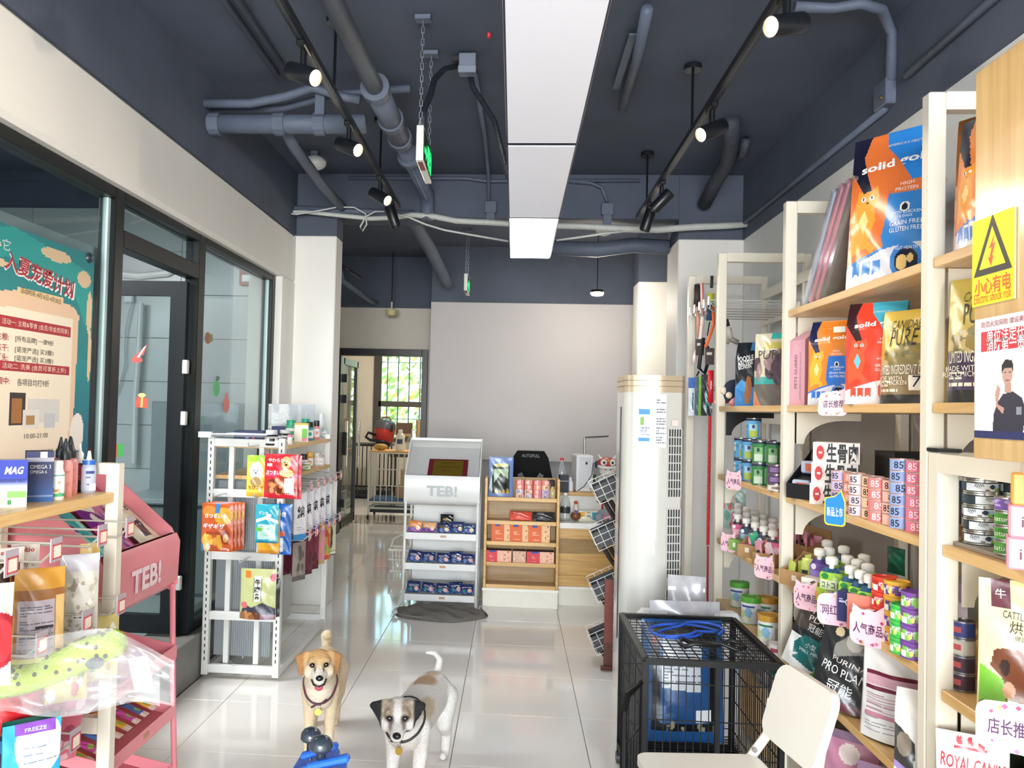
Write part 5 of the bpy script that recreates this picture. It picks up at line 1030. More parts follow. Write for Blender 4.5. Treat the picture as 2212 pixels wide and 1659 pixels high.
# spout pouches in cartons, far bay fourth shelf
pk = spout_pouch(('#e0628a', '#f2b8c8', '#3a3a48', '#ffffff'), '', .12, .07); nv = spout_pouch(('#35506a', '#9ab0c0', '#3a3a48', '#ffffff'), '', .12, .07)
n = 0
for row, X in enumerate((1.19, 1.26, 1.33)):
    for j in range(5):
        px = 1593+j*19; src = pk if j % 2 == 0 else nv; o = dup(src) if n > 1 else (pk if n == 0 else nv); n += 1
        place(o, yx(px, X, S3+.006), math.radians(-42), label=f'{"pink" if src is pk else "navy"} spout pouch with white cap in {["front", "middle", "back"][row]} row of far shelf', cat='pouch', group='spout pouches on the far shelf')
for px, c0, lb in ((1590, '#7fae4c', 'green card tray before the navy and pink pouches'), (1608, '#e07a96', 'pink card tray before the navy and pink pouches'), (1574, '#e2a458', 'orange card tray at the shelf end')):
    o = carton('card_tray', .06, .035, .055, Cv(12, 10, c0).rect(.3, .3, .6, .7, '#f2ece4'), c0); place(o, yx(px, 1.14, S3), math.radians(-42), label=lb, cat='display tray', group='small card trays')
kraft_box(1632, 1.19, .13, .11, .115, math.radians(-50), 'cardboard box of mint sachets beside pink tray', ['#3fae86', '#57bf98', '#2f9876'], 7, seed=6)
kraft_box(1664, 1.19, .12, .11, .115, math.radians(-50), 'cardboard box of rose sachets against the second upright', ['#e8a0b0', '#d8c0c4', '#c88a9c'], 7, seed=7)
o = pouch('floral_bag', .17, .26, .08, Cv(40, 50, '#a8c4c0').blobs(16, (.1, .1, .9, .6), ['#d05a5a', '#7aa89c', '#e8e0d8'], .09, 5).poly([(.3, .6), (.5, 1), (.7, .6)], '#b9aea4'), '#c8c8c4', 'stand'); place(o, yx(1580, 1.33, S3), math.radians(-30), label='translucent floral gift bag at the end of the far shelf', cat='bag')
# milk powder tins
def milk(lid, band):
    c = Cv(60, 40, '#eef0f0'); c.grad('#dfe9f2', '#f4f4f2', 0, 1); c.rect(.36, .62, .60, .70, band); c.ell(.45, .28, .10, .24, '#c9dfa0'); c.ell(.50, .42, .06, .2, '#8fbfe0'); c.ell(.46, .16, .06, .12, '#f0ead8'); c.rect(.64, .1, .72, .6, '#b9bdb9')
    return can('milk_powder_tin', .048, .13, c, [('plus', .45, .82, .014, '#9ab84a', {'w': .03})], lid=(lid, .35, 0), rim=.003, lidh=.024)
for (px, X, lid, band, lb) in ((1597, 1.225, '#58a83c', '#2a4a9a', 'milk powder tin with green lid nearest the far upright'), (1623, 1.19, '#58a83c', '#2a4a9a', 'milk powder tin with green lid beside the gold lids'), (1657, 1.265, '#c8963c', '#3f8a4a', 'milk powder tin with gold lid behind the other gold lid'), (1661, 1.165, '#c8963c', '#2f7a46', 'milk powder tin with gold lid near the shelf edge')):
    o = milk(lid, band); place(o, yx(px, X, S4), math.radians(-35), label=lb, cat='tin', group='milk powder tins')
o = can('gift_tin', .035, .05, Cv(30, 10, '#f0ecea').rect(.4, .3, .6, .7, '#b04a5a'), lid=('#e6e2de', .4, 0)); place(o, yx(1679, 1.145, S4), -.6, label='small white tub beside the gold lid milk tins', cat='tub')
o = pouch('storage_bag', .30, .26, .14, Cv(20, 20, '#1d2238').poly([(.1, .2), (.4, .9), (.9, .8), (.8, .1)], '#151a2c'), '#181c2e', 'stand', .3, '#181c2e'); place(o, (1.44, 4.26, S4), R90+.3, label='dark navy folded bag behind the milk powder tins', cat='bag')
# white lidded boxes under the far bay
for k, (Y, z, X) in enumerate(((4.40, .125, 1.30), (4.16, .125, 1.30), (3.92, .125, 1.30), (3.69, .125, 1.30), (4.28, .245, 1.30), (4.02, .245, 1.30), (3.76, .245, 1.30))):
    t = thing('snack_jar_box', f'white lidded plastic box, {["first", "second", "third", "fourth"][k] + " in the lower row" if k < 4 else ["first", "second", "third"][k-4] + " in the upper row"} counted from the far upright', 'box', (X, Y, z), R90+.1, 'white boxes under the far bay')
    MB().box((0, 0, .05), (.17, .20, .10), bev=.012).build('box_body', M('#dfdfe2', .35), t); MB().box((0, 0, .108), (.178, .208, .016), bev=.006).build('lid', M('#ececee', .3) if k % 3 else M('#2f9a92', .35), t); MB().box((0, -.101, .05), (.06, .002, .03)).build('label', M('#a08a90', .5), t)
# ------------------------------------------------------------------ leash end bay
hooks_y = [4.75, 4.87, 4.99, 5.12, 5.25]
for k, yy in enumerate(hooks_y):
    t = thing('display_hook', f'wire display hook with tag plate, {nth(k)} from the third upright', 'hook', (0, yy, 2.13), 0, 'wire hooks on the leash rack')
    MB().tube([(1.594, 0, 0), (1.16, 0, 0), (1.12, 0, .03)], .004, n=5).build('hook_wire', M('#c9c8c4', .3, .6), t); MB().tube([(1.594, 0, .05), (1.12, 0, .05), (1.115, 0, .0)], .003, n=5).build('tag_arm', M('#d9d8d4', .3), t); MB().box((1.108, 0, .045), (.003, .042, .05)).build('tag_plate', M('#8f8a9c', .4), t)
MB().bb((1.594, 4.67, 2.10), (1.606, 5.4, 2.17)).build('hook_rail', CREAM, tu)
for z in (1.50, .85): MB().bb((1.594, 4.67, z-.03), (1.606, 5.4, z+.03)).build('hook_rail', CREAM, tu)
def strap_thing(name, paths, label, cat='leash', grp='leashes and collars'):
    """paths: (points, radius, colour, part)"""
    t = thing(name, label, cat, (0, 0, 0), 0, grp)
    for pts, r, col, part in paths: MB().tube(pts, r, n=6).build(part, M(col, .6, noise=.05), t, smooth=True)
    return t
LP = lambda x, y, Y: onY(x, y, Y+.14)
strap_thing('dog_leash', [([LP(1507, 615, 5.08), LP(1505, 662, 5.08)], .022, '#3a2a26', 'handle_card'), ([LP(1506, 662, 5.08), LP(1508, 690, 5.08), LP(1509, 730, 5.08)], .010, '#f0a080', 'webbing')], 'dark card handle coral leash on the outermost hook')
strap_thing('dog_leash', [([LP(1516, 610, 5.0), LP(1518, 680, 5.0), LP(1512, 740, 5.0), LP(1500, 770, 5.0), LP(1498, 785, 5.0), LP(1508, 782, 5.0), LP(1516, 700, 5.0)], .012, '#f2ddd6', 'webbing'), ([LP(1518, 612, 4.985), LP(1520, 680, 4.985)], .005, '#e06a5a', 'stripe')], 'white and coral striped nylon leash hanging in a loop')
strap_thing('dog_leash', [([LP(1538, 596, 4.86), LP(1537, 622, 4.86)], .010, '#3c3c3e', 'snap_hook'), ([LP(1536, 634, 4.86), LP(1535, 652, 4.86)], .020, '#d8d43c', 'yellow_sleeve'), ([LP(1535, 655, 4.86), LP(1533, 692, 4.86)], .022, '#26486a', 'blue_sleeve'), ([LP(1533, 695, 4.86), LP(1530, 712, 4.86), LP(1528, 725, 4.86)], .004, '#1c1c1e', 'cord')], 'retractable leash in yellow and blue sleeve')
strap_thing('dog_leash', [([LP(1540, 662, 4.75), LP(1542, 700, 4.75), LP(1530, 735, 4.75), LP(1524, 750, 4.75)], .010, '#e0662e', 'webbing')], 'orange nylon leash hanging behind the yellow sleeve')
strap_thing('dog_leash', [([LP(1520, 730, 4.9), LP(1514, 760, 4.9), LP(1510, 795, 4.9), LP(1522, 808, 4.9), LP(1530, 780, 4.9), LP(1528, 750, 4.9), LP(1518, 740, 4.9)], .012, '#15171b', 'webbing'), ([LP(1510, 802, 4.9), LP(1505, 812, 4.9)], .006, '#15171b', 'loop_end')], 'black leash wound into an oval loop')
strap_thing('dog_collar', [([LP(1568, 690, 4.62), LP(1572, 705, 4.62)], .014, '#17181b', 'buckle'), ([LP(1574, 708, 4.62), LP(1578, 732, 4.62)], .016, '#b9b2aa', 'strap'), ([LP(1578, 732, 4.62), LP(1594, 740, 4.62)], .016, '#8c857c', 'metal_clip'), ([LP(1578, 733, 4.62), LP(1570, 741, 4.62)], .012, '#8c857c', 'metal_clip')], 'grey collar with black buckle hanging beside the third upright', 'collar')
for k, (px, py, lb) in enumerate(((1512, 750, 'dark brown leash card hanging behind the black loop'), (1533, 770, 'dark leash card with script hanging beside the upright'))):
    o = carton('leash_card', .05, .02, .10, Cv(16, 24, '#33241f').rect(.2, .6, .8, .75, '#d8cfc4'), '#2a1e1a'); p = LP(px, py, 4.98-.1*k); place(o, (p.x, p.y, p.z-.05), -.4, label=lb, cat='card', group='leashes and collars')
m = [LP(1535, 800, 4.66), LP(1534, 870, 4.66), LP(1531, 960, 4.66), LP(1530, 1060, 4.66), LP(1529, 1180, 4.66), LP(1528, 1330, 4.66)]
t = thing('training_leash', 'long red rope leash hanging down the shelf end', 'leash', (0, 0, 0), 0, 'leashes and collars')
MB().tube(m[:2], .018, n=8).build('red_handle', M('#c8202c', .45), t, smooth=True)
tw = MB()
for i in range(60):
    u = i/60; q = m[1].lerp(m[4], u); tw.ball(q, .011, sc=(1, 1, .8), n=6, m=4)
tw.build('twisted_rope', M('#c4252e', .6), t, smooth=True); MB().tube(m[4:], .006, n=6).build('rope_tail', M('#a81c26', .6), t)
# small hanging grooming packs at lower hook row
for k in range(4):
    t = thing('display_hook', f'lower wire hook holding grooming tools, {nth(k)} from the third upright', 'hook', (0, 4.79+.13*k, 1.67), 0, 'wire hooks on the leash rack'); MB().tube([(1.594, 0, 0), (1.17, 0, 0), (1.14, 0, .025)], .004, n=5).build('hook_wire', M('#c9c8c4', .3, .6), t); MB().box((1.135, 0, .02), (.003, .04, .05)).build('tag_plate', M('#d8d4d8', .4), t)
for k, (px, c0, lb) in enumerate(((1497, '#e4e8ec', 'white carded grooming scissors in blue pack'), (1511, '#5a6a7a', 'dark carded comb beside the white scissors card'), (1520, '#7ab83c', 'lime green toy clip pack on the hook'), (1526, '#2c2c30', 'black brush pack by the red leash'))):
    c = Cv(18, 40, c0).rect(0, .72, 1, 1, '#3f6fc0' if k == 0 else c0).rect(.4, .15, .55, .6, '#3a8a8a'); o = pouch('grooming_pack', .065, .24, .012, c, c0, 'flat'); Y = 5.05-.13*k; p = LP(px, 898, Y); place(o, p, -.5, label=lb, cat='pack', group='grooming packs')
# ================================================================== AIR CONDITIONER
t = thing('air_conditioner', 'tall white cabinet air conditioner with louvred outlet and gold band', 'air conditioner', (.745, 4.50, 0), 0)
def acs(prof, z0, z1, mat, name, n=28):
    m = MB(); vs = []
    for z in (z0, z1):
        for x, y in prof: vs.append((x, y, z))
    k = len(prof); m.add(vs, [tuple(range(k))[::-1], tuple(range(k, 2*k))]+[(i, (i+1) % k, k+(i+1) % k, k+i) for i in range(k)]); return m.build(name, mat, t, auto=35)
hw, hd = .158, .17
prof = [(-hw, hd)]+[(-hw, -.06)]+[(-hw+.05*(1-math.cos(a)), -.06-.08*math.sin(a)) for a in [math.radians(q) for q in (20, 45, 70, 90)]]+[(-.02, -hd), (.03, -hd-.004), (.06, -hd+.004), (hw-.02, -.15), (hw, -.12), (hw, hd)]

ACW = M('#cbcac4', .22, noise=.01, coat=.5)
acs(prof, .0, 1.63, ACW, 'cabinet'); acs([(x*1.01, y*1.01) for x, y in prof], 1.63, 1.72, M('#c9b79c', .3, .3, noise=.02), 'gold_band')
for z in (1.66, 1.69):
    acs([(x*1.018, y*1.018) for x, y in prof], z, z+.004, M('#8f7f68', .4, .3), 'band_slot')
# louvres on the right front facet
f0, f1 = Vector((.066, -hd+.003, 0)), Vector((.136, -.150, 0)); fd = (f1-f0).normalized(); fnrm = Vector((fd.y, -fd.x, 0))
for zi, (z0, z1) in enumerate(((1.08, 1.44), (.66, 1.02), (.24, .60))):

    m = MB(); c0 = (f0+f1)/2+fnrm*.001; m.box((c0.x, c0.y, (z0+z1)/2), ((f1-f0).length, .01, z1-z0), rz=math.atan2(fd.y, fd.x)); vent = m.build('louvre_recess', M('#22242a', .5), t)
    for k in range(6):
        q = f0.lerp(f1, (k+.0)/5)+fnrm*.007; MB().box((q.x, q.y, (z0+z1)/2), (.005, .008, z1-z0), rz=math.atan2(fd.y, fd.x)).build('louvre_bar', ACW, vent)
    for k in range(9):
        z = z0+(z1-z0)*k/8; q = c0+fnrm*.006; MB().box((q.x, q.y, z), ((f1-f0).length, .006, .006), rz=math.atan2(fd.y, fd.x)).build('louvre_bar', ACW, vent)
S_ = lambda u, v, off=0.: Vector((-.085+u*.075, -hd+.016-u*.012-.004-off, 1.37+v*.17))
cv = Cv(20, 36, '#e8eef4').rect(0, .82, 1, 1, '#3f8fd0').rect(0, .0, 1, .12, '#3f8fd0').rect(.1, .5, .35, .75, '#7ab04a').lines(.1, .18, .9, .45, 4, '#7a8a9a'); m = MB(); m.grid(S_, 20, 36, cv.a); m.build('energy_label', PAINT, t)
cv = Cv(16, 40, '#d4d7da').lines(.05, .05, .95, .98, 16, '#7a7e84', .35); m = MB(); m.grid(lambda u, v: Vector((.0+u*.055, -hd-.0065+.000*u, 1.34+v*.28)), 16, 40, cv.a); m.build('spec_label', PAINT, t)
MB().box((.10, -.178, 1.47), (.035, .002, .03), rz=math.atan2(fd.y, fd.x)).build('price_sticker', M('#f1d8d0', .5), t)
MB().bb((-hw-.004, -.03, .3), (-hw+.002, .0, 1.55)).build('side_groove', M('#3a3d40', .5), t)
# ================================================================== BASKET STAND
t = thing('basket_stand', 'dark metal rack with tilted wire baskets behind the air conditioner', 'rack', (.62, 5.0, 0)); DKW = M('#2a2a2c', .5)
MB().tube([(.10, .12, 0), (.10, .12, 1.25)], .012, n=8).build('pole', DKW, t); MB().tube([(.26, .12, 0), (.26, .12, 1.25)], .012, n=8).build('pole', DKW, t); MB().box((.16, .06, .012), (.26, .28, .02)).build('base', DKW, t)
for k, z in enumerate((1.02, .74, .43, .12)):
    bw, bd, bh = .25, .20, .13
    R_ = Matrix.Translation((.02, .02, z)) @ Matrix.Rotation(-.45, 4, 'Y') @ Matrix.Rotation(0, 4, 'X')
    m = MB()
    def Lp(a, c): m.tube([R_ @ Vector(a), R_ @ Vector(c)], .0022, n=4)
    for i in range(6):
        x = -bw/2+bw*i/5; Lp((x, -bd/2, 0), (x, -bd/2, bh)); Lp((x, bd/2, 0), (x, bd/2, bh)); Lp((x, -bd/2, 0), (x, bd/2, 0))
    for i in range(4):
        zz = bh*i/3; Lp((-bw/2, -bd/2, zz), (bw/2, -bd/2, zz)); Lp((-bw/2, bd/2, zz), (bw/2, bd/2, zz)); Lp((-bw/2, -bd/2, zz), (-bw/2, bd/2, zz)); Lp((bw/2, -bd/2, zz), (bw/2, bd/2, zz))
    bk = m.build('wire_basket', M('#d9d9d6', .35), t)
    m = MB(); P = [R_ @ Vector(q) for q in ((-bw/2+.01, -bd/2+.01, .01), (bw/2-.01, -bd/2+.01, .01), (bw/2-.01, bd/2-.01, .01), (-bw/2+.01, bd/2-.01, .01), (-bw/2+.01, -bd/2+.01, bh-.02), (bw/2-.01, -bd/2+.01, bh-.02), (bw/2-.01, bd/2-.01, bh-.02), (-bw/2+.01, bd/2-.01, bh-.02))]
    m.add(P, [(3, 2, 1, 0), (0, 1, 5, 4), (1, 2, 6, 5), (2, 3, 7, 6), (3, 0, 4, 7)]); m.build('mesh_liner', M('#48484a', .7), bk)
    r = random.Random(k)
    for i in range(5):
        q = R_ @ Vector((r.uniform(-.08, .08), r.uniform(-.06, .06), .11+.02*r.random())); m = MB(); m.ball((0, 0, 0), .045, sc=(1, .8, .55), n=10, m=7); col = r.choice(['#1c1c1f', '#2c2a2e', '#4a4a50', '#c9ccd6' if k == 1 else '#26262a']); o = m.build('rolled_harness', M(col, .6, noise=.2), None, smooth=True); place(o, q, r.uniform(0, 3), r.uniform(-.5, .5), r.uniform(-.5, .5), f'rolled pet harness in wire basket, {["highest", "second", "third", "lowest"][k]} basket of the rack', 'harness', f'harnesses in {["highest", "second", "third", "lowest"][k]} wire basket')
    tw = MB(); q0 = R_ @ Vector((-.09, -.02, 0))
    for i in range(3): tw.tube([q0+Vector((.04*i, 0, 0)), q0+Vector((.05+.04*i, .02, -.08)), q0+Vector((.11+.03*i, .03, -.16))], .014, n=6)
    tw.build('woven_cord', M('#2e2422', .7), bk)
b = thing('wooden_frame_stand', 'reddish brown wooden board standing beside the basket rack', 'board', onZ(1313, 1330, .0)+Vector((0, 0, 0)))
b.location = (.56, 4.86, 0); MB().bb((0, 0, .16), (.05, .02, .53)).build('board', M('#7a3a30', .5, noise=.1), b); MB().tube([(-.02, -.02, .02), (.06, -.02, .02), (.06, .10, .10), (-.02, .1, .10)], .014, n=6).build('dowel_foot', M('#5a3022', .5), b); MB().bb((0, 0, 0), (.05, .02, .16)).build('leg', M('#5a3022', .5), b)
# ================================================================== BLACK WIRE CAGE
cg = thing('wire_cage', 'black folding wire dog cage standing in front of shelving', 'cage', (0, 0, 0)); CB = M('#08090a', .45, noise=.02, spec=.25)
cx0, cx1, cy0, cy1, cz0, cz1 = .487, .965, 2.96, 3.60, .05, .635
def frame(pts, part='frame_rail', r=.015):
    for i in range(len(pts)-1): MB().tube([pts[i], pts[i+1]], r, n=4).build(part, CB, cg)
for zz in (cz0+.04, cz1): frame([(cx0, cy0, zz), (cx1, cy0, zz), (cx1, cy1, zz), (cx0, cy1, zz), (cx0, cy0, zz)])
for x, y in ((cx0, cy0), (cx1, cy0), (cx1, cy1), (cx0, cy1)): frame([(x, y, cz0), (x, y, cz1)], 'corner_post', .013)
frame([(cx0+.255, cy0, cz0), (cx0+.255, cy0, cz1)], 'door_post', .012)
def wires(n, a, b, part):
    m = MB()
    for i in range(n):
        t_ = (i+.5)/n; m.tube([a(t_), b(t_)], .0022, n=4, cap=False)
    m.build(part, CB, cg)
L2 = lambda p, q: (lambda t_: Vector(p).lerp(Vector(q), t_))
for (p, q, h) in (((cx0, cy0, 0), (cx1, cy0, 0), 'front'), ((cx1, cy0, 0), (cx1, cy1, 0), 'right'), ((cx0, cy1, 0), (cx1, cy1, 0), 'rear'), ((cx0, cy0, 0), (cx0, cy1, 0), 'left')):
    wires(18 if h in ('front', 'rear') else 24, lambda t_, p=p, q=q: Vector(p).lerp(Vector(q), t_)+Vector((0, 0, cz0+.04)), lambda t_, p=p, q=q: Vector(p).lerp(Vector(q), t_)+Vector((0, 0, cz1)), 'wire_panel')
    m = MB()
    for k in range(4): z = cz0+.12+.13*k; m.tube([Vector(p)+Vector((0, 0, z)), Vector(q)+Vector((0, 0, z))], .0025, n=4)
    m.build('cross_wire', CB, cg)
wires(15, L2((cx0, cy0, cz1), (cx0, cy1, cz1)), L2((cx1, cy0, cz1), (cx1, cy1, cz1)), 'lid_wires'); wires(13, L2((cx0, cy0, cz1), (cx1, cy0, cz1)), L2((cx0, cy1, cz1), (cx1, cy1, cz1)), 'lid_wires')
wires(22, L2((cx0, cy0, cz0+.09), (cx0, cy1, cz0+.09)), L2((cx1, cy0, cz0+.09), (cx1, cy1, cz0+.09)), 'floor_grid')
MB().bb((cx0+.01, cy0+.01, cz0-.0), (cx1-.01, cy1-.01, cz0+.03)).build('tray', M('#0a0a0c', .5, spec=.25), cg)
for x, y in ((cx0, cy0), (cx1, cy0), (cx1, cy1), (cx0, cy1)): MB().lathe([(.025, -.012), (.025, .012)], c=(x, y, .026), axis=(1, 0, 0), n=12).build('caster_wheel', M('#3c3c40', .4), cg)
dr = MB(); A = Vector((cx0-.012, cy0+.0, 0)); dd = Vector((-.42, -.9, 0)).normalized()
dl = .20; pts = [A+Vector((0, 0, .13)), A+Vector((0, 0, .56)), A+dd*dl*.8+Vector((0, 0, .56)), A+dd*dl+Vector((0, 0, .52)), A+dd*dl+Vector((0, 0, .13))]
dr.tube(pts, .011, n=6, closed=True)
for k in range(5): q = A+dd*dl*(k+.7)/5.6; dr.tube([q+Vector((0, 0, .13)), q+Vector((0, 0, .555))], .0022, n=4)
for z in (.25, .40): dr.tube([A+Vector((0, 0, z)), A+dd*dl+Vector((0, 0, z))], .0025, n=4)
dr.build('open_door', CB, cg)
# blue litter sack inside, and things lying on the cage lid
c = Cv(50, 80, '#1f4c80'); c.rect(.10, .10, .92, .16, '#15161a'); c.rect(.10, .1, .20, .95, '#15161a'); c.rect(.82, .1, .92, .9, '#15161a'); c.rect(.12, .84, .9, .95, '#15161a'); c.poly([(.22, .45), (.70, .42), (.72, .82), (.24, .86)], '#c3c7ce'); c.lines(.25, .47, .69, .82, 14, '#5a6472', .3, 4); c.rect(.64, .18, .84, .28, '#e4e6ea'); c.blobs(8, (.12, .11, .9, .15), ['#8a8a74', '#5a5a50'], .03, 5); c.ell(.14, .84, .03, .03, '#b8442c')
o = pouch('litter_sack', .34, .50, .09, c, '#18406e', 'pillow', .2, '#18406e', [], wob=.004, seed=51)
place(o, (.735, 3.49, cz0+.097), math.radians(3), math.radians(-5), label='blue product sack with white printed label standing in cage', cat='sack')
pts = []; base = onZ(1480, 1400, cz1+.01); r = random.Random(4)
for i in range(60):
    a = i*.34; rr = .12+.05*math.sin(i*.7); pts.append((.70+rr*1.0*math.cos(a)+.03*math.sin(i*.23), 3.27+rr*.75*math.sin(a), cz1+.022+.022*abs(math.sin(i*.31))))
tag(MB().tube([Vector(p) for p in pts[:34]], .0055, n=6).build('tangled_cord', M('#1f4fb0', .5), None, smooth=True), 'tangled blue cord lying on the black cage lid', 'cord')
tag(MB().tube([Vector((.76+.12*math.cos(i*.45), 3.11+.035*math.sin(i*.9), cz1+.020+.008*(i % 3))) for i in range(14)], .008, n=6).build('black_strap', M('#101013', .5), None, smooth=True), 'crumpled black strap lying on the cage lid', 'strap')
# silver zip bags behind the cage
SIL = glass('silver_film', '#e6e6ea', 2.5, .22, .55, '#d6d6da')
def film_bag(w, h, d, label, loc, rz, rx, seed):
    o = pouch('zip_bag', w, h, d, Cv(24, 24, '#dcdce0'), '#cfcfd4', 'pillow', 0, None, wob=.016, seed=seed, mat=SIL); MB().bb((-w*.48, -.012, h*.90), (w*.48, .012, h*.925)).build('zip_strip', M('#e8e8ea', .3), o); return place(o, loc, rz, rx, 0, label, 'bag', 'clear zip bags')
film_bag(.32, .655, .10, 'large clear zip bag standing behind the black cage', (.80, 3.77, .01), .05, -.04, 61); film_bag(.18, .72, .10, 'clear zip bag with white contents beside the air conditioner', (.86, 4.05, .01), -.2, .0, 62)
for k in range(3): m = MB(); m.box((0, 0, .29), (.15, .10, .58), bev=.03); o = m.build('white_bundle', M('#e2e2e4', .7, noise=.08, bump=.4, bscale=20), None); place(o, (.68+.165*k, 3.92, .012), .1*k, label=f'white wrapped bundle behind the cage, {["beside the air conditioner edge", "in the middle", "beside the shelving"][k]}', cat='bundle', group='white wrapped bundles')
# ================================================================== WHITE CHAIR
ch = thing('folding_chair', 'white plastic folding chair turned toward the aisle', 'chair', (0, 0, 0)); CW = M('#dedbd2', .32, noise=.01)
def curved_panel(P00, P10, P11, P01, th, bulge, mat, name, n=10, rnd=.22):
    """rounded panel from four corners (bottom near, bottom far, top far, top near)"""
    P00, P10, P11, P01 = map(Vector, (P00, P10, P11, P01)); nn = (P10-P00).cross(P01-P00).normalized()
    def f(u, v): return (P00.lerp(P10, u)).lerp(P01.lerp(P11, u), v)
    W_, H_ = (P10-P00).length, (P01-P00).length; r = rnd*min(W_, H_); out = []
    for cx, cy, a0 in ((W_-r, H_-r, 0), (r, H_-r, 90), (r, r, 180), (W_-r, r, 270)):
        for i in range(6): a = math.radians(a0+90*i/5); out.append(((cx+r*math.cos(a))/W_, (cy+r*math.sin(a))/H_))
    m = MB(); k = len(out); fr = [f(u, v)+nn*(th/2-bulge*((2*u-1)**2)) for u, v in out]; bk = [f(u, v)-nn*(th/2+bulge*((2*u-1)**2)) for u, v in out]
    m.add(fr+bk, [tuple(range(k)), tuple(range(2*k-1, k-1, -1))]+[(i, k+i, k+(i+1) % k, (i+1) % k) for i in range(k)]); return m.build(name, mat, ch, auto=40)
ZT, ZS = .815, .525
tf, tn = Vector((.800, 2.41, ZT)), Vector((.845, 2.125, ZT-.0)); bf, bn = Vector((.752, 2.44, .60)), Vector((.797, 2.155, .60))
curved_panel(bn, bf, tf, tn, .022, .012, CW, 'backrest', rnd=.2)
curved_panel((.755, 2.13, ZS), (.72, 2.43, ZS), (.37, 2.40, ZS), (.40, 2.12, ZS), .022, -.004, CW, 'seat', rnd=.12)
for (bt, st, sgn) in ((bf, Vector((.72, 2.44, ZS)), 1), (bn, Vector((.765, 2.11, ZS)), -1)):
    MB().tube([bt+Vector((.012, -.012*sgn, .10)), bt+Vector((.0, -.012*sgn, 0)), st+Vector((-.012, 0, .0)), Vector((.38, st.y, .012))], .014, n=8).build('leg', CW, ch, smooth=True)
    MB().tube([Vector((.50, st.y-.03*sgn, ZS-.015)), Vector((.80, st.y-.03*sgn, .012))], .014, n=8).build('leg', CW, ch, smooth=True)
    MB().lathe([(.008, 0), (.008, .004)], c=st+Vector((-.005, -.016, .03)), axis=(0, -1, 0), n=10).build('rivet', M('#8a8a86', .3, .8), ch)
MB().tube([Vector((.40, 2.12, .09)), Vector((.40, 2.43, .09))], .010, n=6).build('stretcher', CW, ch); MB().tube([Vector((.775, 2.15, .06)), Vector((.775, 2.40, .06))], .010, n=6).build('stretcher', CW, ch)
# ================================================================== LEFT SIDE: POSTER
GX = -1.783
pz1 = onX(195, 570, GX).z; py_far = onX(195, 700, GX).y; pw, ph = .74, 1.10
c = Cv(110, 160, '#17858a')
c.grad('#1c4a78', '#1d8f92', .0, .6); c.poly([(0, .96), (.25, 1), (.6, .97), (.95, .93), (1, .80), (.93, .72), (.85, .80), (.75, .88), (.5, .86), (.2, .90), (0, .85)], '#1fa09a')
for (u, v, ru, rv) in ((.06, .93, .10, .02), (.62, .955, .14, .022), (.90, .90, .07, .03), (.965, .78, .03, .08), (.98, .62, .02, .10), (.12, .875, .12, .012)): c.ell(u, v, ru, rv, '#e6c9a0')
c.poly([(.06, .02), (.04, .40), (.08, .78), (.30, .80), (.80, .79), (.86, .76), (.84, .4), (.86, .04)], '#ecc9a8'); c.poly([(.12, .12), (.10, .40), (.13, .74), (.80, .745), (.80, .40), (.78, .12)], '#f6ead2')
c.wave(.16, .03, .5, .4, '#c8b24e'); c.wave(.10, .03, .4, 2, '#e6b47a'); c.wave(.05, .02, .3, 1, '#5fae92'); c.ell(.06, .36, .08, .06, '#f4efe4'); c.ell(.88, .33, .07, .07, '#f2ece2')
c.rect(.30, .785, .70, .815, '#f0cf9c'); c.rect(.17, .675, .78, .71, '#b02a32'); c.rect(.17, .535, .78, .57, '#b02a32')
c.rect(.27, .36, .40, .47, '#3a3230'); c.rect(.29, .37, .37, .45, '#a8703c'); c.rect(.42, .37, .70, .45, '#dcdad4'); c.rect(.38, .35, .52, .41, '#e8e4dc'); c.rect(.41, .36, .48, .395, '#b08a5a'); c.rect(.56, .35, .66, .40, '#c9ccd0')
PT = [('萌小它', .13, .935, .040, '#f2f4ee', {'w': .15}), ('入夏宠爱计划', .50, .865, .075, '#ffffff', {'b': .035, 'w': .455, 'rot': -6, 'lay': 1}), ('入夏宠爱计划', .495, .870, .072, '#b01f2c', {'b': .018, 'w': .44, 'rot': -6, 'lay': 2}), ('活动时间: 4月16日-4月30日', .5, .80, .022, '#4a3426', {'w': .26, 'rot': -2}),
      ('活动一: 主粮&零食 (会员/非会员同享)', .475, .6925, .024, '#ffe9d8', {'w': .42}), ('主粮:', .20, .645, .026, '#a8202c', {'b': .01, 'w': .07}), ('[所有品牌] 一律9折', .46, .643, .024, '#33302c', {'w': .24}), ('冻干:', .20, .610, .026, '#a8202c', {'b': .01, 'w': .07}), ('[诺宠严选] 买3赠1', .46, .608, .024, '#33302c', {'w': .24}), ('罐头:', .20, .588-.008, .026, '#a8202c', {'b': .01, 'w': .07}), ('[诺宠严选] 买3赠1', .46, .580, .024, '#33302c', {'w': .24}),
      ('活动二: 洗美 (会员可享折上折)', .475, .5525, .024, '#ffe9d8', {'w': .40}), ('周中:', .22, .505, .026, '#a8202c', {'b': .01, 'w': .07}), ('各项目均打9折', .46, .503, .026, '#33302c', {'w': .20}), ('10:00-21:00', .50, .325, .018, '#55504a', {'w': .15}), ('北京市昌平区新干线一区', .56, .268, .018, '#55504a', {'w': .22}), ('萌小它宠物店', .52, .242, .018, '#55504a', {'w': .16})]
o = carton('event_poster', pw, .004, ph, c, '#e6e6e0', text=PT); place(o, (GX+.006, py_far-pw/2, pz1-ph+.035), math.pi/2, label='teal and cream event poster stuck on the glass pane', cat='poster')
t = MB(); t.bb((-1.86, 2.2, .9), (-1.852, 3.47, 2.19)); tag(t.build('white_board', M('#e6eef2', .5)), 'plain white board standing behind the glass pane poster', 'board')
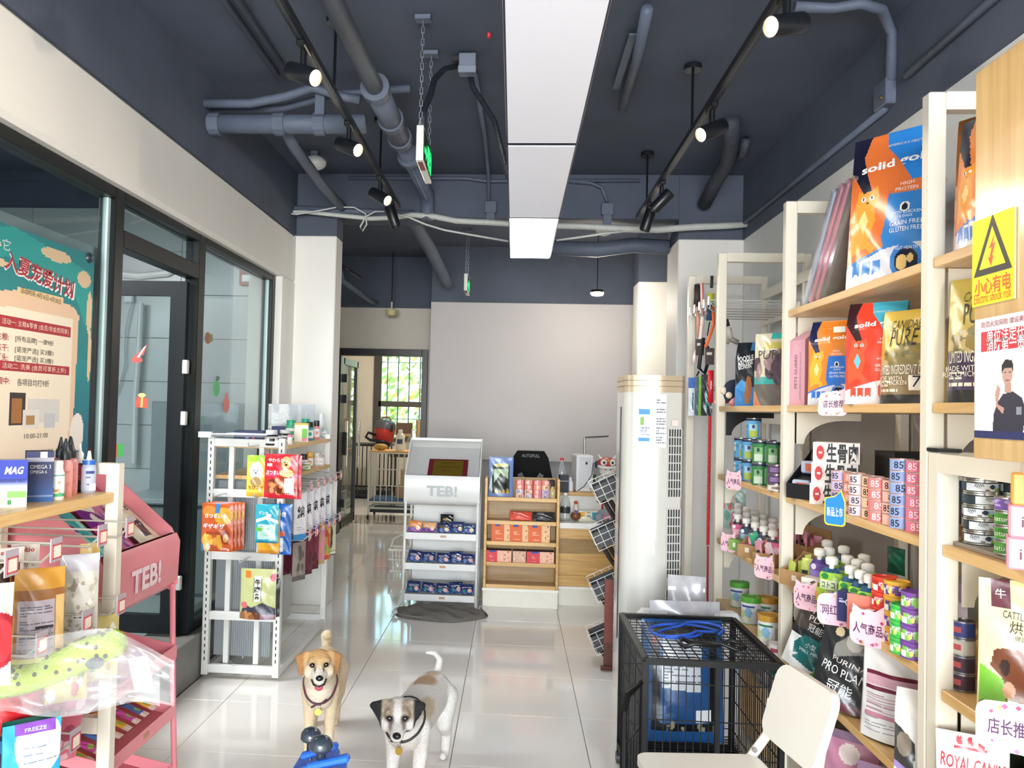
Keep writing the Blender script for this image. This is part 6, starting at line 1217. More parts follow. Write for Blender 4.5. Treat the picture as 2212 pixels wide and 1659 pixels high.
t = thing('suction_hook', 'dark round suction cup holding the poster corner', 'suction cup', onX(192, 557, GX+.008)); MB().lathe([(.022, 0), (.018, .008), (.006, .014)], axis=(1, 0, 0), n=16).build('cup', M('#2a3038', .3), t)
# ================================================================== NEAR LEFT RACK
rk = thing('display_rack', 'cream metal display rack with wooden shelf and wire hooks', 'rack', (0, 0, 0)); RXF, RXB, RY1, RY0, RS = -1.24, -1.66, 2.525, 1.15, 1.23
for yy in (RY1, RY0+.04):
    MB().bb((RXF-.042, yy-.04, 0), (RXF, yy, 1.32), bev=.003).build('upright', CREAM, rk); MB().bb((RXB, yy-.04, 0), (RXB+.04, yy, 1.32), bev=.003).build('upright', CREAM, rk); MB().bb((RXB+.04, yy-.04, 1.285), (RXF-.042, yy, 1.32)).build('top_bar', CREAM, rk); MB().bb((RXB+.04, yy-.04, .03), (RXF-.042, yy, .07)).build('bottom_bar', CREAM, rk)
    for z in (.86, .50): MB().bb((RXB+.04, yy-.035, z-.03), (RXF-.042, yy-.005, z+.02)).build('side_bar', CREAM, rk)
MB().bb((RXB+.02, RY0+.05, RS-.032), (RXF-.012, RY1-.045, RS), bev=.002).build('wooden_shelf', OAKX, rk)
for z in (1.11, .88, .545): MB().bb((RXB, RY0, z-.03), (RXB+.02, RY1-.04, z+.03)).build('hook_rail', CREAM, rk)
for k in range(46): MB().bb((RXB-.012, 1.7+.019*k, .30), (RXB-.004, 1.712+.019*k, 1.22)).build('corrugation_rib', M('#b7b3b6', .25), rk)
MB().bb((RXB-.016, 1.2, .30), (RXB-.010, RY1-.05, 1.22)).build('corrugated_panel', M('#a5a2a6', .3), rk)
TAGC = M('#b5aab4', .25)
def lhook(X1, Y, Z, label, X0=None, tags=True, grp='wire hooks on the near left rack'):
    t = thing('display_hook', label, 'hook', (0, Y, Z), 0, grp); X0 = RXB+.02 if X0 is None else X0; mt = M('#cfccc4', .3, .5)
    MB().tube([(X0, 0, 0), (X1-.03, 0, 0), (X1, 0, .028)], .0038, n=5).build('hook_wire', mt, t)
    if tags:
        MB().tube([(X0, 0, .05), (X1+.005, 0, .05)], .003, n=5).build('tag_arm', mt, t); p_ = MB(); p_.box((X1+.01, 0, .035), (.003, .052, .062)); p_.build('tag_plate', TAGC, t)
        MB().box((X1+.0125, 0, .03), (.002, .036, .034)).build('price_label', M('#f3e4d4', .5), t); f = MB()
        for a_, b_ in (((0, 0, .047), (.002, .040, .004)), ((0, 0, .013), (.002, .040, .004)), ((0, .019, .03), (.002, .004, .038)), ((0, -.019, .03), (.002, .004, .038))): f.box((X1+.0128+a_[0], a_[1], a_[2]), b_)
        f.build('label_border', M('#d8585a', .5), t)
    return t
for k, (Y, Z) in enumerate(((2.47, 1.09), (2.30, 1.09), (2.06, 1.09), (1.87, 1.09))): lhook(-1.20, Y, Z, f'upper wire hook with price tag, {nth(k)} from the rack end frame')
for k, (Y, Z) in enumerate(((2.43, .86), (2.23, .86), (2.01, .86))): lhook(-1.20, Y, Z, f'middle wire hook with price tag, {nth(k)} from the rack end frame')
for k, (Y, Z) in enumerate(((2.44, .60), (2.33, .60), (2.19, .545), (2.04, .50))): lhook(-1.20, Y, Z, f'lower wire hook, {nth(k)} from the rack end frame', tags=(k == 2))
def ln(px, X): return yx(px, X, RS)
TH = math.radians(34)
c = Cv(50, 70, '#1d2f9a'); c.rect(0, 0, 1, .42, '#f0eee6'); c.grad('#e8e8ea', '#1f2f9c', .40, .58); c.rect(.38, .20, .98, .34, '#7cc25a'); c.ell(.2, .2, .12, .14, '#b8b4ac'); c.rect(.40, .06, .52, .15, '#3f8a3a')
o = carton('supplement_box', .075, .05, .125, c, '#17206a', '#c8c4c0', [('MAG', .58, .78, .020, '#ffffff', {'b': .03, 'sh': .2, 'w': .042}), ('BOULARDII YEAST', .55, .56, .009, '#10184a', {'b': .02, 'w': .058})]); place(o, ln(22, -1.335), TH, label='blue and white supplement carton with dog picture', cat='carton', group='cartons on the near left rack')
c = Cv(40, 60, '#171f4e'); c.grad('#1c5a9c', '#171f4e', 0, .5); c.rect(0, .80, 1, .88, '#9a949c'); c.rect(.5, .88, .75, 1, '#e8e4d8'); c.rect(0, .10, 1, .14, '#7a8ab0')
o = carton('supplement_box', .07, .085, .14, c, '#131a40', '#1a2350', [('OMEGA 3', .52, .70, .011, '#d8d4cc', {'w': .052}), ('OMEGA 6', .45, .60, .009, '#d8d4cc', {'w': .042})]); place(o, ln(82, -1.345), TH, label='dark navy supplement carton with silver band', cat='carton', group='cartons on the near left rack')
lc = Cv(48, 20, '#f2f0ea').blobs(6, (.42, .1, .58, .7), ['#c8925a', '#8a5a38'], .03, 2, 2.5).rect(0, 0, 1, .16, '#4fae7c').rect(0, .93, 1, 1, '#3f9a7a')
o = bottle('supplement_bottle', [(.024, 0), (.026, .004), (.026, .075), (.020, .088)], '#f2f2ee', [(.021, .086), (.021, .108), (.019, .112), (0, .112)], '#f4f4f0', label_cv=lc, lab=(.010, .072, .0263)); place(o, ln(117, -1.315), TH, label='white supplement bottle with green banded label', cat='bottle')
bp = [(.020, 0), (.022, .004), (.022, .098), (.017, .108), (.012, .112)]
pink = bottle('shampoo_bottle', bp, '#e99b96', [(.015, .110), (.015, .132), (.010, .140), (.006, .158), (.003, .172), (0, .174)], '#23262a', capname='cone_cap', rough=.3)
S_ = lambda u, v, off=0.: Vector((.0223*math.cos(-math.pi/2+(u-.5)*6.283), .0223*math.sin(-math.pi/2+(u-.5)*6.283)-off, v*.1)); letters(pink, S_, [('shampoo', .5, .75, .008, '#c8645c', {'w': .026}), ('gentle care', .5, .42, .005, '#c8645c', {'w': .03}), ('for pets', .5, .36, .005, '#c8645c', {'w': .024})], .138, .1, off=.0006)
for k, (px, X) in enumerate(((138, -1.325), (150, -1.35), (128, -1.385), (148, -1.395))):
    o = pink if k == 0 else dup(pink); place(o, ln(px, X), TH, label=['pink bottle with dark cone cap in front of the pink bottles', 'pink bottle with dark cone cap beside the white red bottle', 'pink bottle with dark cone cap behind the white supplement bottle', 'pink bottle with dark cone cap at back of the group'][k], cat='bottle', group='pink cone cap bottles')
o = bottle('pump_bottle', [(.018, 0), (.020, .003), (.020, .09), (.012, .102)], ['#1e1c1e', '#1e1c1e', '#f2efec', '#f2efec'], [(.010, .100), (.012, .118), (.005, .128), (.003, .15), (0, .15)], '#f0eeea', label_cv=Cv(40, 16, '#efe9e4').rect(0, 0, 1, .35, '#1e1a1c').rect(0, .36, 1, .5, '#b5483c').ell(.5, .8, .06, .3, '#b0303a'), lab=(.008, .085, .0203)); place(o, ln(170, -1.36), TH, label='white and black nozzle bottle with red mark', cat='bottle')
o = bottle('ear_cleaner_bottle', [(.019, 0), (.021, .003), (.021, .082), (.017, .090)], '#aab4c8', [(.0185, .088), (.0185, .102), (.008, .104), (.006, .115), (.004, .130), (0, .131)], '#f4f4f4', label_cv=Cv(40, 16, '#b4bccd').rect(.42, .72, .62, .9, '#2b3f86').lines(.42, .25, .6, .65, 4, '#5a6482'), lab=(.008, .078, .0213), rough=.2)
MB().lathe([(.0192, .088), (.0192, .102)], n=20).build('blue_collar', M('#1f62b8', .35), o); MB().box((.010, -.0215, .02), (.018, .002, .022)).build('price_label', M('#f3dcd2', .5), o); place(o, ln(190, -1.315), TH, label='clear bottle with blue collar and white nozzle', cat='bottle')
# packs hung on the near rack
def hang(name, w, h, d, c, back, X, Y, Z, th, label, grp, text=(), mat=None, prof='pillow', seed=0, rx=0):
    """hung so that its top sits at Z"""
    o = pouch(name, w, h, d, c, back, prof, .0 if prof == 'pillow' else .25, back, text, wob=.004, seed=seed, mat=mat); return place(o, (X, Y, Z-h), th, rx, 0, label, 'treat pack', grp)
G1 = 'treat packs hung on the near rack'
TRN = glass('clear_film', '#ffffff', 2.0, .12, .10)
c = Cv(50, 80, '#8a5a30'); c.rect(0, .78, 1, 1, '#b8822e'); c.rect(.06, .06, .80, .66, '#a49aa0'); c.lines(.10, .10, .78, .64, 18, '#55505a', .35, 3); c.rect(.40, .36, .78, .39, '#2a262c'); c.rect(.82, .02, 1, .7, '#c7a36a'); c.rect(0, 0, 1, .05, '#b9b85a')
hang('treat_pack', .12, .24, .05, c, '#c8963c', -1.23, 2.06, 1.075, math.radians(40), 'brown jerky pack with grey printed label on the third hook', G1, prof='stand', seed=2)
c = Cv(46, 70, '#d6d2c8'); c.rect(0, .80, 1, 1, '#c9c5cc'); c.blobs(70, (.08, .06, .9, .72), ['#e6e2d4', '#c2bca8', '#d9d3c2', '#a8a08c'], .06, 8, .6); c.rect(.30, .24, .58, .32, '#e8e6e0'); c.lines(.34, .25, .55, .31, 2, '#26262a', .6)
hang('treat_pack', .105, .24, .045, c, '#d8d4c8', -1.235, 2.265, 1.075, math.radians(38), 'clear pack of pale chews hung on the second hook', G1, seed=3, mat=FILM)
c = Cv(30, 30, '#efe7e2').rect(0, .0, 1, .3, '#8a6a4a')
for k in range(2): hang('treat_pack', .075, .17, .02, Cv(30, 40, '#efe8e4').rect(0, 0, 1, .35, '#9a6a40'), '#e8e0da', -1.40, 2.19+.075*k, 1.10, math.radians(44), f'white topped treat pack behind the chews, {["nearer the jerky pack", "nearer the end frame"][k]}', G1, [('Petio', .5, .90, .014, '#c32f38', {'b': .02, 'w': .045}), ('ササミ', .5, .66, .016, '#2a2426', {'w': .05})], seed=5+k)
c = Cv(30, 70, '#e8c67a'); c.rect(0, .40, 1, .52, '#b03444'); c.blobs(14, (.3, .55, .8, .95), ['#d29a2e', '#f0e0b0'], .08, 4); c.rect(.1, 0, .9, .36, '#d08a6a'); c.rect(0, .0, 1, .1, '#f0e6dc')
hang('treat_pack', .06, .23, .02, c, '#e6d8c0', -1.30, 2.44, 1.075, math.radians(45), 'narrow yellow and red stick pack by the end frame', G1, seed=9)
c = Cv(40, 70, '#cfc6c0').ell(.7, .45, .45, .28, '#a82a34').ell(.7, .45, .36, .22, '#c43a42').blobs(20, (0, .0, .6, .9), ['#8a8480', '#eeeae6'], .05, 3)
hang('treat_pack', .11, .24, .04, c, '#c8c2bc', -1.21, 1.815, 1.085, math.radians(40), 'speckled pack with round red emblem', G1, seed=11)
c = Cv(30, 60, '#4a2a1c').blobs(20, (.1, .3, .9, .9), ['#7a4426', '#2c1a14', '#a8663a'], .1, 5).rect(0, 0, 1, .3, '#d8b478').rect(.1, .38, .6, .5, '#e6e2da')
hang('treat_pack', .10, .24, .03, c, '#a8703c', -1.32, 2.02, 1.09, math.radians(42), 'dark brown dried meat pack behind the jerky pack', G1, seed=12)
for k, (Y, c0, c1, lb) in enumerate(((2.44, '#d8c87a', '#c89a3a', 'yellow and white pack on the middle hook by the end frame'), (2.26, '#e0c24a', '#c84a3a', 'yellow and red pack on the second middle hook'))): hang('treat_pack', .11, .20, .03, Cv(30, 40, c0).blobs(16, (.1, .1, .9, .9), [c1, '#f2efe0', '#7a9a3a'], .09, k), c0, -1.26, Y, .855, math.radians(40), lb, G1, seed=14+k)
c = Cv(50, 60, '#2d9ac2'); c.rect(.28, .25, 1, 1, '#2d9ac2'); c.ell(.62, .72, .42, .36, '#e9eef2'); c.rect(.2, .86, .9, 1, '#7a3fa0'); c.lines(.35, .50, .95, .75, 3, '#7a8490', .3)
hang('treat_pack', .135, .21, .04, c, '#2488b0', -1.20, 2.00, .70, math.radians(42), 'bright blue treat pack with price label on the lower hooks', G1, [('FREEZE', .55, .92, .009, '#ffffff', {'w': .05})], seed=17, prof='stand')
hang('treat_pack', .13, .20, .05, Cv(20, 20, '#c01f26').blobs(8, (0, 0, 1, 1), ['#a0161e', '#d8343a'], .15, 3), '#b01c24', -1.36, 2.19, .74, math.radians(40), 'glossy red pack behind the bright blue pack', G1, seed=18)
for k, (Y, cols, lb) in enumerate(((2.22, ['#17564a', '#58b47a', '#c8e6d0'], 'dark green treat pack lying on the lower hooks'), (2.36, ['#d8627a', '#f0b8c0', '#a83a54'], 'pink treat pack lying on the lower hooks'), (2.08, ['#26283a', '#8a4a3a', '#3a6a8a'], 'dark blue patterned pack lying on the lower hooks'))): hang('treat_pack', .15, .23, .04, Cv(40, 50, cols[0]).blobs(26, (.05, .05, .95, .95), cols, .12, 20+k), cols[0], -1.36, Y, .66, math.radians(48), lb, G1, seed=20+k, rx=.35)
# plush snake in a clear plastic bag hung over the hooks
A = [onY(-90, 1500, 2.02), onY(-10, 1478, 2.04), onY(60, 1462, 2.06), onY(130, 1436, 2.08), onY(200, 1406, 2.10), onY(256, 1386, 2.11), onY(268, 1382, 2.11)]
pl = thing('plush_snake', 'lime green spotted plush snake inside a clear plastic bag', 'plush toy', (0, 0, 0))
m = MB(); m.tube(A, [.035, .04, .042, .042, .042, .036, .018], n=16); body = m.build('plush_body', M('#b4cf3c', .9, noise=.15, nscale=60, bump=.9, bscale=140), pl, smooth=True)
r = random.Random(5); m = MB()
for i in range(46):
    t_ = r.uniform(.05, .95)*(len(A)-2); k = int(t_); q = A[k].lerp(A[k+1], t_-k); a = r.uniform(-.6, 2.6); d = Vector((math.cos(a)*.25, -abs(math.cos(a*.7)), math.sin(a))).normalized(); m.ball(q+d*.040, .0065, n=6, m=4)
m.build('dark_spots', M('#3a4020', .9), pl); m = MB(); m.ball(A[4]+Vector((.02, -.03, -.02)), .018, n=8, m=5, sc=(1.6, .7, 1)); m.build('grey_patch', M('#5a5f5c', .9), pl)
def bagsurf(Y, amp, seed, px0, px1, top, bot):
    r = random.Random(seed); P = [r.uniform(0, 6) for _ in range(6)]
    def f(u, v):
        x = px0+(px1-px0)*u; yt, yb = top(u), bot(u); y = yb+(yt-yb)*v
        w_ = amp*(math.sin(u*13+v*5+P[0])*.5+math.sin(u*27-v*9+P[1])*.3+math.sin(u*7+v*17+P[2])*.35); e = min(1, 6*min(u+.05, 1.02-u, v+.05, 1.05-v)); return onY(x, y, Y+w_*e)
    return f
top = lambda u: 1432-78*math.sin(min(1, u*1.05)*1.75)+ (40 if u > .97 else 0)*0+max(0, u-.72)*260; bot = lambda u: 1552-30*u-12*math.sin(u*9)+max(0, u-.85)*60
bagm = glass('clear_poly_bag', '#fbfbff', 2.6, .10, .16, '#ffffff')
b = thing('plastic_bag', 'crinkled clear plastic bag draped over the near rack hooks', 'plastic bag', (0, 0, 0))
MB().grid(bagsurf(1.97, .018, 3, -120, 376, top, bot), 60, 26).build('front_film', bagm, b, smooth=True); MB().grid(bagsurf(2.17, .015, 7, -120, 345, top, bot), 50, 22).build('back_film', bagm, b, smooth=True)
q = onY(305, 1455, 2.0); m = MB(); m.box(q, (.05, .004, .085), ry=-.25); m.build('paper_tag', M('#f1ead2', .6), b)
# ================================================================== SLANTED DISPLAY STANDS
def slant_stand(loc, rz, col, tcol, label, lip=1.0):
    t = thing('treat_stand', label, 'display stand', loc, rz, 'slanted treat display stands'); mt = M(col, .35, noise=.02); W2 = .29
    m = MB(); pr = [(.06, .765), (.0, .785), (-.03, .82), (-.035, .97), (-.02, 1.0), (.0, 1.0)]
    for sx in (0,):
        vs = [(x, y, z) for x in (-W2, W2) for y, z in pr]; k = len(pr); m.add(vs, [(i, i+1, k+i+1, k+i) for i in range(k-1)])
        m.add([(x, y+.006, z) for x in (-W2, W2) for y, z in pr], [(k+i, k+i+1, i+1, i) for i in range(k-1)])
    m.build('front_panel', mt, t, auto=50)
    for s in (-1, 1): m = MB(); m.prism([(.0, .775), (.36, .98), (.36, 1.27), (.30, 1.27), (.0, 1.02), (-.03, .96), (-.03, .80)], Matrix(((0, 0, 1, s*W2), (1, 0, 0, 0), (0, 1, 0, 0), (0, 0, 0, 1))), .006*s); m.build('side_panel', mt, t)
    m = MB(); m.add([(-W2, .0, .93), (W2, .0, .93), (W2, .35, 1.20), (-W2, .35, 1.20)], [(0, 1, 2, 3), (3, 2, 1, 0)]); m.add([(-W2, .35, 1.20), (W2, .35, 1.20), (W2, .36, 1.27), (-W2, .36, 1.27)], [(0, 1, 2, 3), (3, 2, 1, 0)]); m.bb((-W2, .33, 1.255), (W2, .365, 1.275)); m.build('tray_floor', M(col, .45, noise=.02), t)
    for s in (-1, 1):
        MB().tube([(s*(W2-.012), -.015, .80), (s*(W2-.012), -.03, .40), (s*(W2-.012), -.05, .012)], .011, n=8).build('leg', mt, t, smooth=True); MB().tube([(s*(W2-.012), .35, 1.0), (s*(W2-.012), .38, .012)], .011, n=8).build('leg', mt, t, smooth=True)
    for z in (.52, .29, .055):
        m = MB(); m.add([(-W2+.02, -.04, z), (W2-.02, -.04, z), (W2-.02, .34, z+.08), (-W2+.02, .34, z+.08)], [(0, 1, 2, 3), (3, 2, 1, 0)]); m.box((0, -.042, z+.02), (2*W2-.04, .006, .05), bev=.002)
        for s in (-1, 1): m.prism([(-.04, z), (.34, z+.08), (.34, z+.12), (-.04, z+.045)], Matrix(((0, 0, 1, s*(W2-.02)), (1, 0, 0, 0), (0, 1, 0, 0), (0, 0, 0, 1))), .004*s)
        m.build('lower_tray', mt, t); MB().box((.02, -.046, z+.022), (.045, .002, .016), bev=.0).build('tray_plate', M('#b98a6a', .4), t)
    MB().bb((-W2+.03, .355, .10), (W2-.03, .36, 1.0)).build('back_sheet', M(col, .5, noise=.02), t)
    S_ = lambda u, v, off=0.: Vector(((u-.5)*.58, -.036-off, .80+v*.17)); letters(t, S_, [('TEB!', .5, .5, .085, tcol, {'b': .035, 'w': .235})], .58, .17)
    return t
PKS = slant_stand((-1.345, 2.86, 0), math.pi/2, '#e88f98', '#f3dbe2', 'pink slanted treat stand between the two left racks')
WTS = slant_stand((-.535, 6.22, 0), 0, '#dcdcda', '#a9adae', 'white slanted treat stand beside the wooden shelf')
def in_stand(t, lx, ly, lz, o, rz=0, rx=-.9, label='', grp=''):
    a = t.rotation_euler.z; q = Matrix.Rotation(a, 3, 'Z') @ Vector((lx, ly, 0)); o.location = (t.location.x+q.x, t.location.y+q.y, lz); o.rotation_mode = 'ZYX' if False else 'XYZ'
    o.rotation_euler = (Matrix.Rotation(a, 3, 'Z') @ Matrix.Rotation(rx, 3, 'X') @ Matrix.Rotation(rz, 3, 'Y')).to_euler(); return tag(o, label, 'treat pack', grp)
c = Cv(50, 70, '#eee6cc'); c.poly([(.35, .12), (.38, .38), (.46, .46), (.50, .40), (.60, .40), (.64, .47), (.70, .36), (.72, .12)], '#3a3438'); c.ell(.48, .33, .03, .02, '#f2f2f2'); c.ell(.60, .33, .03, .02, '#f2f2f2'); c.rect(0, 0, 1, .04, '#7a2a5a'); c.rect(.0, .04, .03, 1, '#33303a')
o = pouch('treat_pack', .19, .28, .03, c, '#d8d0b4', 'pillow', 0, None, [('97.8', .55, .66, .032, '#2a2628', {'w': .08}), ('鲜肉冻干', .5, .80, .012, '#6a645a', {'w': .08})], seed=31); in_stand(PKS, .19, .03, .975, o, 0, -.90, 'large cream treat pack with cat silhouette in the pink stand', 'packs in the pink stand')
for k, (lx, cc, lb) in enumerate(((-.02, ['#7a2f8a', '#c8508a', '#e8dcd4'], 'purple patterned pack in the pink stand'), (-.17, ['#2aa6a8', '#5a2a7a', '#9fd8d0'], 'turquoise and purple pack in the pink stand'), (.06, ['#c86a9a', '#6a3a2a', '#efe6dc'], 'pink and brown pack at the back of the pink stand'))):
    o = pouch('treat_pack', .16, .22, .03, Cv(40, 50, cc[0]).blobs(22, (.05, .05, .95, .95), cc, .12, 40+k), cc[0], 'pillow', seed=k); in_stand(PKS, lx, .04+.12*(k == 2), .985+.10*(k == 2), o, .2-.2*k, -.90, lb, 'packs in the pink stand')
st = None
for k in range(8):
    c = Cv(16, 40, ['#e0b13c', '#c850a0', '#4a6fb0', '#e0b13c'][k % 4]).rect(.1, .62, .9, .84, '#2a2024').ell(.5, .73, .3, .08, '#f4efe6').ell(.5, .3, .3, .08, '#8ab84a').rect(0, 0, 1, .16, '#e6d4c8'); o = pouch('stick_sachet', .042, .15, .012, c, '#e6d8b8', 'pillow', seed=k)
    in_stand(PKS, -.24+.068*k, .02, .325, o, 0, -1.2, f'{["yellow", "magenta", "blue", "gold"][k % 4]} stick sachet in lower pink tray, {nth(k)} in the row', 'stick sachets in the pink tray')
for tr, z in enumerate((.545, .315, .08)):
    xs_ = (-.21, -.10, .015, .12, .205)
    for k, x in enumerate(xs_):
        if tr == 0: bg, tx = [('#d9823a', '#8a4a9a'), ('#d8a06a', '#7a3a96'), ('#1c2a5c', '#c8a058'), ('#1c2a5c', '#c8a058'), ('#1f3c66', '#e8ecf0')][k]
        else: bg, tx = '#1f2c5e', ['#e8ecf2', '#c890a0'][k % 2]
        c = Cv(34, 26, bg); c.rect(0, 0, 1, .38, tx if tr == 0 and k < 2 else '#2b4a80'); c.ell(.72, .35, .16, .2, '#d8a8a0' if tr else '#e0c8a0'); c.rect(.12, .5, .66, .72, '#14141a' if (tr == 0 and 1 < k < 4) else bg); c.lines(.15, .52, .8, .72, 2, '#f0ece4' if (tr or k != 2) else '#c8a058', .4, k); c.ell(.3, .3, .12, .16, '#3a8a7a' if tr == 2 else '#6a7aa8')
        o = pouch('treat_sachet', .105, .075+(.012 if k in (0, 3) else 0), .022, c, bg, 'pillow', seed=k+tr*7)
        in_stand(WTS, x, .045+.02*(k % 2), z+.012, o, random.uniform(-.12, .12), -.35, f'{[["orange", "peach", "black and navy", "navy and black", "dark blue"], ["navy"]*5, ["dark navy"]*5][tr][k]} treat sachet, {nth(k)} along the {["upper", "middle", "lowest"][tr]} tray', 'sachets in the white stand')
o = pouch('treat_sachet', .105, .09, .02, Cv(30, 26, '#17171c').lines(.2, .45, .8, .65, 2, '#c8a058', .4), '#141418', 'pillow'); in_stand(WTS, .03, .13, .60, o, 0, -.3, 'black treat sachet behind the navy sachets on upper tray', 'sachets in the white stand')
t = thing('award_plaque', 'gold and dark red award plaque lying in the white stand', 'plaque', (0, 0, 0)); R_ = Matrix.Translation((-.535+.03, 6.22+.045, .978)) @ Matrix.Rotation(math.radians(37.6-90), 4, 'X')
t.matrix_world = R_; MB().bb((-.155, -.008, 0), (.155, .0, .215), bev=.003).build('frame', M('#5c1420', .35), t); MB().bb((-.118, -.011, .02), (.118, -.007, .195)).build('gold_plate', M('#a08430', .3, .8), t)
S_ = lambda u, v, off=0.: Vector(((u-.5)*.236, -.0115-off, .02+v*.175)); letters(t, S_, [('优秀合作商', .5, .80, .018, '#2a2010', {'w': .11}), ('北京宠物零售服务先进单位', .5, .55, .014, '#2a2010', {'w': .18}), ('第一名', .45, .30, .016, '#2a2010', {'w': .07})], .236, .175)
# ================================================================== SECOND LEFT RACK (white, slotted)
RW = M('#dcdcd8', .4, noise=.02); r2 = thing('slotted_rack', 'white slotted metal rack with hanging treats by the pillar', 'rack', (0, 0, 0))
ax0, ax1, ay0, ay1, azt = -1.69, -1.255, 4.40, 5.50, 1.33
for x, y in ((ax0, ay0), (ax1-.036, ay0), (ax0, ay1), (ax1-.036, ay1)): MB().bb((x, y, .02), (x+.036, y+.036, azt if y == ay0 else 1.32), bev=.002).build('upright', RW, r2)
for x in (ax0, ax1-.036):
    m = MB()
    for k in range(34): z = .10+.036*k; m.bb((x+.015, ay0-.001, z), (x+.021, ay0+.002, z+.018))
    s_ = m.build('slots', M('#26282a', .6), r2); s_['kind'] = 'stuff'
for z in (1.30, 1.02, .675, .345, .055):
    MB().bb((ax0+.036, ay0+.002, z-.022), (ax1-.036, ay0+.03, z+.022), bev=.002).build('cross_bar', RW, r2)
for x in (-1.565, -1.395): MB().bb((x-.014, ay0+.032, .08), (x+.014, ay0+.056, 1.30)).build('mid_upright', RW, r2)
for x in (ax0+.002, ax1-.034): MB().bb((x, ay0+.036, .02), (x+.03, ay1, .06)).build('base_rail', RW, r2)
MB().bb((ax0+.036, ay1, .05), (ax1-.036, ay1+.03, .09)).build('base_rail', RW, r2)
for z in (1.29, 1.115): MB().bb((ax0+.01, ay0+.06, z-.022), (ax1, ay1+.02, z), bev=.002).build('wooden_shelf', OAKX, r2)
for k in range(20): MB().bb((-1.58+.0125*k, ay0+.10, .10), (-1.574+.0125*k, ay0+.106, 1.08)).build('corrugation_rib', M('#9da3a6', .3), r2)
MB().bb((ax0+.03, ay0+.106, .10), (-1.34, ay0+.112, 1.08)).build('corrugated_panel', M('#9a9fa2', .35), r2)
MB().bb((-1.50, ay0+.12, .08), (-1.495, ay1, 1.08)).build('spine_panel', M('#c4cac8', .35, noise=.06), r2)
for yy in (4.78, 5.14): MB().bb((-1.49, yy, .06), (-1.46, yy+.03, 1.28)).build('mid_upright', RW, r2)
MB().lathe([(.012, 0), (.012, .01)], c=(-1.52, ay0-.006, .10), axis=(0, -1, 0), n=10).build('leveller', M('#5a5a5a', .4), r2)
G2 = 'treat packs on the slotted rack end'
def endhang(px0, px1, py0, py1, Y, c, back, label, text=(), d=.03, seed=0, grp=G2):
    a = onY(px0, py1, Y); b = onY(px1, py0, Y); w, h = b.x-a.x, b.z-a.z; o = pouch('treat_pack', w, h, d, c, back, 'stand' if d > .03 else 'pillow', .05, back, [(t_[0], t_[1], t_[2], t_[3]*h, t_[4], dict(t_[5], w=t_[5]['w']*w) if len(t_) > 5 and 'w' in t_[5] else {}) for t_ in text], wob=.004, seed=seed)
    return place(o, ((a.x+b.x)/2, Y, a.z), 0, label=label, cat='treat pack', group=grp)
for k, (X, Z) in enumerate(((-1.40, 1.29), (-1.36, 1.02), (-1.58, 1.02), (-1.43, .675))):
    t = thing('peg_hook', ['peg hook holding the yellow and red packs', 'peg hook holding the teal and blue packs', 'peg hook holding the orange packs', 'peg hook holding the pale green pack'][k], 'hook', (X, ay0, Z), 0, 'peg hooks on the slotted rack'); MB().tube([(0, 0, 0), (0, -.17, 0), (0, -.185, .02)], .004, n=5).build('hook_wire', M('#d0d0cc', .3, .5), t)
c = Cv(40, 60, '#e6c84a'); c.ell(.5, .62, .34, .22, '#efece6'); c.ell(.40, .64, .03, .02, '#2a2422'); c.ell(.58, .64, .03, .02, '#2a2422'); c.ell(.5, .58, .05, .03, '#2a2422'); c.rect(0, .85, 1, 1, '#9ac23c'); c.rect(0, 0, 1, .10, '#d8a83c'); c.ell(.5, .36, .3, .12, '#a88a5a')
endhang(532, 577, 984, 1072, 4.285, c, '#d8b840', 'yellow treat pack with white dog face beside red pack', [('ちびスケ', .5, .22, .10, '#7a3a20', {'w': .8, 'b': .02})], seed=1)
c = Cv(60, 60, '#c22030'); c.ell(.66, .80, .14, .15, '#d9a86a'); c.ell(.62, .82, .02, .02, '#2a1814'); c.ell(.70, .82, .02, .02, '#2a1814'); c.ell(.66, .76, .04, .025, '#2a1814'); c.poly([(.06, .10), (.10, .42), (.5, .46), (.92, .50), (.94, .08)], '#8a3f24'); c.blobs(16, (.12, .12, .7, .4), ['#b5673a', '#6a2c18', '#c88a5a'], .07, 6); c.rect(.62, .12, .9, .45, '#d8d2ca'); c.rect(0, .5, 1, .56, '#d84a70'); c.ell(.68, .57, .20, .09, '#e8cf5a'); c.rect(.06, .72, .24, .78, '#efe6de')
for k in range(2): endhang(570+k*8, 645+k*8, 982+k*2, 1074+k*2, 4.245+.035*k, c, '#b01c2a', f'red sweet potato treat pack with brown dog, {["front", "rear"][k]} one', [('やわらか', .36, .86, .09, '#ffe9d0', {'w': .5, 'b': .02}), ('さつまいも', .33, .58, .10, '#ffffff', {'w': .55, 'b': .02}), ('無添加', .68, .57, .07, '#7a1c20', {'w': .3}), ('12個', .76, .12, .10, '#ffffff', {'w': .22})] if k == 0 else [], seed=2+k)
c = Cv(60, 70, '#c65a2a'); c.ell(.70, .74, .28, .18, '#dca63a'); c.ell(.24, .83, .22, .12, '#d98a3a'); c.rect(.44, .8, .58, 1, '#3f78b0'); c.poly([(.0, .0), (.2, .0), (.1, .2), (0, .22)], '#3a6fa8'); c.blobs(10, (.1, .1, .62, .32), ['#e3a23c', '#efc35a'], .10, 8); c.ell(.78, .30, .14, .14, '#8a2f1c'); c.ell(.78, .28, .08, .09, '#d89a58'); c.rect(.15, .36, .7, .42, '#a8441f'); c.ell(.22, .10, .08, .08, '#e6dcc8')
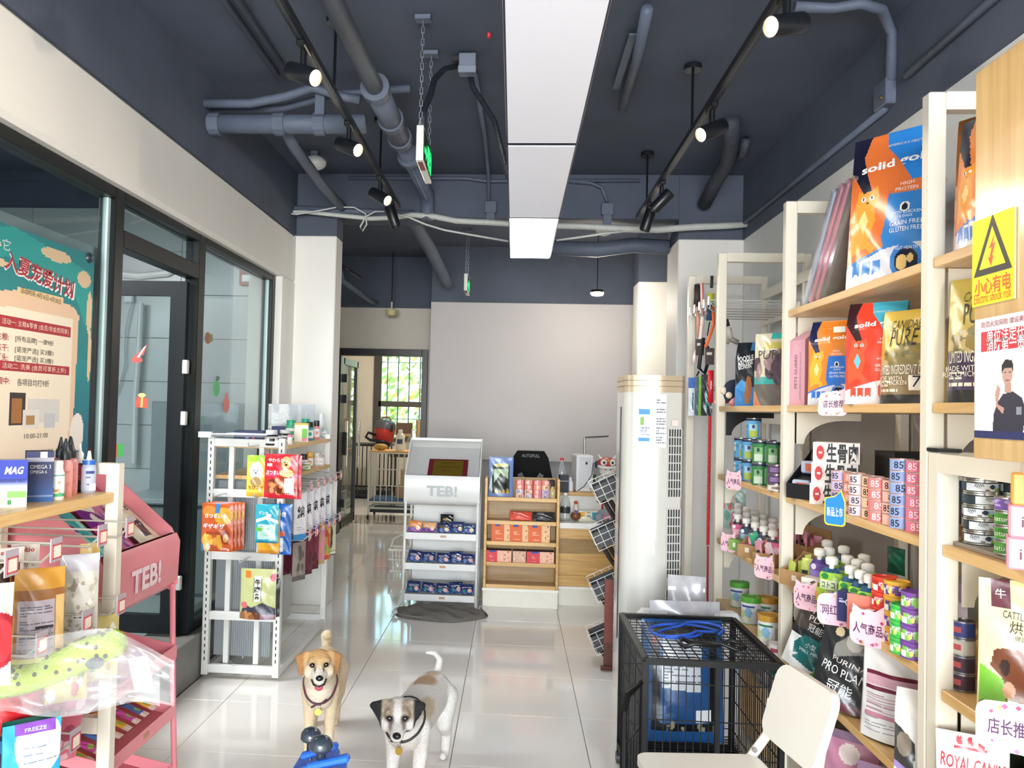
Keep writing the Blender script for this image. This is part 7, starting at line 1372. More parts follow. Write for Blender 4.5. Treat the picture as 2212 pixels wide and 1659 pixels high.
for k in range(4): endhang(434+k*8, 506+k*8, 1088-k, 1190-k*2, 4.235+.033*k, c, '#a84a22', f'orange sweet potato chip pack, {["front", "second", "third", "rear"][k]} of the row', [('さつまいも', .46, .74, .09, '#fff3e0', {'w': .72, 'b': .03}), ('ギザギザ', .40, .53, .11, '#f4e4f0', {'w': .72, 'b': .03}), ('200g', .76, .05, .06, '#ffffff', {'w': .26})] if k == 0 else [], seed=5)
c = Cv(46, 70, '#2f9db0'); c.rect(.1, .10, .9, .48, '#bcd8d0'); c.lines(.15, .12, .6, .46, 6, '#5fa86a', .4, 3); c.poly([(0, .52), (.5, .62), (1, .5), (1, .58), (.5, .70), (0, .6)], '#dff0f0'); c.rect(.5, .68, .7, .76, '#efe6da'); c.rect(0, .3, .3, .4, '#5ab04a'); c.rect(0, 0, 1, .06, '#1f7a90')
endhang(551, 603, 1090, 1172, 4.235, c, '#2a8ca0', 'teal dental stick pack hung on rack end', [('デンタ', .36, .78, .09, '#ffffff', {'w': .4}), ('10本入', .76, .08, .06, '#ffffff', {'w': .3})], seed=9)
endhang(557, 606, 1100, 1195, 4.275, Cv(30, 50, '#dca02c').rect(0, 0, 1, .08, '#c8882a').lines(.1, .3, .9, .5, 3, '#f4dca0'), '#c8902a', 'golden yellow treat pack behind the teal pack', seed=10)
c = Cv(40, 60, '#1f5fae'); c.rect(.10, .06, .62, .34, '#b8c4cc'); c.rect(.0, .36, 1, .46, '#c85a3a'); c.ell(.26, .60, .2, .12, '#d878a8'); c.rect(.7, .06, 1, .9, '#1a549c'); endhang(583, 632, 1089, 1197, 4.30, c, '#184c90', 'blue stick treat pack beside the teal pack', [('巻き', .5, .80, .10, '#ffffff', {'w': .5, 'b': .02}), ('50', .30, .60, .08, '#ffffff', {'w': .25}), ('5本', .45, .10, .11, '#ffffff', {'w': .4})], seed=11)
c = Cv(60, 70, '#b9bd84'); c.rect(.14, .82, .28, .96, '#dd7a2a'); c.poly([(.40, .36), (.38, .80), (.42, .88), (.50, .84), (.58, .88), (.62, .80), (.60, .36)], '#e6e6d8'); c.m((np.abs(c.U-.5) > .10) & (np.abs(c.U-.5) < .12) & (c.V > .36) & (c.V < .82), '#2a2a28'); c.poly([(0, .05), (.1, .30), (.35, .24), (.65, .34), (1, .22), (1, .0), (0, 0)], '#3a3a48'); c.blobs(14, (.05, .02, .6, .14), ['#8a5a3a', '#6a4228', '#b07a4a'], .08, 9); c.ell(.12, .28, .1, .07, '#c86a6a'); c.ell(.93, .84, .09, .08, '#c85a70'); c.rect(.6, .0, 1, .10, '#8a6a7a')
endhang(518, 598, 1230, 1335, 4.235, c, '#9aa06a', 'pale green beef strip treat pack on rack end', [('牛', .5, .74, .13, '#1c1a18', {'w': .17, 'b': .03}), ('肉', .5, .60, .13, '#1c1a18', {'w': .17, 'b': .03}), ('条', .5, .46, .13, '#1c1a18', {'w': .17, 'b': .03})], d=.045, seed=12)
endhang(548, 606, 1250, 1330, 4.285, Cv(10, 30, '#2a2c34'), '#22242a', 'dark pack edge behind the pale green beef pack', seed=13)
# aisle side hooks with packs facing the aisle
G3 = 'treat packs on the slotted rack aisle side'
rows = [(1.02, .27, [('#e9e7ea', '#3f90c8', '純'), ('#e4e2e6', '#a83a3a', '純'), ('#ebe8ee', '#7a4aa8', '純'), ('#e6e4e8', '#e0a03a', '純'), ('#e2e6ea', '#3a5fb0', '純'), ('#e8e6e2', '#7ab4d0', '')]), (.74, .22, [('#8a8078', '#5a544e', ''), ('#6a2638', '#4a1826', ''), ('#7a2a40', '#52182a', ''), ('#d88a9a', '#c8a070', ''), ('#d8a05a', '#c85a3a', ''), ('#ccd0a8', '#4a4a50', '')])]
for ri, (Z, h, lst) in enumerate(rows):
    for k, (c0, c1, tx) in enumerate(lst):
        Y = 4.60+.16*k; lhook(-1.16, Y, Z, f'aisle side wire hook of slotted rack, {["upper", "lower"][ri]} row, {nth(k)} from rack end', X0=-1.46, grp='aisle side hooks of the slotted rack', tags=True)
        n = 1 if (ri == 0 or k in (0, 4, 5)) else 3
        for j in range(n):
            c = Cv(36, 60, c0); c.rect(0, 0, 1, .14, c1)
            if ri == 1 and k == 5: c.ell(.5, .55, .12, .36, '#4e4c58'); c.rect(0, .04, 1, .12, '#dfe2c8')
            elif ri == 1 and k == 4: c.blobs(9, (.1, .1, .9, .8), ['#e0b04a', '#c8502e', '#8ab04a'], .14, 3)
            elif ri == 1: c.blobs(8, (.1, .1, .9, .9), [c1, c0], .12, k)
            else: c.lines(.2, .2, .8, .36, 3, '#a8a4b0', .3)
            o = pouch('treat_pack', .11, h, .018, c, c1, 'pillow', 0, None, [(tx, .46, .60, .07, '#1c1a1e', {'b': .02, 'w': .06})] if tx else [], wob=.003, seed=k)
            place(o, (-1.21-.05*j, Y+.004*j, Z-.008-h), math.radians(62), label=f'{["white brush lettered", "small"][ri]} treat pack on the aisle side, {["upper", "lower"][ri]} row, {nth(k)} hook{"" if n == 1 else ", " + ["outer", "middle", "inner"][j]}', cat='treat pack', group=G3)
# goods on its two short shelves
def jar(px, X, z, r, h, body, lid, label, cat='jar', lidh=.25):
    hb = h*(1-lidh); o = bottle('supplement_jar', [(r*.96, 0), (r, .003), (r, hb*.9), (r*.86, hb)], body, [(r*.88, hb), (r*.88, h*.97), (r*.82, h), (0, h)], lid, label_cv=Cv(30, 10, '#ecebe8').rect(.42, .3, .58, .7, body), lab=(hb*.18, hb*.8, r*1.012)); return place(o, yx(px, X, z), .4, label=label, cat=cat, group='jars and bottles on the slotted rack')
o = carton('supplement_box', .16, .12, .075, Cv(30, 16, '#1d2653').rect(.62, .3, .70, .6, '#c83a4a').lines(.4, .3, .6, .6, 3, '#8a98c8'), '#18204a', '#232e66'); place(o, yx(540, -1.50, 1.29), .15, label='navy carton at the back of the slotted rack top', cat='carton', group='cartons on the slotted rack')
o = carton('supplement_box', .14, .10, .085, Cv(30, 16, '#232a5c').rect(.72, .3, .84, .6, '#d8a83c'), '#1c2350', '#2a326a'); place(o, yx(612, -1.50, 1.29), .15, label='navy carton behind the black jars', cat='carton', group='cartons on the slotted rack')
jar(586, -1.34, 1.29, .036, .085, '#1c1a1a', '#c8c8c4', 'black glass jar with silver lid near the rack end'); jar(615, -1.33, 1.29, .034, .08, '#1c1a1a', '#c8c8c4', 'black glass jar with silver lid beside white carton')
jar(626, -1.285, 1.29, .015, .055, '#e8e2e4', '#d87a92', 'small white pot with pink lid on rack top')
o = carton('treat_carton', .085, .06, .115, Cv(24, 30, '#ece6d4').rect(.55, .2, .95, .7, '#6fba4a').rect(0, .9, 1, 1, '#d8b23c').rect(.55, .05, .95, .2, '#e07a9a'), '#e2dcc8', '#d8b23c'); place(o, yx(650, -1.32, 1.29), .3, label='cream carton with green panel on rack top', cat='carton', group='cartons on the slotted rack')
jar(668, -1.32, 1.29, .026, .12, '#3f98a8', '#1e2124', 'teal labelled bottle with black nozzle on rack top', 'bottle', .3); jar(683, -1.32, 1.29, .022, .125, '#e08a8c', '#1e2124', 'pink bottle with black nozzle on rack top', 'bottle', .3); jar(692, -1.36, 1.29, .024, .17, '#e2e0e4', '#d8d8da', 'tall white pump bottle on rack top', 'bottle', .25); jar(700, -1.33, 1.29, .018, .075, '#b8c8cc', '#a8b8bc', 'small grey bottle at far end of rack top', 'bottle'); jar(628, -1.42, 1.29, .034, .13, '#48a87c', '#2fa07a', 'green lidded tub behind the black jars'); jar(660, -1.42, 1.29, .034, .135, '#48a87c', '#2fa07a', 'green lidded tub behind the cream carton')
for k, (px, X, b_, l_, h, lb) in enumerate(((656, -1.33, '#4a2a26', '#2a1c1a', .09, 'brown jar on the lower short shelf near the rack end'), (668, -1.31, '#d8953a', '#e0b04a', .10, 'orange bottle on the lower short shelf'), (661, -1.275, '#8fae5a', '#e6e6e0', .05, 'low green jar at the lower short shelf edge'), (683, -1.31, '#ddd6d2', '#e6e2de', .085, 'white bottle on the lower short shelf'), (693, -1.31, '#c8c0bc', '#d8d4d0', .08, 'pale grey bottle on the lower short shelf'), (692, -1.285, '#d0ccc8', '#b8a8a4', .075, 'small cream bottle at far end of lower short shelf'))): jar(px, X, 1.115, .024 if k != 2 else .028, h, b_, l_, lb, 'jar')
t = thing('document_tray', 'clear acrylic tray with papers on top of slotted rack end', 'tray', (-1.47, 4.36, 1.335)); MB().box((0, 0, .006), (.44, .12, .006)).build('tray_plate', glass('tray_acrylic', '#f0f0f4', 1.4, .05, .15), t); MB().box((-.02, 0, .014), (.30, .10, .004), rz=.1).build('paper_sheet', M('#dfe2f0', .6), t); MB().box((.04, .0, .019), (.26, .09, .003), rz=-.12).build('paper_sheet', M('#cfd6ee', .6), t); MB().box((-.20, -.05, .01), (.07, .03, .03)).build('clip', M('#e8e8ec', .3), t)
t = MB(); t.bb((-1.68, 5.86, 1.30), (-1.36, 5.87, 1.52)); o = t.build('acrylic_board', glass('acrylic_board', '#e8eef4', 1.6, .05, .2)); tag(o, 'clear acrylic board leaning on the white pillar', 'board')
o.location = (0, -.40, 0)
# ================================================================== CENTRE: WOODEN DISPLAY SHELF
OAK2 = wood('#bb8f4c', '#d3aa66', .4, (1.2, 22, 22)); OAKB = wood('#8f6f42', '#a6854f', .5, (1.2, 22, 22))
ws_ = thing('wooden_display_shelf', 'stepped wooden display shelf on a white plinth', 'display shelf', (0, 0, 0)); wx0, wx1, wy = -.21, .368, 6.29
MB().bb((wx0, wy, 0), (wx1, wy+.22, .125), bev=.003).build('plinth', M('#e0dccf', .5), ws_); MB().bb((wx0-.004, wy-.012, .125), (wx1+.004, wy+.22, .145)).build('plinth_cap', M('#e9e6dc', .5), ws_)
for x in (wx0, wx1-.022): MB().bb((x, wy, .145), (x+.022, wy+.20, .99), bev=.004).build('side_board', OAK2, ws_)
MB().bb((wx0+.022, wy+.19, .145), (wx1-.022, wy+.20, .985)).build('back_board', OAKB, ws_)
WSZ = [.835, .655, .495, .335, .165]
for z in WSZ: MB().bb((wx0+.022, wy, z-.02), (wx1-.022, wy+.19, z), bev=.002).build('shelf_board', OAK2, ws_); MB().bb((wx0+.022, wy-.002, z-.022), (wx1-.022, wy+.008, z+.008), bev=.002).build('front_lip', OAK2, ws_)
def wp_(px, z, dy=.09): p = onY(px, 1000, wy+dy); return Vector((p.x, wy+dy, z))
c = Cv(50, 70, '#6f86b8'); c.rect(.12, .10, .86, .78, '#2f3a34'); c.grad('#8fae9a', '#c8d8c0', .3, .6) if False else None; c.poly([(.2, .35), (.5, .62), (.8, .45), (.8, .70), (.2, .70)], '#a9c0a0'); c.ell(.62, .34, .16, .16, '#15181a'); c.blobs(6, (.18, .12, .82, .18), ['#b8983c', '#d8c060'], .05, 2); c.ell(.5, .80, .3, .05, '#c8b86a'); c.poly([(0, .2), (.1, .6), (.14, .1)], '#c8d4ea')
o = pouch('foil_pack', .19, .31, .045, c, '#5f76a8', 'stand', .1, '#5f76a8', seed=3); place(o, wp_(1083, WSZ[0], .10), .05, label='blue foil treat pack with green picture on wooden shelf', cat='treat pack')
ck = ['coral', 'blush', 'rose', 'peach']
for k, px in enumerate((1124, 1143, 1162, 1180)):
    for z in range(4):
        key = [['blush', 'pearl', 'coral', 'rose'], ['pearl', 'blush', 'rose', 'coral'], ['rose', 'rose', 'coral', 'rose'], ['lilac', 'lilac', 'peach', 'coral']][k][z]; o = dup(proto[key]); place(o, wp_(px, WSZ[0]+.0352*z, .055), random.uniform(-.3, .3), label=f'{key} numbered can, {level(z, 4)} of {["stack by foil pack", "second wooden shelf stack", "third wooden shelf stack", "stack by spray bottle"][k]}', cat='can', group='numbered cans on the wooden shelf'); o.scale = (.95, .95, 1)
o = bottle('spray_bottle', [(.022, 0), (.024, .004), (.024, .07), (.010, .09), (.010, .098)], '#b9a878', [(.011, .096), (.012, .115), (.006, .117)], '#1a1a1c', rough=.15); m = MB(); m.box((-.01, 0, .135), (.05, .018, .025), bev=.005); m.box((.012, 0, .115), (.012, .012, .03)); m.tube([(-.022, 0, .125), (-.03, 0, .105), (-.028, 0, .09)], .004, n=5); m.build('trigger_head', M('#1a1a1c', .4), o); place(o, wp_(1195, WSZ[0], .06), .2, label='small amber spray bottle with black trigger', cat='spray bottle')
for px, c0, tx, lb in ((1128, '#d8523f', 'Treats', 'red snack bar pack lying on wooden shelf'), (1177, '#2f3134', 'COD', 'black snack bar pack lying on wooden shelf')):
    c = Cv(40, 20, c0).lines(.3, .3, .7, .5, 2, '#f0e6e0', .3); o = pouch('snack_bar_pack', .17, .075, .035, c, c0, 'pillow', .2, c0, [(tx, .35, .7, .018, '#f4f0ea', {})], seed=6); place(o, wp_(px, WSZ[1]+.004, .07), 0, -.5, label=lb, cat='treat pack')
def duo_box(w, h, split, c0, c1, tab, dots):
    c = Cv(56, 40, c1); c.rect(0, 0, split, 1, c0); c.blobs(16, (split+.05, .08, .96, .95), dots, .03, 4, 1.0); c.rect(.18, .84, .42, 1, tab); c.lines(.2, .40, split-.12, .62, 3, '#f6d8c4', .35); c.lines(.22, .14, split-.1, .2, 1, '#f6d8c4', .4); return c
for k, px in enumerate((1087, 1126, 1167)):
    o = carton('treat_carton', .165 if k == 2 else .155, .10, .140, duo_box(0, 0, .62, '#d9642a', '#e6b98a', '#2f3f9a', ['#9a4a2e', '#d88a4a', '#f0d8b0']), '#2b2f7a', '#c8a070'); place(o, wp_(px, WSZ[2], .085-.008*k), .0, label=f'orange treat carton with patterned side, {["next to the side board", "middle one", "widest one"][k]}', cat='carton', group='orange treat cartons')
for k, (px, w) in enumerate(((1080, .21), (1126, .10), (1171, .21))):
    c = duo_box(0, 0, .48, '#d23a45', '#e6b49a', '#2f3f9a', ['#a03a3a', '#d8786a', '#f0d8b8']) if k != 1 else Cv(30, 30, '#d6ab90').blobs(12, (.1, .1, .9, .9), ['#a03a3a', '#8a5a4a', '#f0d8b8'], .05, 3); o = carton('treat_carton', w, .09, .092, c, '#b03a42' if k != 1 else '#caa088', '#5a2a30'); place(o, wp_(px, WSZ[3], .075), 0, label=['wide red and peach carton on the left half of the shelf board', 'small peach patterned carton between two red cartons', 'wide red and peach carton beside the counter'][k] if k != 0 else 'wide red and peach carton beside the white treat stand', cat='carton', group='red treat cartons')
# ================================================================== COUNTER
ct = thing('reception_counter', 'wooden reception counter with white plinth and white ledge', 'counter', (0, 0, 0)); kx0, kx1, ky = .375, 1.16, 6.58
MB().bb((kx0, ky-.16, 0), (kx1, ky+.5, .13), bev=.003).build('plinth', M('#e0dccf', .5), ct); MB().bb((kx0, ky-.17, .13), (kx1, ky+.5, .15)).build('plinth_cap', M('#e9e6dc', .5), ct)
MB().bb((kx0, ky-.14, .15), (kx1, ky+.0, .23), bev=.002).build('lower_board', OAK2, ct); MB().bb((kx0, ky-.11, .23), (kx1, ky-.0, .52)).build('recess_board', OAKB, ct); MB().bb((kx0, ky-.118, .23), (kx1, ky-.108, .40), bev=.001).build('front_board', OAK2, ct); MB().bb((kx0, ky-.16, .52), (kx1, ky, .60), bev=.002).build('upper_board', OAK2, ct)
MB().bb((kx0, ky-.17, .60), (kx1, ky+.12, .645), bev=.003).build('white_ledge', M('#e6e4de', .4), ct); MB().bb((kx0, ky+.12, .0), (kx1, ky+.14, .83)).build('riser_panel', M('#dfddd6', .4), ct); MB().bb((kx0, ky+.10, .83), (kx1, ky+.5, .86), bev=.002).build('counter_top', OAK2, ct)
def kp(px, Y, z): p = onY(px, 1050, Y); return Vector((p.x, Y, z))
LY, UY, UZ, LZ = 6.57, 6.84, .86, .645
t = thing('water_dispenser', 'white countertop water dispenser beside lion dance figurine', 'water dispenser', kp(1257, UY, UZ), 0); t.rotation_euler.z = .12
MB().bb((-.07, -.11, 0), (.07, .11, .30), bev=.008).build('body', M('#e4e5e5', .3), t); MB().bb((-.055, -.114, .03), (.055, -.108, .24)).build('front_recess', M('#d4d6d8', .3), t); MB().bb((-.05, -.115, .245), (.05, -.109, .285)).build('control_strip', M('#cdd0d4', .3), t); MB().tube([(.01, -.12, .245), (.01, -.12, .225)], .008, n=8).build('spout', M('#3a3c40', .4), t); MB().tube([(.065, -.12, .24), (.05, -.14, .14), (-.01, -.15, .05), (-.06, -.13, .01)], .004, n=5).build('cord', M('#55565a', .5), t)
t = thing('desk_lamp', 'black flat head desk lamp behind the water dispenser', 'lamp', kp(1261, UY+.16, UZ)); MB().lathe([(.05, 0), (.05, .015), (.01, .02)], n=18).build('base', BLK, t); MB().tube([(0, 0, .02), (0, 0, .44)], .010, n=8).build('post', M('#8a8a86', .3, .8), t); MB().box((.10, 0, .445), (.20, .05, .012), ry=-.08, bev=.004).build('lamp_head', BLK, t)
def clear_bottle(px, Y, z, r, h, cap, label, lab=None):
    o = bottle('water_bottle', [(r*.9, 0), (r, .01), (r, h*.62), (r*.45, h*.86), (r*.36, h*.93)], '#dfe4e6', [(r*.42, h*.92), (r*.42, h), (0, h)], cap, bodymat=glass('bottle_plastic', '#f4f8f8', 1.6, .05, .12), label_cv=Cv(20, 8, lab or '#f0f0f0'), lab=(h*.28, h*.5, r*1.01)); return place(o, kp(px, Y, z), label=label, cat='bottle', group='clear bottles on the counter')
clear_bottle(1213, UY-.05, UZ+.0, .034, .27, '#c8222c', 'clear bottle with red cap on counter top', '#e8e4e0'); clear_bottle(1279, UY+.06, UZ, .032, .26, '#e6e6e2', 'clear bottle with green label beside the dispenser', '#2f6a4c'); clear_bottle(1222, LY-.02, LZ, .04, .22, '#e6e8e8', 'large clear bottle with black label on white ledge', '#2a2a2c')
o = carton('storage_box', .07, .09, .14, Cv(12, 16, '#1d2230').rect(0, .6, 1, .7, '#8a8a94'), '#171b26'); place(o, kp(1217, UY-.17, UZ), .1, label='small dark box under the red capped bottle', cat='box')
o = bottle('pump_jar', [(.025, 0), (.025, .07), (.012, .09)], '#e0e2e0', [(.012, .09), (.012, .11), (0, .115)], '#e6e8e6'); place(o, kp(1232, UY-.08, UZ), label='small white pump jar between box and dispenser', cat='jar')
# lion dance ornament
t = thing('lion_dance_figurine', 'white figurine wearing a red and white lion dance hat', 'figurine', kp(1311, UY-.06, UZ)); W_ = M('#e6e3de', .4); RD = M('#c23a2c', .4); BU = M('#28305c', .4)
m = MB(); m.ball((0, 0, .075), .06, sc=(1, .85, 1.15)); m.ball((0, -.01, .175), .062, sc=(1.1, .9, .85)); m.tube([(-.05, -.03, .11), (-.075, -.06, .08)], [.022, .016]); m.tube([(.05, -.03, .11), (.075, -.05, .15)], [.022, .016]); m.build('body', W_, t, smooth=True)
m = MB(); m.ball((0, .0, .235), .082, sc=(1.05, .85, .62)); m.build('lion_hat', RD, t, smooth=True)
for s in (-1, 1):
    MB().ball((s*.035, -.06, .245), .028, sc=(1, .5, 1)).build('hat_eye', W_, t, smooth=True); MB().ball((s*.035, -.073, .245), .010).build('pupil', BLK, t); MB().tube([(s*.05, 0, .27), (s*.075, .0, .31)], [.014, .003]).build('horn', W_, t); MB().ball((s*.085, .0, .225), .026, sc=(.7, .8, 1.2)).build('hat_ear', BU, t, smooth=True); MB().ball((s*.02, -.064, .185), .005).build('eye', BLK, t)
m = MB(); m.tube([(-.08, -.05, .212), (-.04, -.078, .205), (0, -.082, .203), (.04, -.078, .205), (.08, -.05, .212)], .014, n=8); m.build('fur_trim', W_, t, smooth=True); MB().ball((0, -.075, .26), .012).build('hat_nose', M('#d8a23c', .4), t)
MB().lathe([(.06, 0), (.085, .03), (.08, .035), (.05, .015)], c=(-.062, -.05, 0), n=18).build('basket', M('#a8622c', .6), t); 
for k in range(3): MB().ball((-.085+.025*k, -.05, .045), .02).build('red_orb', M('#c22a2c', .3), t, smooth=True)
t = thing('red_tassel', 'red knotted tassel hanging over counter edge', 'tassel', kp(1302, 6.66, .80)); MB().box((0, .0, .03), (.055, .014, .055), ry=.78, bev=.004).build('knot', M('#c8281f', .5), t); MB().tube([(0, 0, -.01), (0, 0, -.16)], [.006, .012], n=7).build('fringe', M('#b0221c', .6), t)
# ledge goods
t = thing('rooster_ornament', 'brown rooster shaped ornament on the white ledge', 'ornament', kp(1245, LY-.02, LZ)); m = MB(); m.ball((0, 0, .04), .042, sc=(1, .9, .9)); m.build('base_pot', M('#7a4426', .4), t, smooth=True); m = MB(); m.tube([(0, 0, .06), (0, -.005, .10), (0, 0, .13)], [.03, .02, .017]); m.build('body', M('#d8cfc0', .5), t, smooth=True); MB().ball((0, 0, .145), .018, sc=(1, .6, .7)).build('comb', M('#b0442c', .5), t); MB().box((.0, -.025, .075), (.03, .008, .025), ry=.4).build('purple_patch', M('#4a3a7a', .5), t)
c = Cv(36, 16, '#e4e0cc').rect(0, .4, .3, .8, '#e0a83c').rect(.68, .1, 1, .8, '#3a9ab8').blobs(6, (.3, .3, .65, .8), ['#c89a5a', '#f4f0e0', '#7ab0a0'], .07, 2); o = pouch('wet_wipes', .16, .085, .05, c, '#dcd8c4', 'pillow', .3, '#e0e4e0'); place(o, kp(1273, LY-.02, LZ), 0, -.2, label='cream and blue wet wipe pack on the white ledge', cat='pack')
t = thing('plush_elephant', 'grey and pink plush toy lying at the end of white ledge', 'plush toy', kp(1312, LY-.04, LZ)); PG = M('#9a9aa2', .9, bump=.5, bscale=120); m = MB(); m.ball((0, .02, .055), .06, sc=(1.3, .8, .85)); m.ball((-.06, -.02, .035), .035); m.tube([(-.04, -.02, .05), (-.09, -.04, .03)], [.026, .02]); m.build('body', PG, t, smooth=True); m = MB(); m.tube([(-.03, -.05, .03), (.0, -.05, .05), (.05, -.05, .055), (.08, -.05, .03)], [.026, .02, .022, .03], n=10); m.build('pink_ears', M('#c08a98', .9), t, smooth=True); m = MB(); m.ball((.05, .03, .10), .035, sc=(1.2, .8, .6)); m.build('white_paw', M('#d0cfd0', .9), t, smooth=True)
# gaming chair behind the display
t = thing('gaming_chair', 'black and red high back gaming chair behind the wooden shelf', 'chair', (.16, 7.25, 0)); BK = M('#0b0b0c', .75, noise=.02, spec=.2); RDc = M('#b0202a', .5)
pts = [(-.26, .55), (.26, .55), (.27, .80), (.20, .90), (.155, 1.10), (.12, 1.155), (-.12, 1.155), (-.155, 1.10), (-.20, .90), (-.27, .80)]
m = MB(); m.prism(pts, Matrix(((1, 0, 0, 0), (0, 0, -1, 0), (0, 1, 0, 0), (0, 0, 0, 1))), .09); m.build('backrest', BK, t)
for s in (-1, 1): m = MB(); m.prism([(s*.265-.0, .80), (s*.20, .90), (s*.14, .86), (s*.18, .72)] if s > 0 else [(-.18, .72), (-.14, .86), (-.20, .90), (-.265, .80)], Matrix(((1, 0, 0, 0), (0, 0, -1, -.004), (0, 1, 0, 0), (0, 0, 0, 1))), .01); m.build('red_wing', RDc, t); MB().box((s*.085, -.006, .93), (.05, .012, .06), ry=s*.5, bev=.01).build('strap_slot', M('#4a4a4c', .4), t)
S_ = lambda u, v, off=0.: Vector(((u-.5)*.4, -.003-off, .55+v*.6)); letters(t, S_, [('AUTOFULL', .5, .94, .028, '#8a8a8c', {'w': .16}), ('AutoFull', .5, .45, .02, '#6a6a6c', {'w': .10})], .4, .6)
MB().box((0, .0, .50), (.5, .5, .10), bev=.03).build('seat', BK, t); MB().tube([(0, 0, .08), (0, 0, .46)], .03, n=10).build('gas_post', M('#2a2a2c', .3, .6), t)
for k in range(5): a = k*2*math.pi/5; MB().tube([(0, 0, .09), (.28*math.cos(a), .28*math.sin(a), .055)], [.025, .015], n=6).build('base_spoke', BK, t); MB().ball((.28*math.cos(a), .28*math.sin(a), .028), .028).build('caster', BK, t)
# ================================================================== MAT, BASKET
t = thing('pet_cushion', 'crumpled dark grey pet cushion on the floor before white stand', 'pet cushion', (-.515, 5.985, 0))
r = random.Random(8)
def cush(u, v):
    a = u*2*math.pi; rr = v; x = .345*rr*math.cos(a)*(1+.05*math.sin(3*a+1)); y = .21*rr*math.sin(a)*(1+.06*math.sin(4*a)); z = .014+.045*(1-rr**6)*(.70+.36*math.sin(x*23+y*11)*math.sin(y*31+2)+.26*math.sin(x*41+y*17+1)) if rr < .999 else .004
    return Vector((x, y, z))
MB().grid(cush, 72, 22).build('cushion_body', M('#6b6760', .95, noise=.12, nscale=30, bump=.7, bscale=120), t, smooth=True); MB().tube([(.335*math.cos(a/10), .20*math.sin(a/10), .022) for a in range(25, 45)], .004, n=5).build('stitching', M('#8a8880', .9), t); MB().tube([(.30, .05, .05), (.34, -.02, .03), (.35, -.05, .02)], .004, n=5).build('draw_string', M('#1c1c1c', .7), t); MB().ball((-.315, -.10, .03), .022, sc=(1, 1, .7)).build('label_scrap', M('#c8c8c8', .7), t)
t = thing('plastic_basket', 'white slatted plastic basket on floor behind the white stand', 'basket', (-1.02, 7.55, 0)); WB = M('#dedad0', .45)
for x0_, y0_, x1_, y1_ in ((-.1, -.09, .1, -.09), (.1, -.09, .1, .09), (.1, .09, -.1, .09), (-.1, .09, -.1, -.09)):
    for k in range(7):
        u = k/6; x, y = x0_+(x1_-x0_)*u, y0_+(y1_-y0_)*u; MB().tube([(x*.88, y*.88, .01), (x, y, .20)], .006, n=4).build('slat', WB, t)
MB().bb((-.095, -.085, 0), (.095, .085, .012)).build('floor_panel', WB, t); MB().tube([(-.1, -.09, .20), (.1, -.09, .20), (.1, .09, .20), (-.1, .09, .20)], .011, n=6, closed=True).build('rim', WB, t); MB().tube([(-.1, -.09, .11), (.1, -.09, .11), (.1, .09, .11), (-.1, .09, .11)], .006, n=5, closed=True).build('band', WB, t); MB().tube([(-.1, 0, .20), (-.07, -.02, .29), (0, -.02, .33), (.07, -.02, .29), (.1, 0, .20)], .007, n=6).build('handle', WB, t)
# ================================================================== REAR ROOM GOODS
t = thing('rolling_pet_cage', 'white tube pet cage on casters in the rear room', 'cage', (-1.56, 11.05, 0)); WT = M('#d8d4c4', .4); hx, hy = .36, .26
for z in (.16, .24, .90): MB().tube([(-hx, -hy, z), (hx, -hy, z), (hx, hy, z), (-hx, hy, z)], .014, n=6, closed=True).build('frame_ring', WT, t)
for x, y in ((-hx, -hy), (hx, -hy), (hx, hy), (-hx, hy)): MB().tube([(x, y, .07), (x, y, .90)], .014, n=6).build('corner_post', WT, t); MB().lathe([(.032, -.012), (.032, .012)], c=(x, y, .034), axis=(1, 0, 0), n=12).build('caster', BLK, t)
for k in range(1, 9): MB().tube([(-hx+2*hx*k/9, -hy, .24), (-hx+2*hx*k/9, -hy, .90)], .006, n=5).build('bar', WT, t); MB().tube([(-hx+2*hx*k/9, hy, .24), (-hx+2*hx*k/9, hy, .90)], .006, n=5).build('bar', WT, t)
for k in range(1, 6):
    for s in (-1, 1): MB().tube([(s*hx, -hy+2*hy*k/6, .24), (s*hx, -hy+2*hy*k/6, .90)], .006, n=5).build('bar', WT, t)
for z in (.46, .68): MB().tube([(-hx, -hy, z), (hx, -hy, z)], .007, n=5).build('cross_bar', WT, t)
MB().bb((-hx+.01, -hy+.01, .25), (hx-.01, hy-.01, .275)).build('blue_floor', M('#245f94', .5), t); MB().bb((-hx, -hy-.01, .905), (hx, hy, .925), bev=.004).build('cover_cloth', M('#cf9a54', .8), t); MB().bb((-hx+.02, -hy+.02, .10), (hx-.02, hy-.02, .14)).build('drawer_tray', M('#1e1e20', .5), t)
for k, (x, y, z, w, d_, h, lb) in enumerate(((-1.42, 11.1, .277, .32, .26, .16, 'open cardboard box on the cage floor'), (-1.40, 11.12, .439, .26, .22, .22, 'cardboard box stacked inside the white cage'))): o = carton('cardboard_box', w, d_, h, Cv(16, 14, '#b5936a').rect(.4, .3, .75, .6, '#e0d6c6'), '#a8865c', '#b9986c'); place(o, (x, y, z), .08*k, label=lb, cat='cardboard box', group='cardboard boxes in the rear room')
o = bottle('lotion_bottle', [(.06, 0), (.062, .01), (.062, .20), (.035, .235), (.025, .24)], '#e4dfcc', [(.03, .24), (.03, .28), (0, .285)], '#e8e4d6', label_cv=Cv(20, 12, '#e4dfcc').rect(.4, .3, .6, .8, '#3a4a6a'), lab=(.05, .18, .063)); place(o, (-1.53, 10.95, .927), label='cream plastic bottle standing on the white cage', cat='bottle')
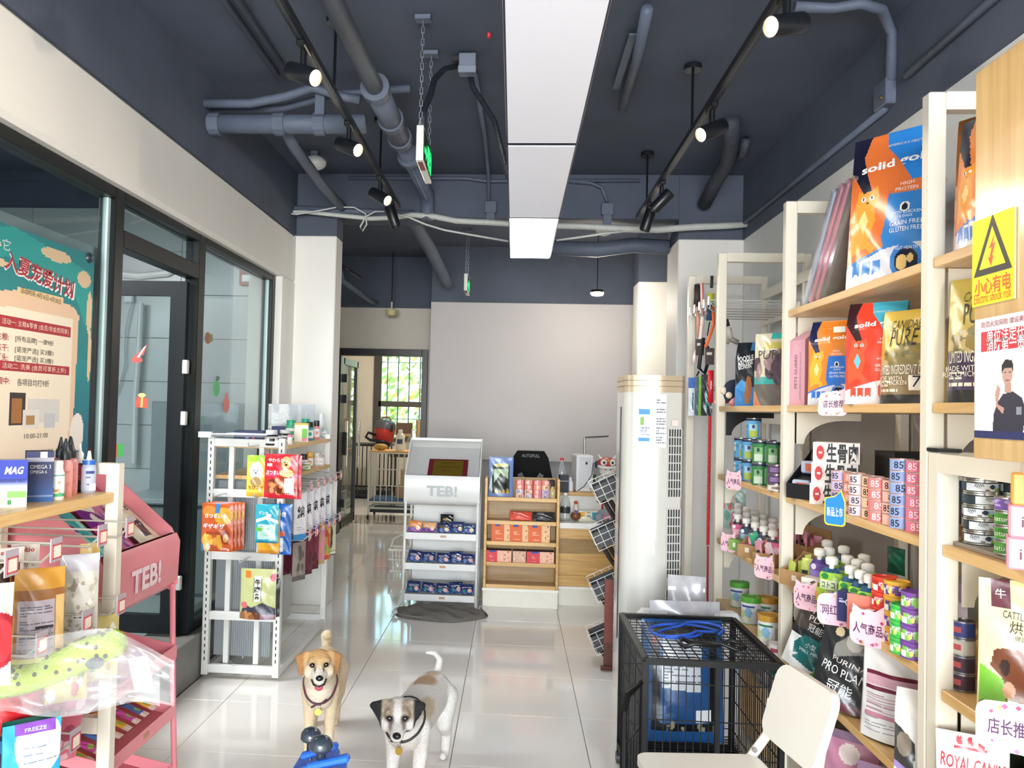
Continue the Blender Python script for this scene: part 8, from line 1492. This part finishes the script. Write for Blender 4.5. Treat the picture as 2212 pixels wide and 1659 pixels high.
m = MB(); m.ball((0, 0, .045), .09, sc=(1.1, .7, .5), n=12, m=8); o = m.build('paper_bundle', M('#b8923a', .5, noise=.2, nscale=30, bump=.8, bscale=50), None, smooth=True); place(o, (-1.79, 10.92, .927), label='crumpled gold paper bundle lying on the white cage', cat='bundle')
t = thing('folded_cage', 'black folded metal cage standing against rear wall', 'cage', (-2.36, 13.2, 0)); BM = M('#17181a', .4)
MB().tube([(-.32, 0, .06), (-.32, 0, .80), (-.28, 0, .88), (.32, 0, .88), (.32, 0, .06)], .018, n=6, closed=True).build('frame', BM, t)
for k in range(1, 9): MB().tube([(-.32+.072*k, 0, .06), (-.32+.072*k, 0, .87)], .010, n=5).build('bar', BM, t)
MB().bb((-.30, .05, .02), (.34, .5, .14)).build('base_tray', BM, t); MB().bb((-.28, .04, .86), (.34, .55, .90)).build('top_tray', BM, t)
for x in (-.28, .30):
    for y in (.06, .5): MB().tube([(x, y, .14), (x, y, .86)], .012, n=5).build('post', BM, t)
t = thing('vacuum_cleaner', 'red and grey tub vacuum cleaner on the black cage', 'vacuum cleaner', (-2.16, 13.42, .905)); RV = M('#b03026', .35); GV = M('#4a4a50', .4)
MB().lathe([(.13, 0), (.16, .03), (.175, .24), (.175, .26)], n=24).build('tub', RV, t, auto=45); MB().lathe([(.185, .255), (.185, .30), (.16, .36), (.10, .39), (0, .395)], n=24).build('motor_head', GV, t, auto=40); MB().tube([(-.08, 0, .39), (-.05, 0, .44), (.05, 0, .44), (.08, 0, .39)], .012, n=6).build('carry_handle', M('#8a3028', .4), t); MB().box((.13, -.13, .27), (.05, .03, .10), bev=.006).build('latch', BLK, t)
MB().tube([(-.12, -.14, .13), (-.24, -.18, .16), (-.27, -.2, .08), (-.18, -.24, .04), (0, -.26, .05), (.14, -.24, .03)], .024, n=8).build('hose', BLK, t, smooth=True); t.rotation_euler = (0, .10, 0)
t = thing('wall_picture', 'small colourful picture card standing on rear window sill', 'picture', (-1.95, 14.42, .96)); MB().box((0, 0, .14), (.30, .015, .28)).build('card', M('#6a4a34', .5, noise=.5, nscale=40), t); MB().box((0, -.01, .06), (.24, .006, .05)).build('caption_strip', M('#c8a06a', .5), t)
for k, (x, z, w, h, ry, lb) in enumerate(((-1.30, 1.02, .44, .30, .0, 'large cardboard box on the shelf by rear window'), (-1.24, 1.36, .36, .26, .14, 'tilted open cardboard box on top of the large one'))): o = carton('cardboard_box', w, .34, h, Cv(8, 8, '#b08a58'), '#a27e4e', '#c09a66'); place(o, (x, 12.7, z), .2, 0, ry, label=lb, cat='cardboard box', group='cardboard boxes in the rear room')
t = thing('storage_shelf', 'dark storage shelf carrying cardboard boxes in the rear room', 'shelf', (-1.2, 12.7, 0)); MB().bb((-.34, -.22, .98), (.5, .25, 1.02)).build('shelf_board', M('#d6d2c8', .5), t); MB().bb((-.34, -.22, .86), (.5, .25, .975)).build('drawer', BM, t)
for x in (-.32, .46):
    for y in (-.2, .22): MB().bb((x, y, 0), (x+.03, y+.03, .86)).build('leg', BM, t)
t = thing('clear_jug', 'large clear water jug on table by the rear window', 'jug', (-1.50, 12.2, .80)); MB().lathe([(.10, 0), (.11, .02), (.11, .22), (.04, .32), (.03, .36)], n=20).build('body', glass('jug_plastic', '#eaf4ee', 1.4, .05, .1), t, smooth=True); MB().lathe([(.035, .36), (.035, .39), (0, .39)], n=14).build('cap', M('#dfe4e0', .4), t)
t = thing('work_table', 'small dark work table in the rear room', 'table', (-1.55, 12.2, 0)); MB().bb((-.28, -.18, .77), (.2, .2, .80)).build('table_top', M('#3a342e', .5), t)
for x in (-.26, .15):
    for y in (-.16, .15): MB().bb((x, y, 0), (x+.03, y+.03, .77)).build('leg', BM, t)
for k in range(3): m = MB(); m.box((0, 0, .005), (.26, .18, .01), bev=.002); o = m.build('clipboard', M(['#2a2a30', '#7a8490', '#1f1f24'][k], .5), None); place(o, (-1.745+.03*k, 12.15, .801+.011*k+.0), .3*k, label=f'{["black", "grey", "dark"][k]} clipboard on the work table, {["lowest", "middle", "uppermost"][k]} of the pile', cat='clipboard', group='clipboards on the work table')
# ================================================================== BLUE SCOOP TOOLS
def scoop(px, py, Y, label, mirror):
    k_ = onY(px, py, Y); t = thing('scoop_tool', label, 'scoop', (k_.x, Y, 0), 0, 'blue scoop tools'); z = k_.z; BLU = M('#1a5fd0', .35)
    MB().lathe([(.0, z-.010), (.022, z-.011), (.0265, z-.008), (.0272, z-.002), (.025, z+.009), (.019, z+.017), (.010, z+.0215), (0, z+.0225)], n=22).build('knob', M('#2c3540', .2, coat=.4), t, smooth=True); MB().lathe([(.008, z-.04), (.011, z-.036), (.011, z-.012)], n=14).build('knob_collar', M('#252d36', .3), t); MB().tube([(0, 0, z-.30), (0, 0, z-.035)], .005, n=8).build('rod', M('#b8bcc0', .2, .9), t)
    s = .62 if Y < 2 else .8
    m = MB(); m.add([(-.05*s, -.05, z-.075), (.075*s, -.05, z-.045), (.085*s, -.045, z-.055), (.085*s, -.045, z-.30), (-.05*s, -.05, z-.30), (-.05*s, .05, z-.075), (.075*s, .05, z-.045), (.085*s, .045, z-.055), (.085*s, .045, z-.30), (-.05*s, .05, z-.30)], [(0, 1, 2, 3, 4), (9, 8, 7, 6, 5), (0, 5, 6, 1), (1, 6, 7, 2), (2, 7, 8, 3), (4, 9, 5, 0), (3, 8, 9, 4)]); m.build('hopper', BLU, t)
    m = MB(); m.box((.035*s, -.02, z-.028), (.10, .022, .016), ry=-.42*s, bev=.006); m.build('lever', BLU, t); m = MB(); m.box((-.02*s, -.058, z-.075), (.10, .015, .03), ry=-.5*s, bev=.008); m.build('blade', M('#2a6fe0', .35), t)
    MB().lathe([(.11, 0), (.11, .02), (.05, .05), (.045, z-.29)], n=20).build('stand', BLU, t, auto=40)
scoop(672, 1590, 2.10, 'blue plastic scoop with dark knob behind the other scoop', False); scoop(694, 1610, 1.86, 'blue plastic scoop with dark knob nearest to the dogs front', False)
from mathutils.bvhtree import BVHTree
# ================================================================== DOGS
def organic(name, caps, voxel, smooth, colfn, parent, mat):
    m = MB()
    for cp in caps:
        if len(cp) == 3: m.ball(cp[0], 1, sc=cp[1], rot=cp[2], n=18, m=12)
        elif len(cp) == 2 and not isinstance(cp[1], (list, tuple)): m.ball(cp[0], cp[1], n=18, m=12)
        elif len(cp) == 2: m.ball(cp[0], 1, sc=cp[1], n=18, m=12)
        else:
            a, ra, b_, rb = cp; m.tube([a, b_], [ra, rb], n=16); m.ball(a, ra, n=14, m=9); m.ball(b_, rb, n=14, m=9)
    tmp = link('tmp', m.mesh('tmp', mat)); rm = tmp.modifiers.new('r', 'REMESH'); rm.mode = 'VOXEL'; rm.voxel_size = voxel
    sm = tmp.modifiers.new('s', 'SMOOTH'); sm.factor = .5; sm.iterations = smooth
    dg = bpy.context.evaluated_depsgraph_get(); me = bpy.data.meshes.new_from_object(tmp.evaluated_get(dg)); bpy.data.objects.remove(tmp); me.name = name
    co = np.empty(len(me.vertices)*3, dtype=np.float32); me.vertices.foreach_get('co', co); co = co.reshape(-1, 3)
    col = colfn(co[:, 0], co[:, 1], co[:, 2]); lc = np.where(col <= .04045, col/12.92, ((col+.055)/1.055)**2.4)
    for a_ in list(me.color_attributes): me.color_attributes.remove(a_)
    at_ = me.color_attributes.new('Col', 'FLOAT_COLOR', 'POINT'); full = np.ones((len(co), 4), dtype=np.float32); full[:, :3] = lc; at_.data.foreach_set('color', full.ravel())
    me.materials.clear(); me.materials.append(mat); me.polygons.foreach_set('use_smooth', [True]*len(me.polygons)); return link(name, me, parent)
def mixc(base, items):
    """items: (mask 0..1, colour)"""
    out = base.copy()
    for mk, c in items: mk = np.clip(mk, 0, 1)[:, None]; out = out*(1-mk)+np.array(C(c))[None, :]*mk
    return out
def soft(v, e): return np.clip(.5-v/e, 0, 1)
def ellm(x, y, z, c, r, e=.35): return soft(np.sqrt(((x-c[0])/r[0])**2+((y-c[1])/r[1])**2+((z-c[2])/r[2])**2)-1, e)
def legs(fw, hw_, fy, hy, hz, fz=.27, rf=1.):
    L = []
    for s in (-1, 1):
        L += [((s*fw, fy+.02, fz), .042*rf, (s*fw, fy+.035, fz-.10), .028*rf), ((s*fw, fy+.035, fz-.10), .030*rf, (s*fw*.97, fy+.012, .095), .0225*rf), ((s*fw*.97, fy+.012, .095), .0225*rf, (s*fw*.97, fy+.006, .026), .0215*rf), ((s*fw*.97, fy+.004, .021), .021*rf, (s*fw*.97, fy-.024, .017), .0175*rf)]
        L += [((s*hw_, hy, hz-.02), .060, (s*(hw_+.008), hy-.045, hz-.115), .038), ((s*(hw_+.008), hy-.045, hz-.115), .038, (s*hw_, hy+.04, .105), .0255), ((s*hw_, hy+.04, .105), .0250, (s*hw_, hy+.022, .026), .0215), ((s*hw_, hy+.02, .020), .020, (s*hw_, hy-.012, .016), .0165)]
    return L
def dog(label, base, rz, P):
    t = thing('dog', label, 'dog', base, rz); hz = P['head']; hx, hy, hzz = hz
    H = Matrix.Translation(hz) @ Matrix.Rotation(P['hyaw'], 4, 'Z') @ Matrix.Rotation(P['hpitch'], 4, 'X'); hp = lambda x, y, z: tuple(H @ Vector((x, y, z))); HR = H.to_3x3(); k = P['hs']
    caps = [((0, .07, .275), (.078*P['bw'], .10, .100)), ((0, .08, .275), .086*P['bw'], (0, P['len']-.06, .285), .080*P['bw']), ((0, P['len']-.05, .285), (.083*P['bw'], .085, .085))]
    caps += [((0, .05, .31), .072, (hx*.55, (hy*.55+.02), (.31+hzz)/2+.005), .060), ((hx*.55, hy*.55+.02, (.31+hzz)/2+.005), .060, hp(0, .02*k, -.015*k), .054*k)]
    caps += [(hp(0, 0, .006*k), (.062*k, .064*k, .054*k), HR), (hp(0, -.035*k, -.022*k), .040*k, hp(0, -.096*k, -.034*k), .0255*k), (hp(0, -.03*k, -.04*k), .030*k, hp(0, -.078*k, -.058*k), .0185*k)]
    for s in (-1, 1):
        caps += [(hp(s*.034*k, -.022*k, -.022*k), .034*k), (hp(s*.028*k, -.045*k, .020*k), .020*k)]
        e = P['ear']; caps += [(hp(s*e[0][0], e[0][1], e[0][2]), .013, hp(s*e[1][0], e[1][1], e[1][2]), .014)]
        for i in range(4):
            u = i/3; q0 = Vector(e[0]).lerp(Vector(e[1]), u); q1 = Vector(e[2]); caps.append((hp(s*q0.x, q0.y, q0.z), .0115, hp(s*q1.x, q1.y, q1.z), .0085))
    caps += legs(P['fw'], P['hw'], .05, P['len']-.05, .29, rf=P.get('rf', 1))
    for i in range(len(P['tail'])-1): a, b_ = P['tail'][i], P['tail'][i+1]; caps.append((a[:3], a[3], b_[:3], b_[3]))
    Hi = H.inverted()
    def cf(x, y, z):
        hc = np.stack([x, y, z, np.ones_like(x)]); mm = np.array(Hi); h = mm @ hc; return P['col'](x, y, z, h[0]/k, h[1]/k, h[2]/k)
    body = organic('dog_body', caps, .0052, 7, cf, t, FUR)
    EY = M('#0d0a09', .08, noise=0, coat=.8)
    for s in (-1, 1): MB().ball(hp(s*.0285*k, -.0575*k, .012*k), .0122*k, n=14, m=9).build('eye', EY, t, smooth=True)
    MB().ball(hp(0, -.119*k, -.024*k), .0155*k, sc=(1.05, .8, .78), n=14, m=9).build('nose', M('#121214', .3, noise=0), t, smooth=True)
    if P.get('tongue'):
        m = MB(); m.tube([hp(-.030*k, -.060*k, -.048*k), hp(-.022*k, -.088*k, -.060*k), hp(0, -.101*k, -.064*k), hp(.022*k, -.088*k, -.060*k), hp(.030*k, -.060*k, -.048*k)], .0042*k, n=6); m.build('mouth_line', M('#1c1212', .5, noise=0), t, smooth=True)
        m = MB(); m.ball(hp(0, -.092*k, -.070*k), .0175*k, sc=(1, .55, .85), n=12, m=8); m.build('tongue', M('#c0566a', .35, noise=0), t, smooth=True)
    else:
        m = MB(); m.tube([hp(-.022*k, -.098*k, -.054*k), hp(0, -.112*k, -.050*k), hp(.022*k, -.098*k, -.054*k)], .003*k, n=5); m.build('mouth_line', M('#1a1414', .5, noise=0), t, smooth=True)
    # collar with tag
    c0, rr, tilt = Vector(P['collar'][0]), P['collar'][1], P['collar'][2]; CR_ = Matrix.Rotation(tilt, 3, 'X'); bv = BVHTree.FromPolygons([v.co[:] for v in body.data.vertices], [p.vertices[:] for p in body.data.polygons]); ring = []
    for i in range(36):
        a = 2*math.pi*i/36; d_ = CR_ @ Vector((math.cos(a), math.sin(a), 0)); hit = bv.ray_cast(c0+d_*.16, -d_); ring.append((hit[0] if hit[0] else c0+d_*rr)+d_*.0035)
    ring = [(ring[i-1]+ring[i]*2+ring[(i+1) % 36])/4 for i in range(36)]
    col = MB().tube(ring, .0052, n=6, closed=True).build('collar', M(P['ccol'], .5), t, smooth=True); fr = min(ring, key=lambda q: q.y)+Vector((0, -.002, 0))
    if P.get('knot'): MB().tube([fr+Vector((-.03, -.004, -.012)), fr+Vector((-.008, -.006, .0)), fr+Vector((.008, -.006, .0)), fr+Vector((.036, -.004, .022))], .0045, n=6).build('knot', M(P['ccol'], .5), col, smooth=True)
    MB().tube([fr+Vector((.006*math.cos(a), -.006, -.010+.006*math.sin(a))) for a in [2*math.pi*i/10 for i in range(10)]], .0012, n=4, closed=True).build('ring', M('#b0a890', .3, .9), col)
    MB().lathe([(.0145, 0), (.0145, .003), (0, .003)], c=fr+Vector((0, -.007, -.030)), axis=(0, -1, 0), n=18).build('name_tag', M('#c8a24a', .3, .7), col)
    return t
def col_tan(x, y, z, hx, hy, hz):
    base = np.tile(np.array(C('#d9c5a4')), (len(x), 1)); head = (np.sqrt(hx**2+(hy+.02)**2+hz**2) < .16)
    top = soft(.022-hz, .03)*soft(-(hy+.07)*-1-.02, .04); ear = soft(.062-np.abs(hx), .012)*(hz > -.065)*(hy > -.08)*head; mz = ellm(hx, hy, hz, (0, -.085, -.04), (.045, .06, .045)); ck = ellm(np.abs(hx), hy, hz, (.04, -.03, -.045), (.04, .05, .035))
    chest = ellm(x, y, z, (0, .0, .27), (.06, .09, .13), .5); brow = ellm(np.abs(hx), hy, hz, (.026, -.055, .016), (.020, .03, .013), .6)
    tear = ellm(np.abs(hx), hy, hz, (.018, -.068, -.004), (.004, .02, .014), .8)*head
    return mixc(base, [(chest*.8, '#e9dfcc'), (head*soft(.02-hz, .05)*.85, '#c99a5e'), (mz*head, '#eee6d8'), (ck*head*.8, '#eadfc8'), (ear, '#a97a4a'), (tear*.7, '#3a2a20'), (brow*head*.25, '#5a4028'), (soft(.2-z, .3)*0, '#ffffff'), (soft(z-.10, .1)*.6, '#e6d2b0')])
dog('tan and cream dog with hanging ears and open mouth, facing the shop front', (-.815, 3.50, 0), .15, dict(head=(0, -.065, .420), hyaw=.12, hpitch=.0, hs=1.0, bw=.92, len=.40, fw=.046, hw=.052, ear=((.048, -.004, .044), (.088, -.006, .028), (.074, -.012, -.040)), tongue=True, tail=[(0, .38, .335, .022), (-.005, .43, .365, .024), (-.005, .44, .395, .030), (.0, .41, .41, .024)], col=col_tan, collar=((0, .03, .285), .073, .80), ccol='#5a2f3a', knot=True))
def col_white(x, y, z, hx, hy, hz):
    base = np.tile(np.array(C('#dedad4')), (len(x), 1)); head = (np.sqrt(hx**2+(hy+.02)**2+hz**2) < .16); ear = soft(.060-np.abs(hx), .008)*(hz > -.05)*head*(hy > -.075)
    pat = ellm(np.abs(hx), hy, hz, (.040, -.03, .035), (.030, .05, .040), .4)*soft(.011-np.abs(hx), .012); eye = ellm(np.abs(hx), hy, hz, (.028, -.06, .010), (.016, .03, .016), .6); tear = ellm(np.abs(hx), hy, hz, (.024, -.065, -.012), (.008, .03, .012), .8); cheek = ellm(hx, hy, hz, (.036, -.05, -.045), (.012, .03, .010), .5)
    b1 = ellm(x, y, z, (-.01, .33, .37), (.055, .06, .06), .4); b2 = ellm(x, y, z, (.07, .12, .34), (.03, .08, .05), .5); b3 = ellm(x, y, z, (0, .42, .36), (.03, .03, .04), .5)
    mott = .5+.5*np.sin(x*160)*np.sin(y*140+z*120); belly = ellm(x, y, z, (0, .0, .20), (.08, .08, .06), .7)
    return mixc(base, [(b1*.85, '#a5835e'), (b2*.6, '#b0976e'), (b3*.6, '#a08458'), (pat*head*(.55+.3*mott), '#8f7a62'), (ear, '#1a1a1c'), (eye*head*.85, '#3a2e28'), (tear*head*.6, '#7a6658'), (cheek*head*.7, '#3a3230'), (belly*.25, '#c8a898')])
dog('white dog with black folded ears and tan patches, facing the camera', (-.405, 3.13, 0), -.18, dict(head=(.012, -.085, .372), hyaw=.30, hpitch=.10, hs=1.0, bw=1.06, len=.48, fw=.055, hw=.058, rf=1.08, ear=((.044, .0, .046), (.092, -.012, .038), (.058, -.034, -.016)), tongue=False, tail=[(0, .46, .325, .021), (.005, .50, .36, .017), (.01, .51, .40, .014), (-.01, .49, .432, .011), (-.04, .47, .437, .008)], col=col_white, collar=((.004, .01, .275), .074, .72), ccol='#33302e'))
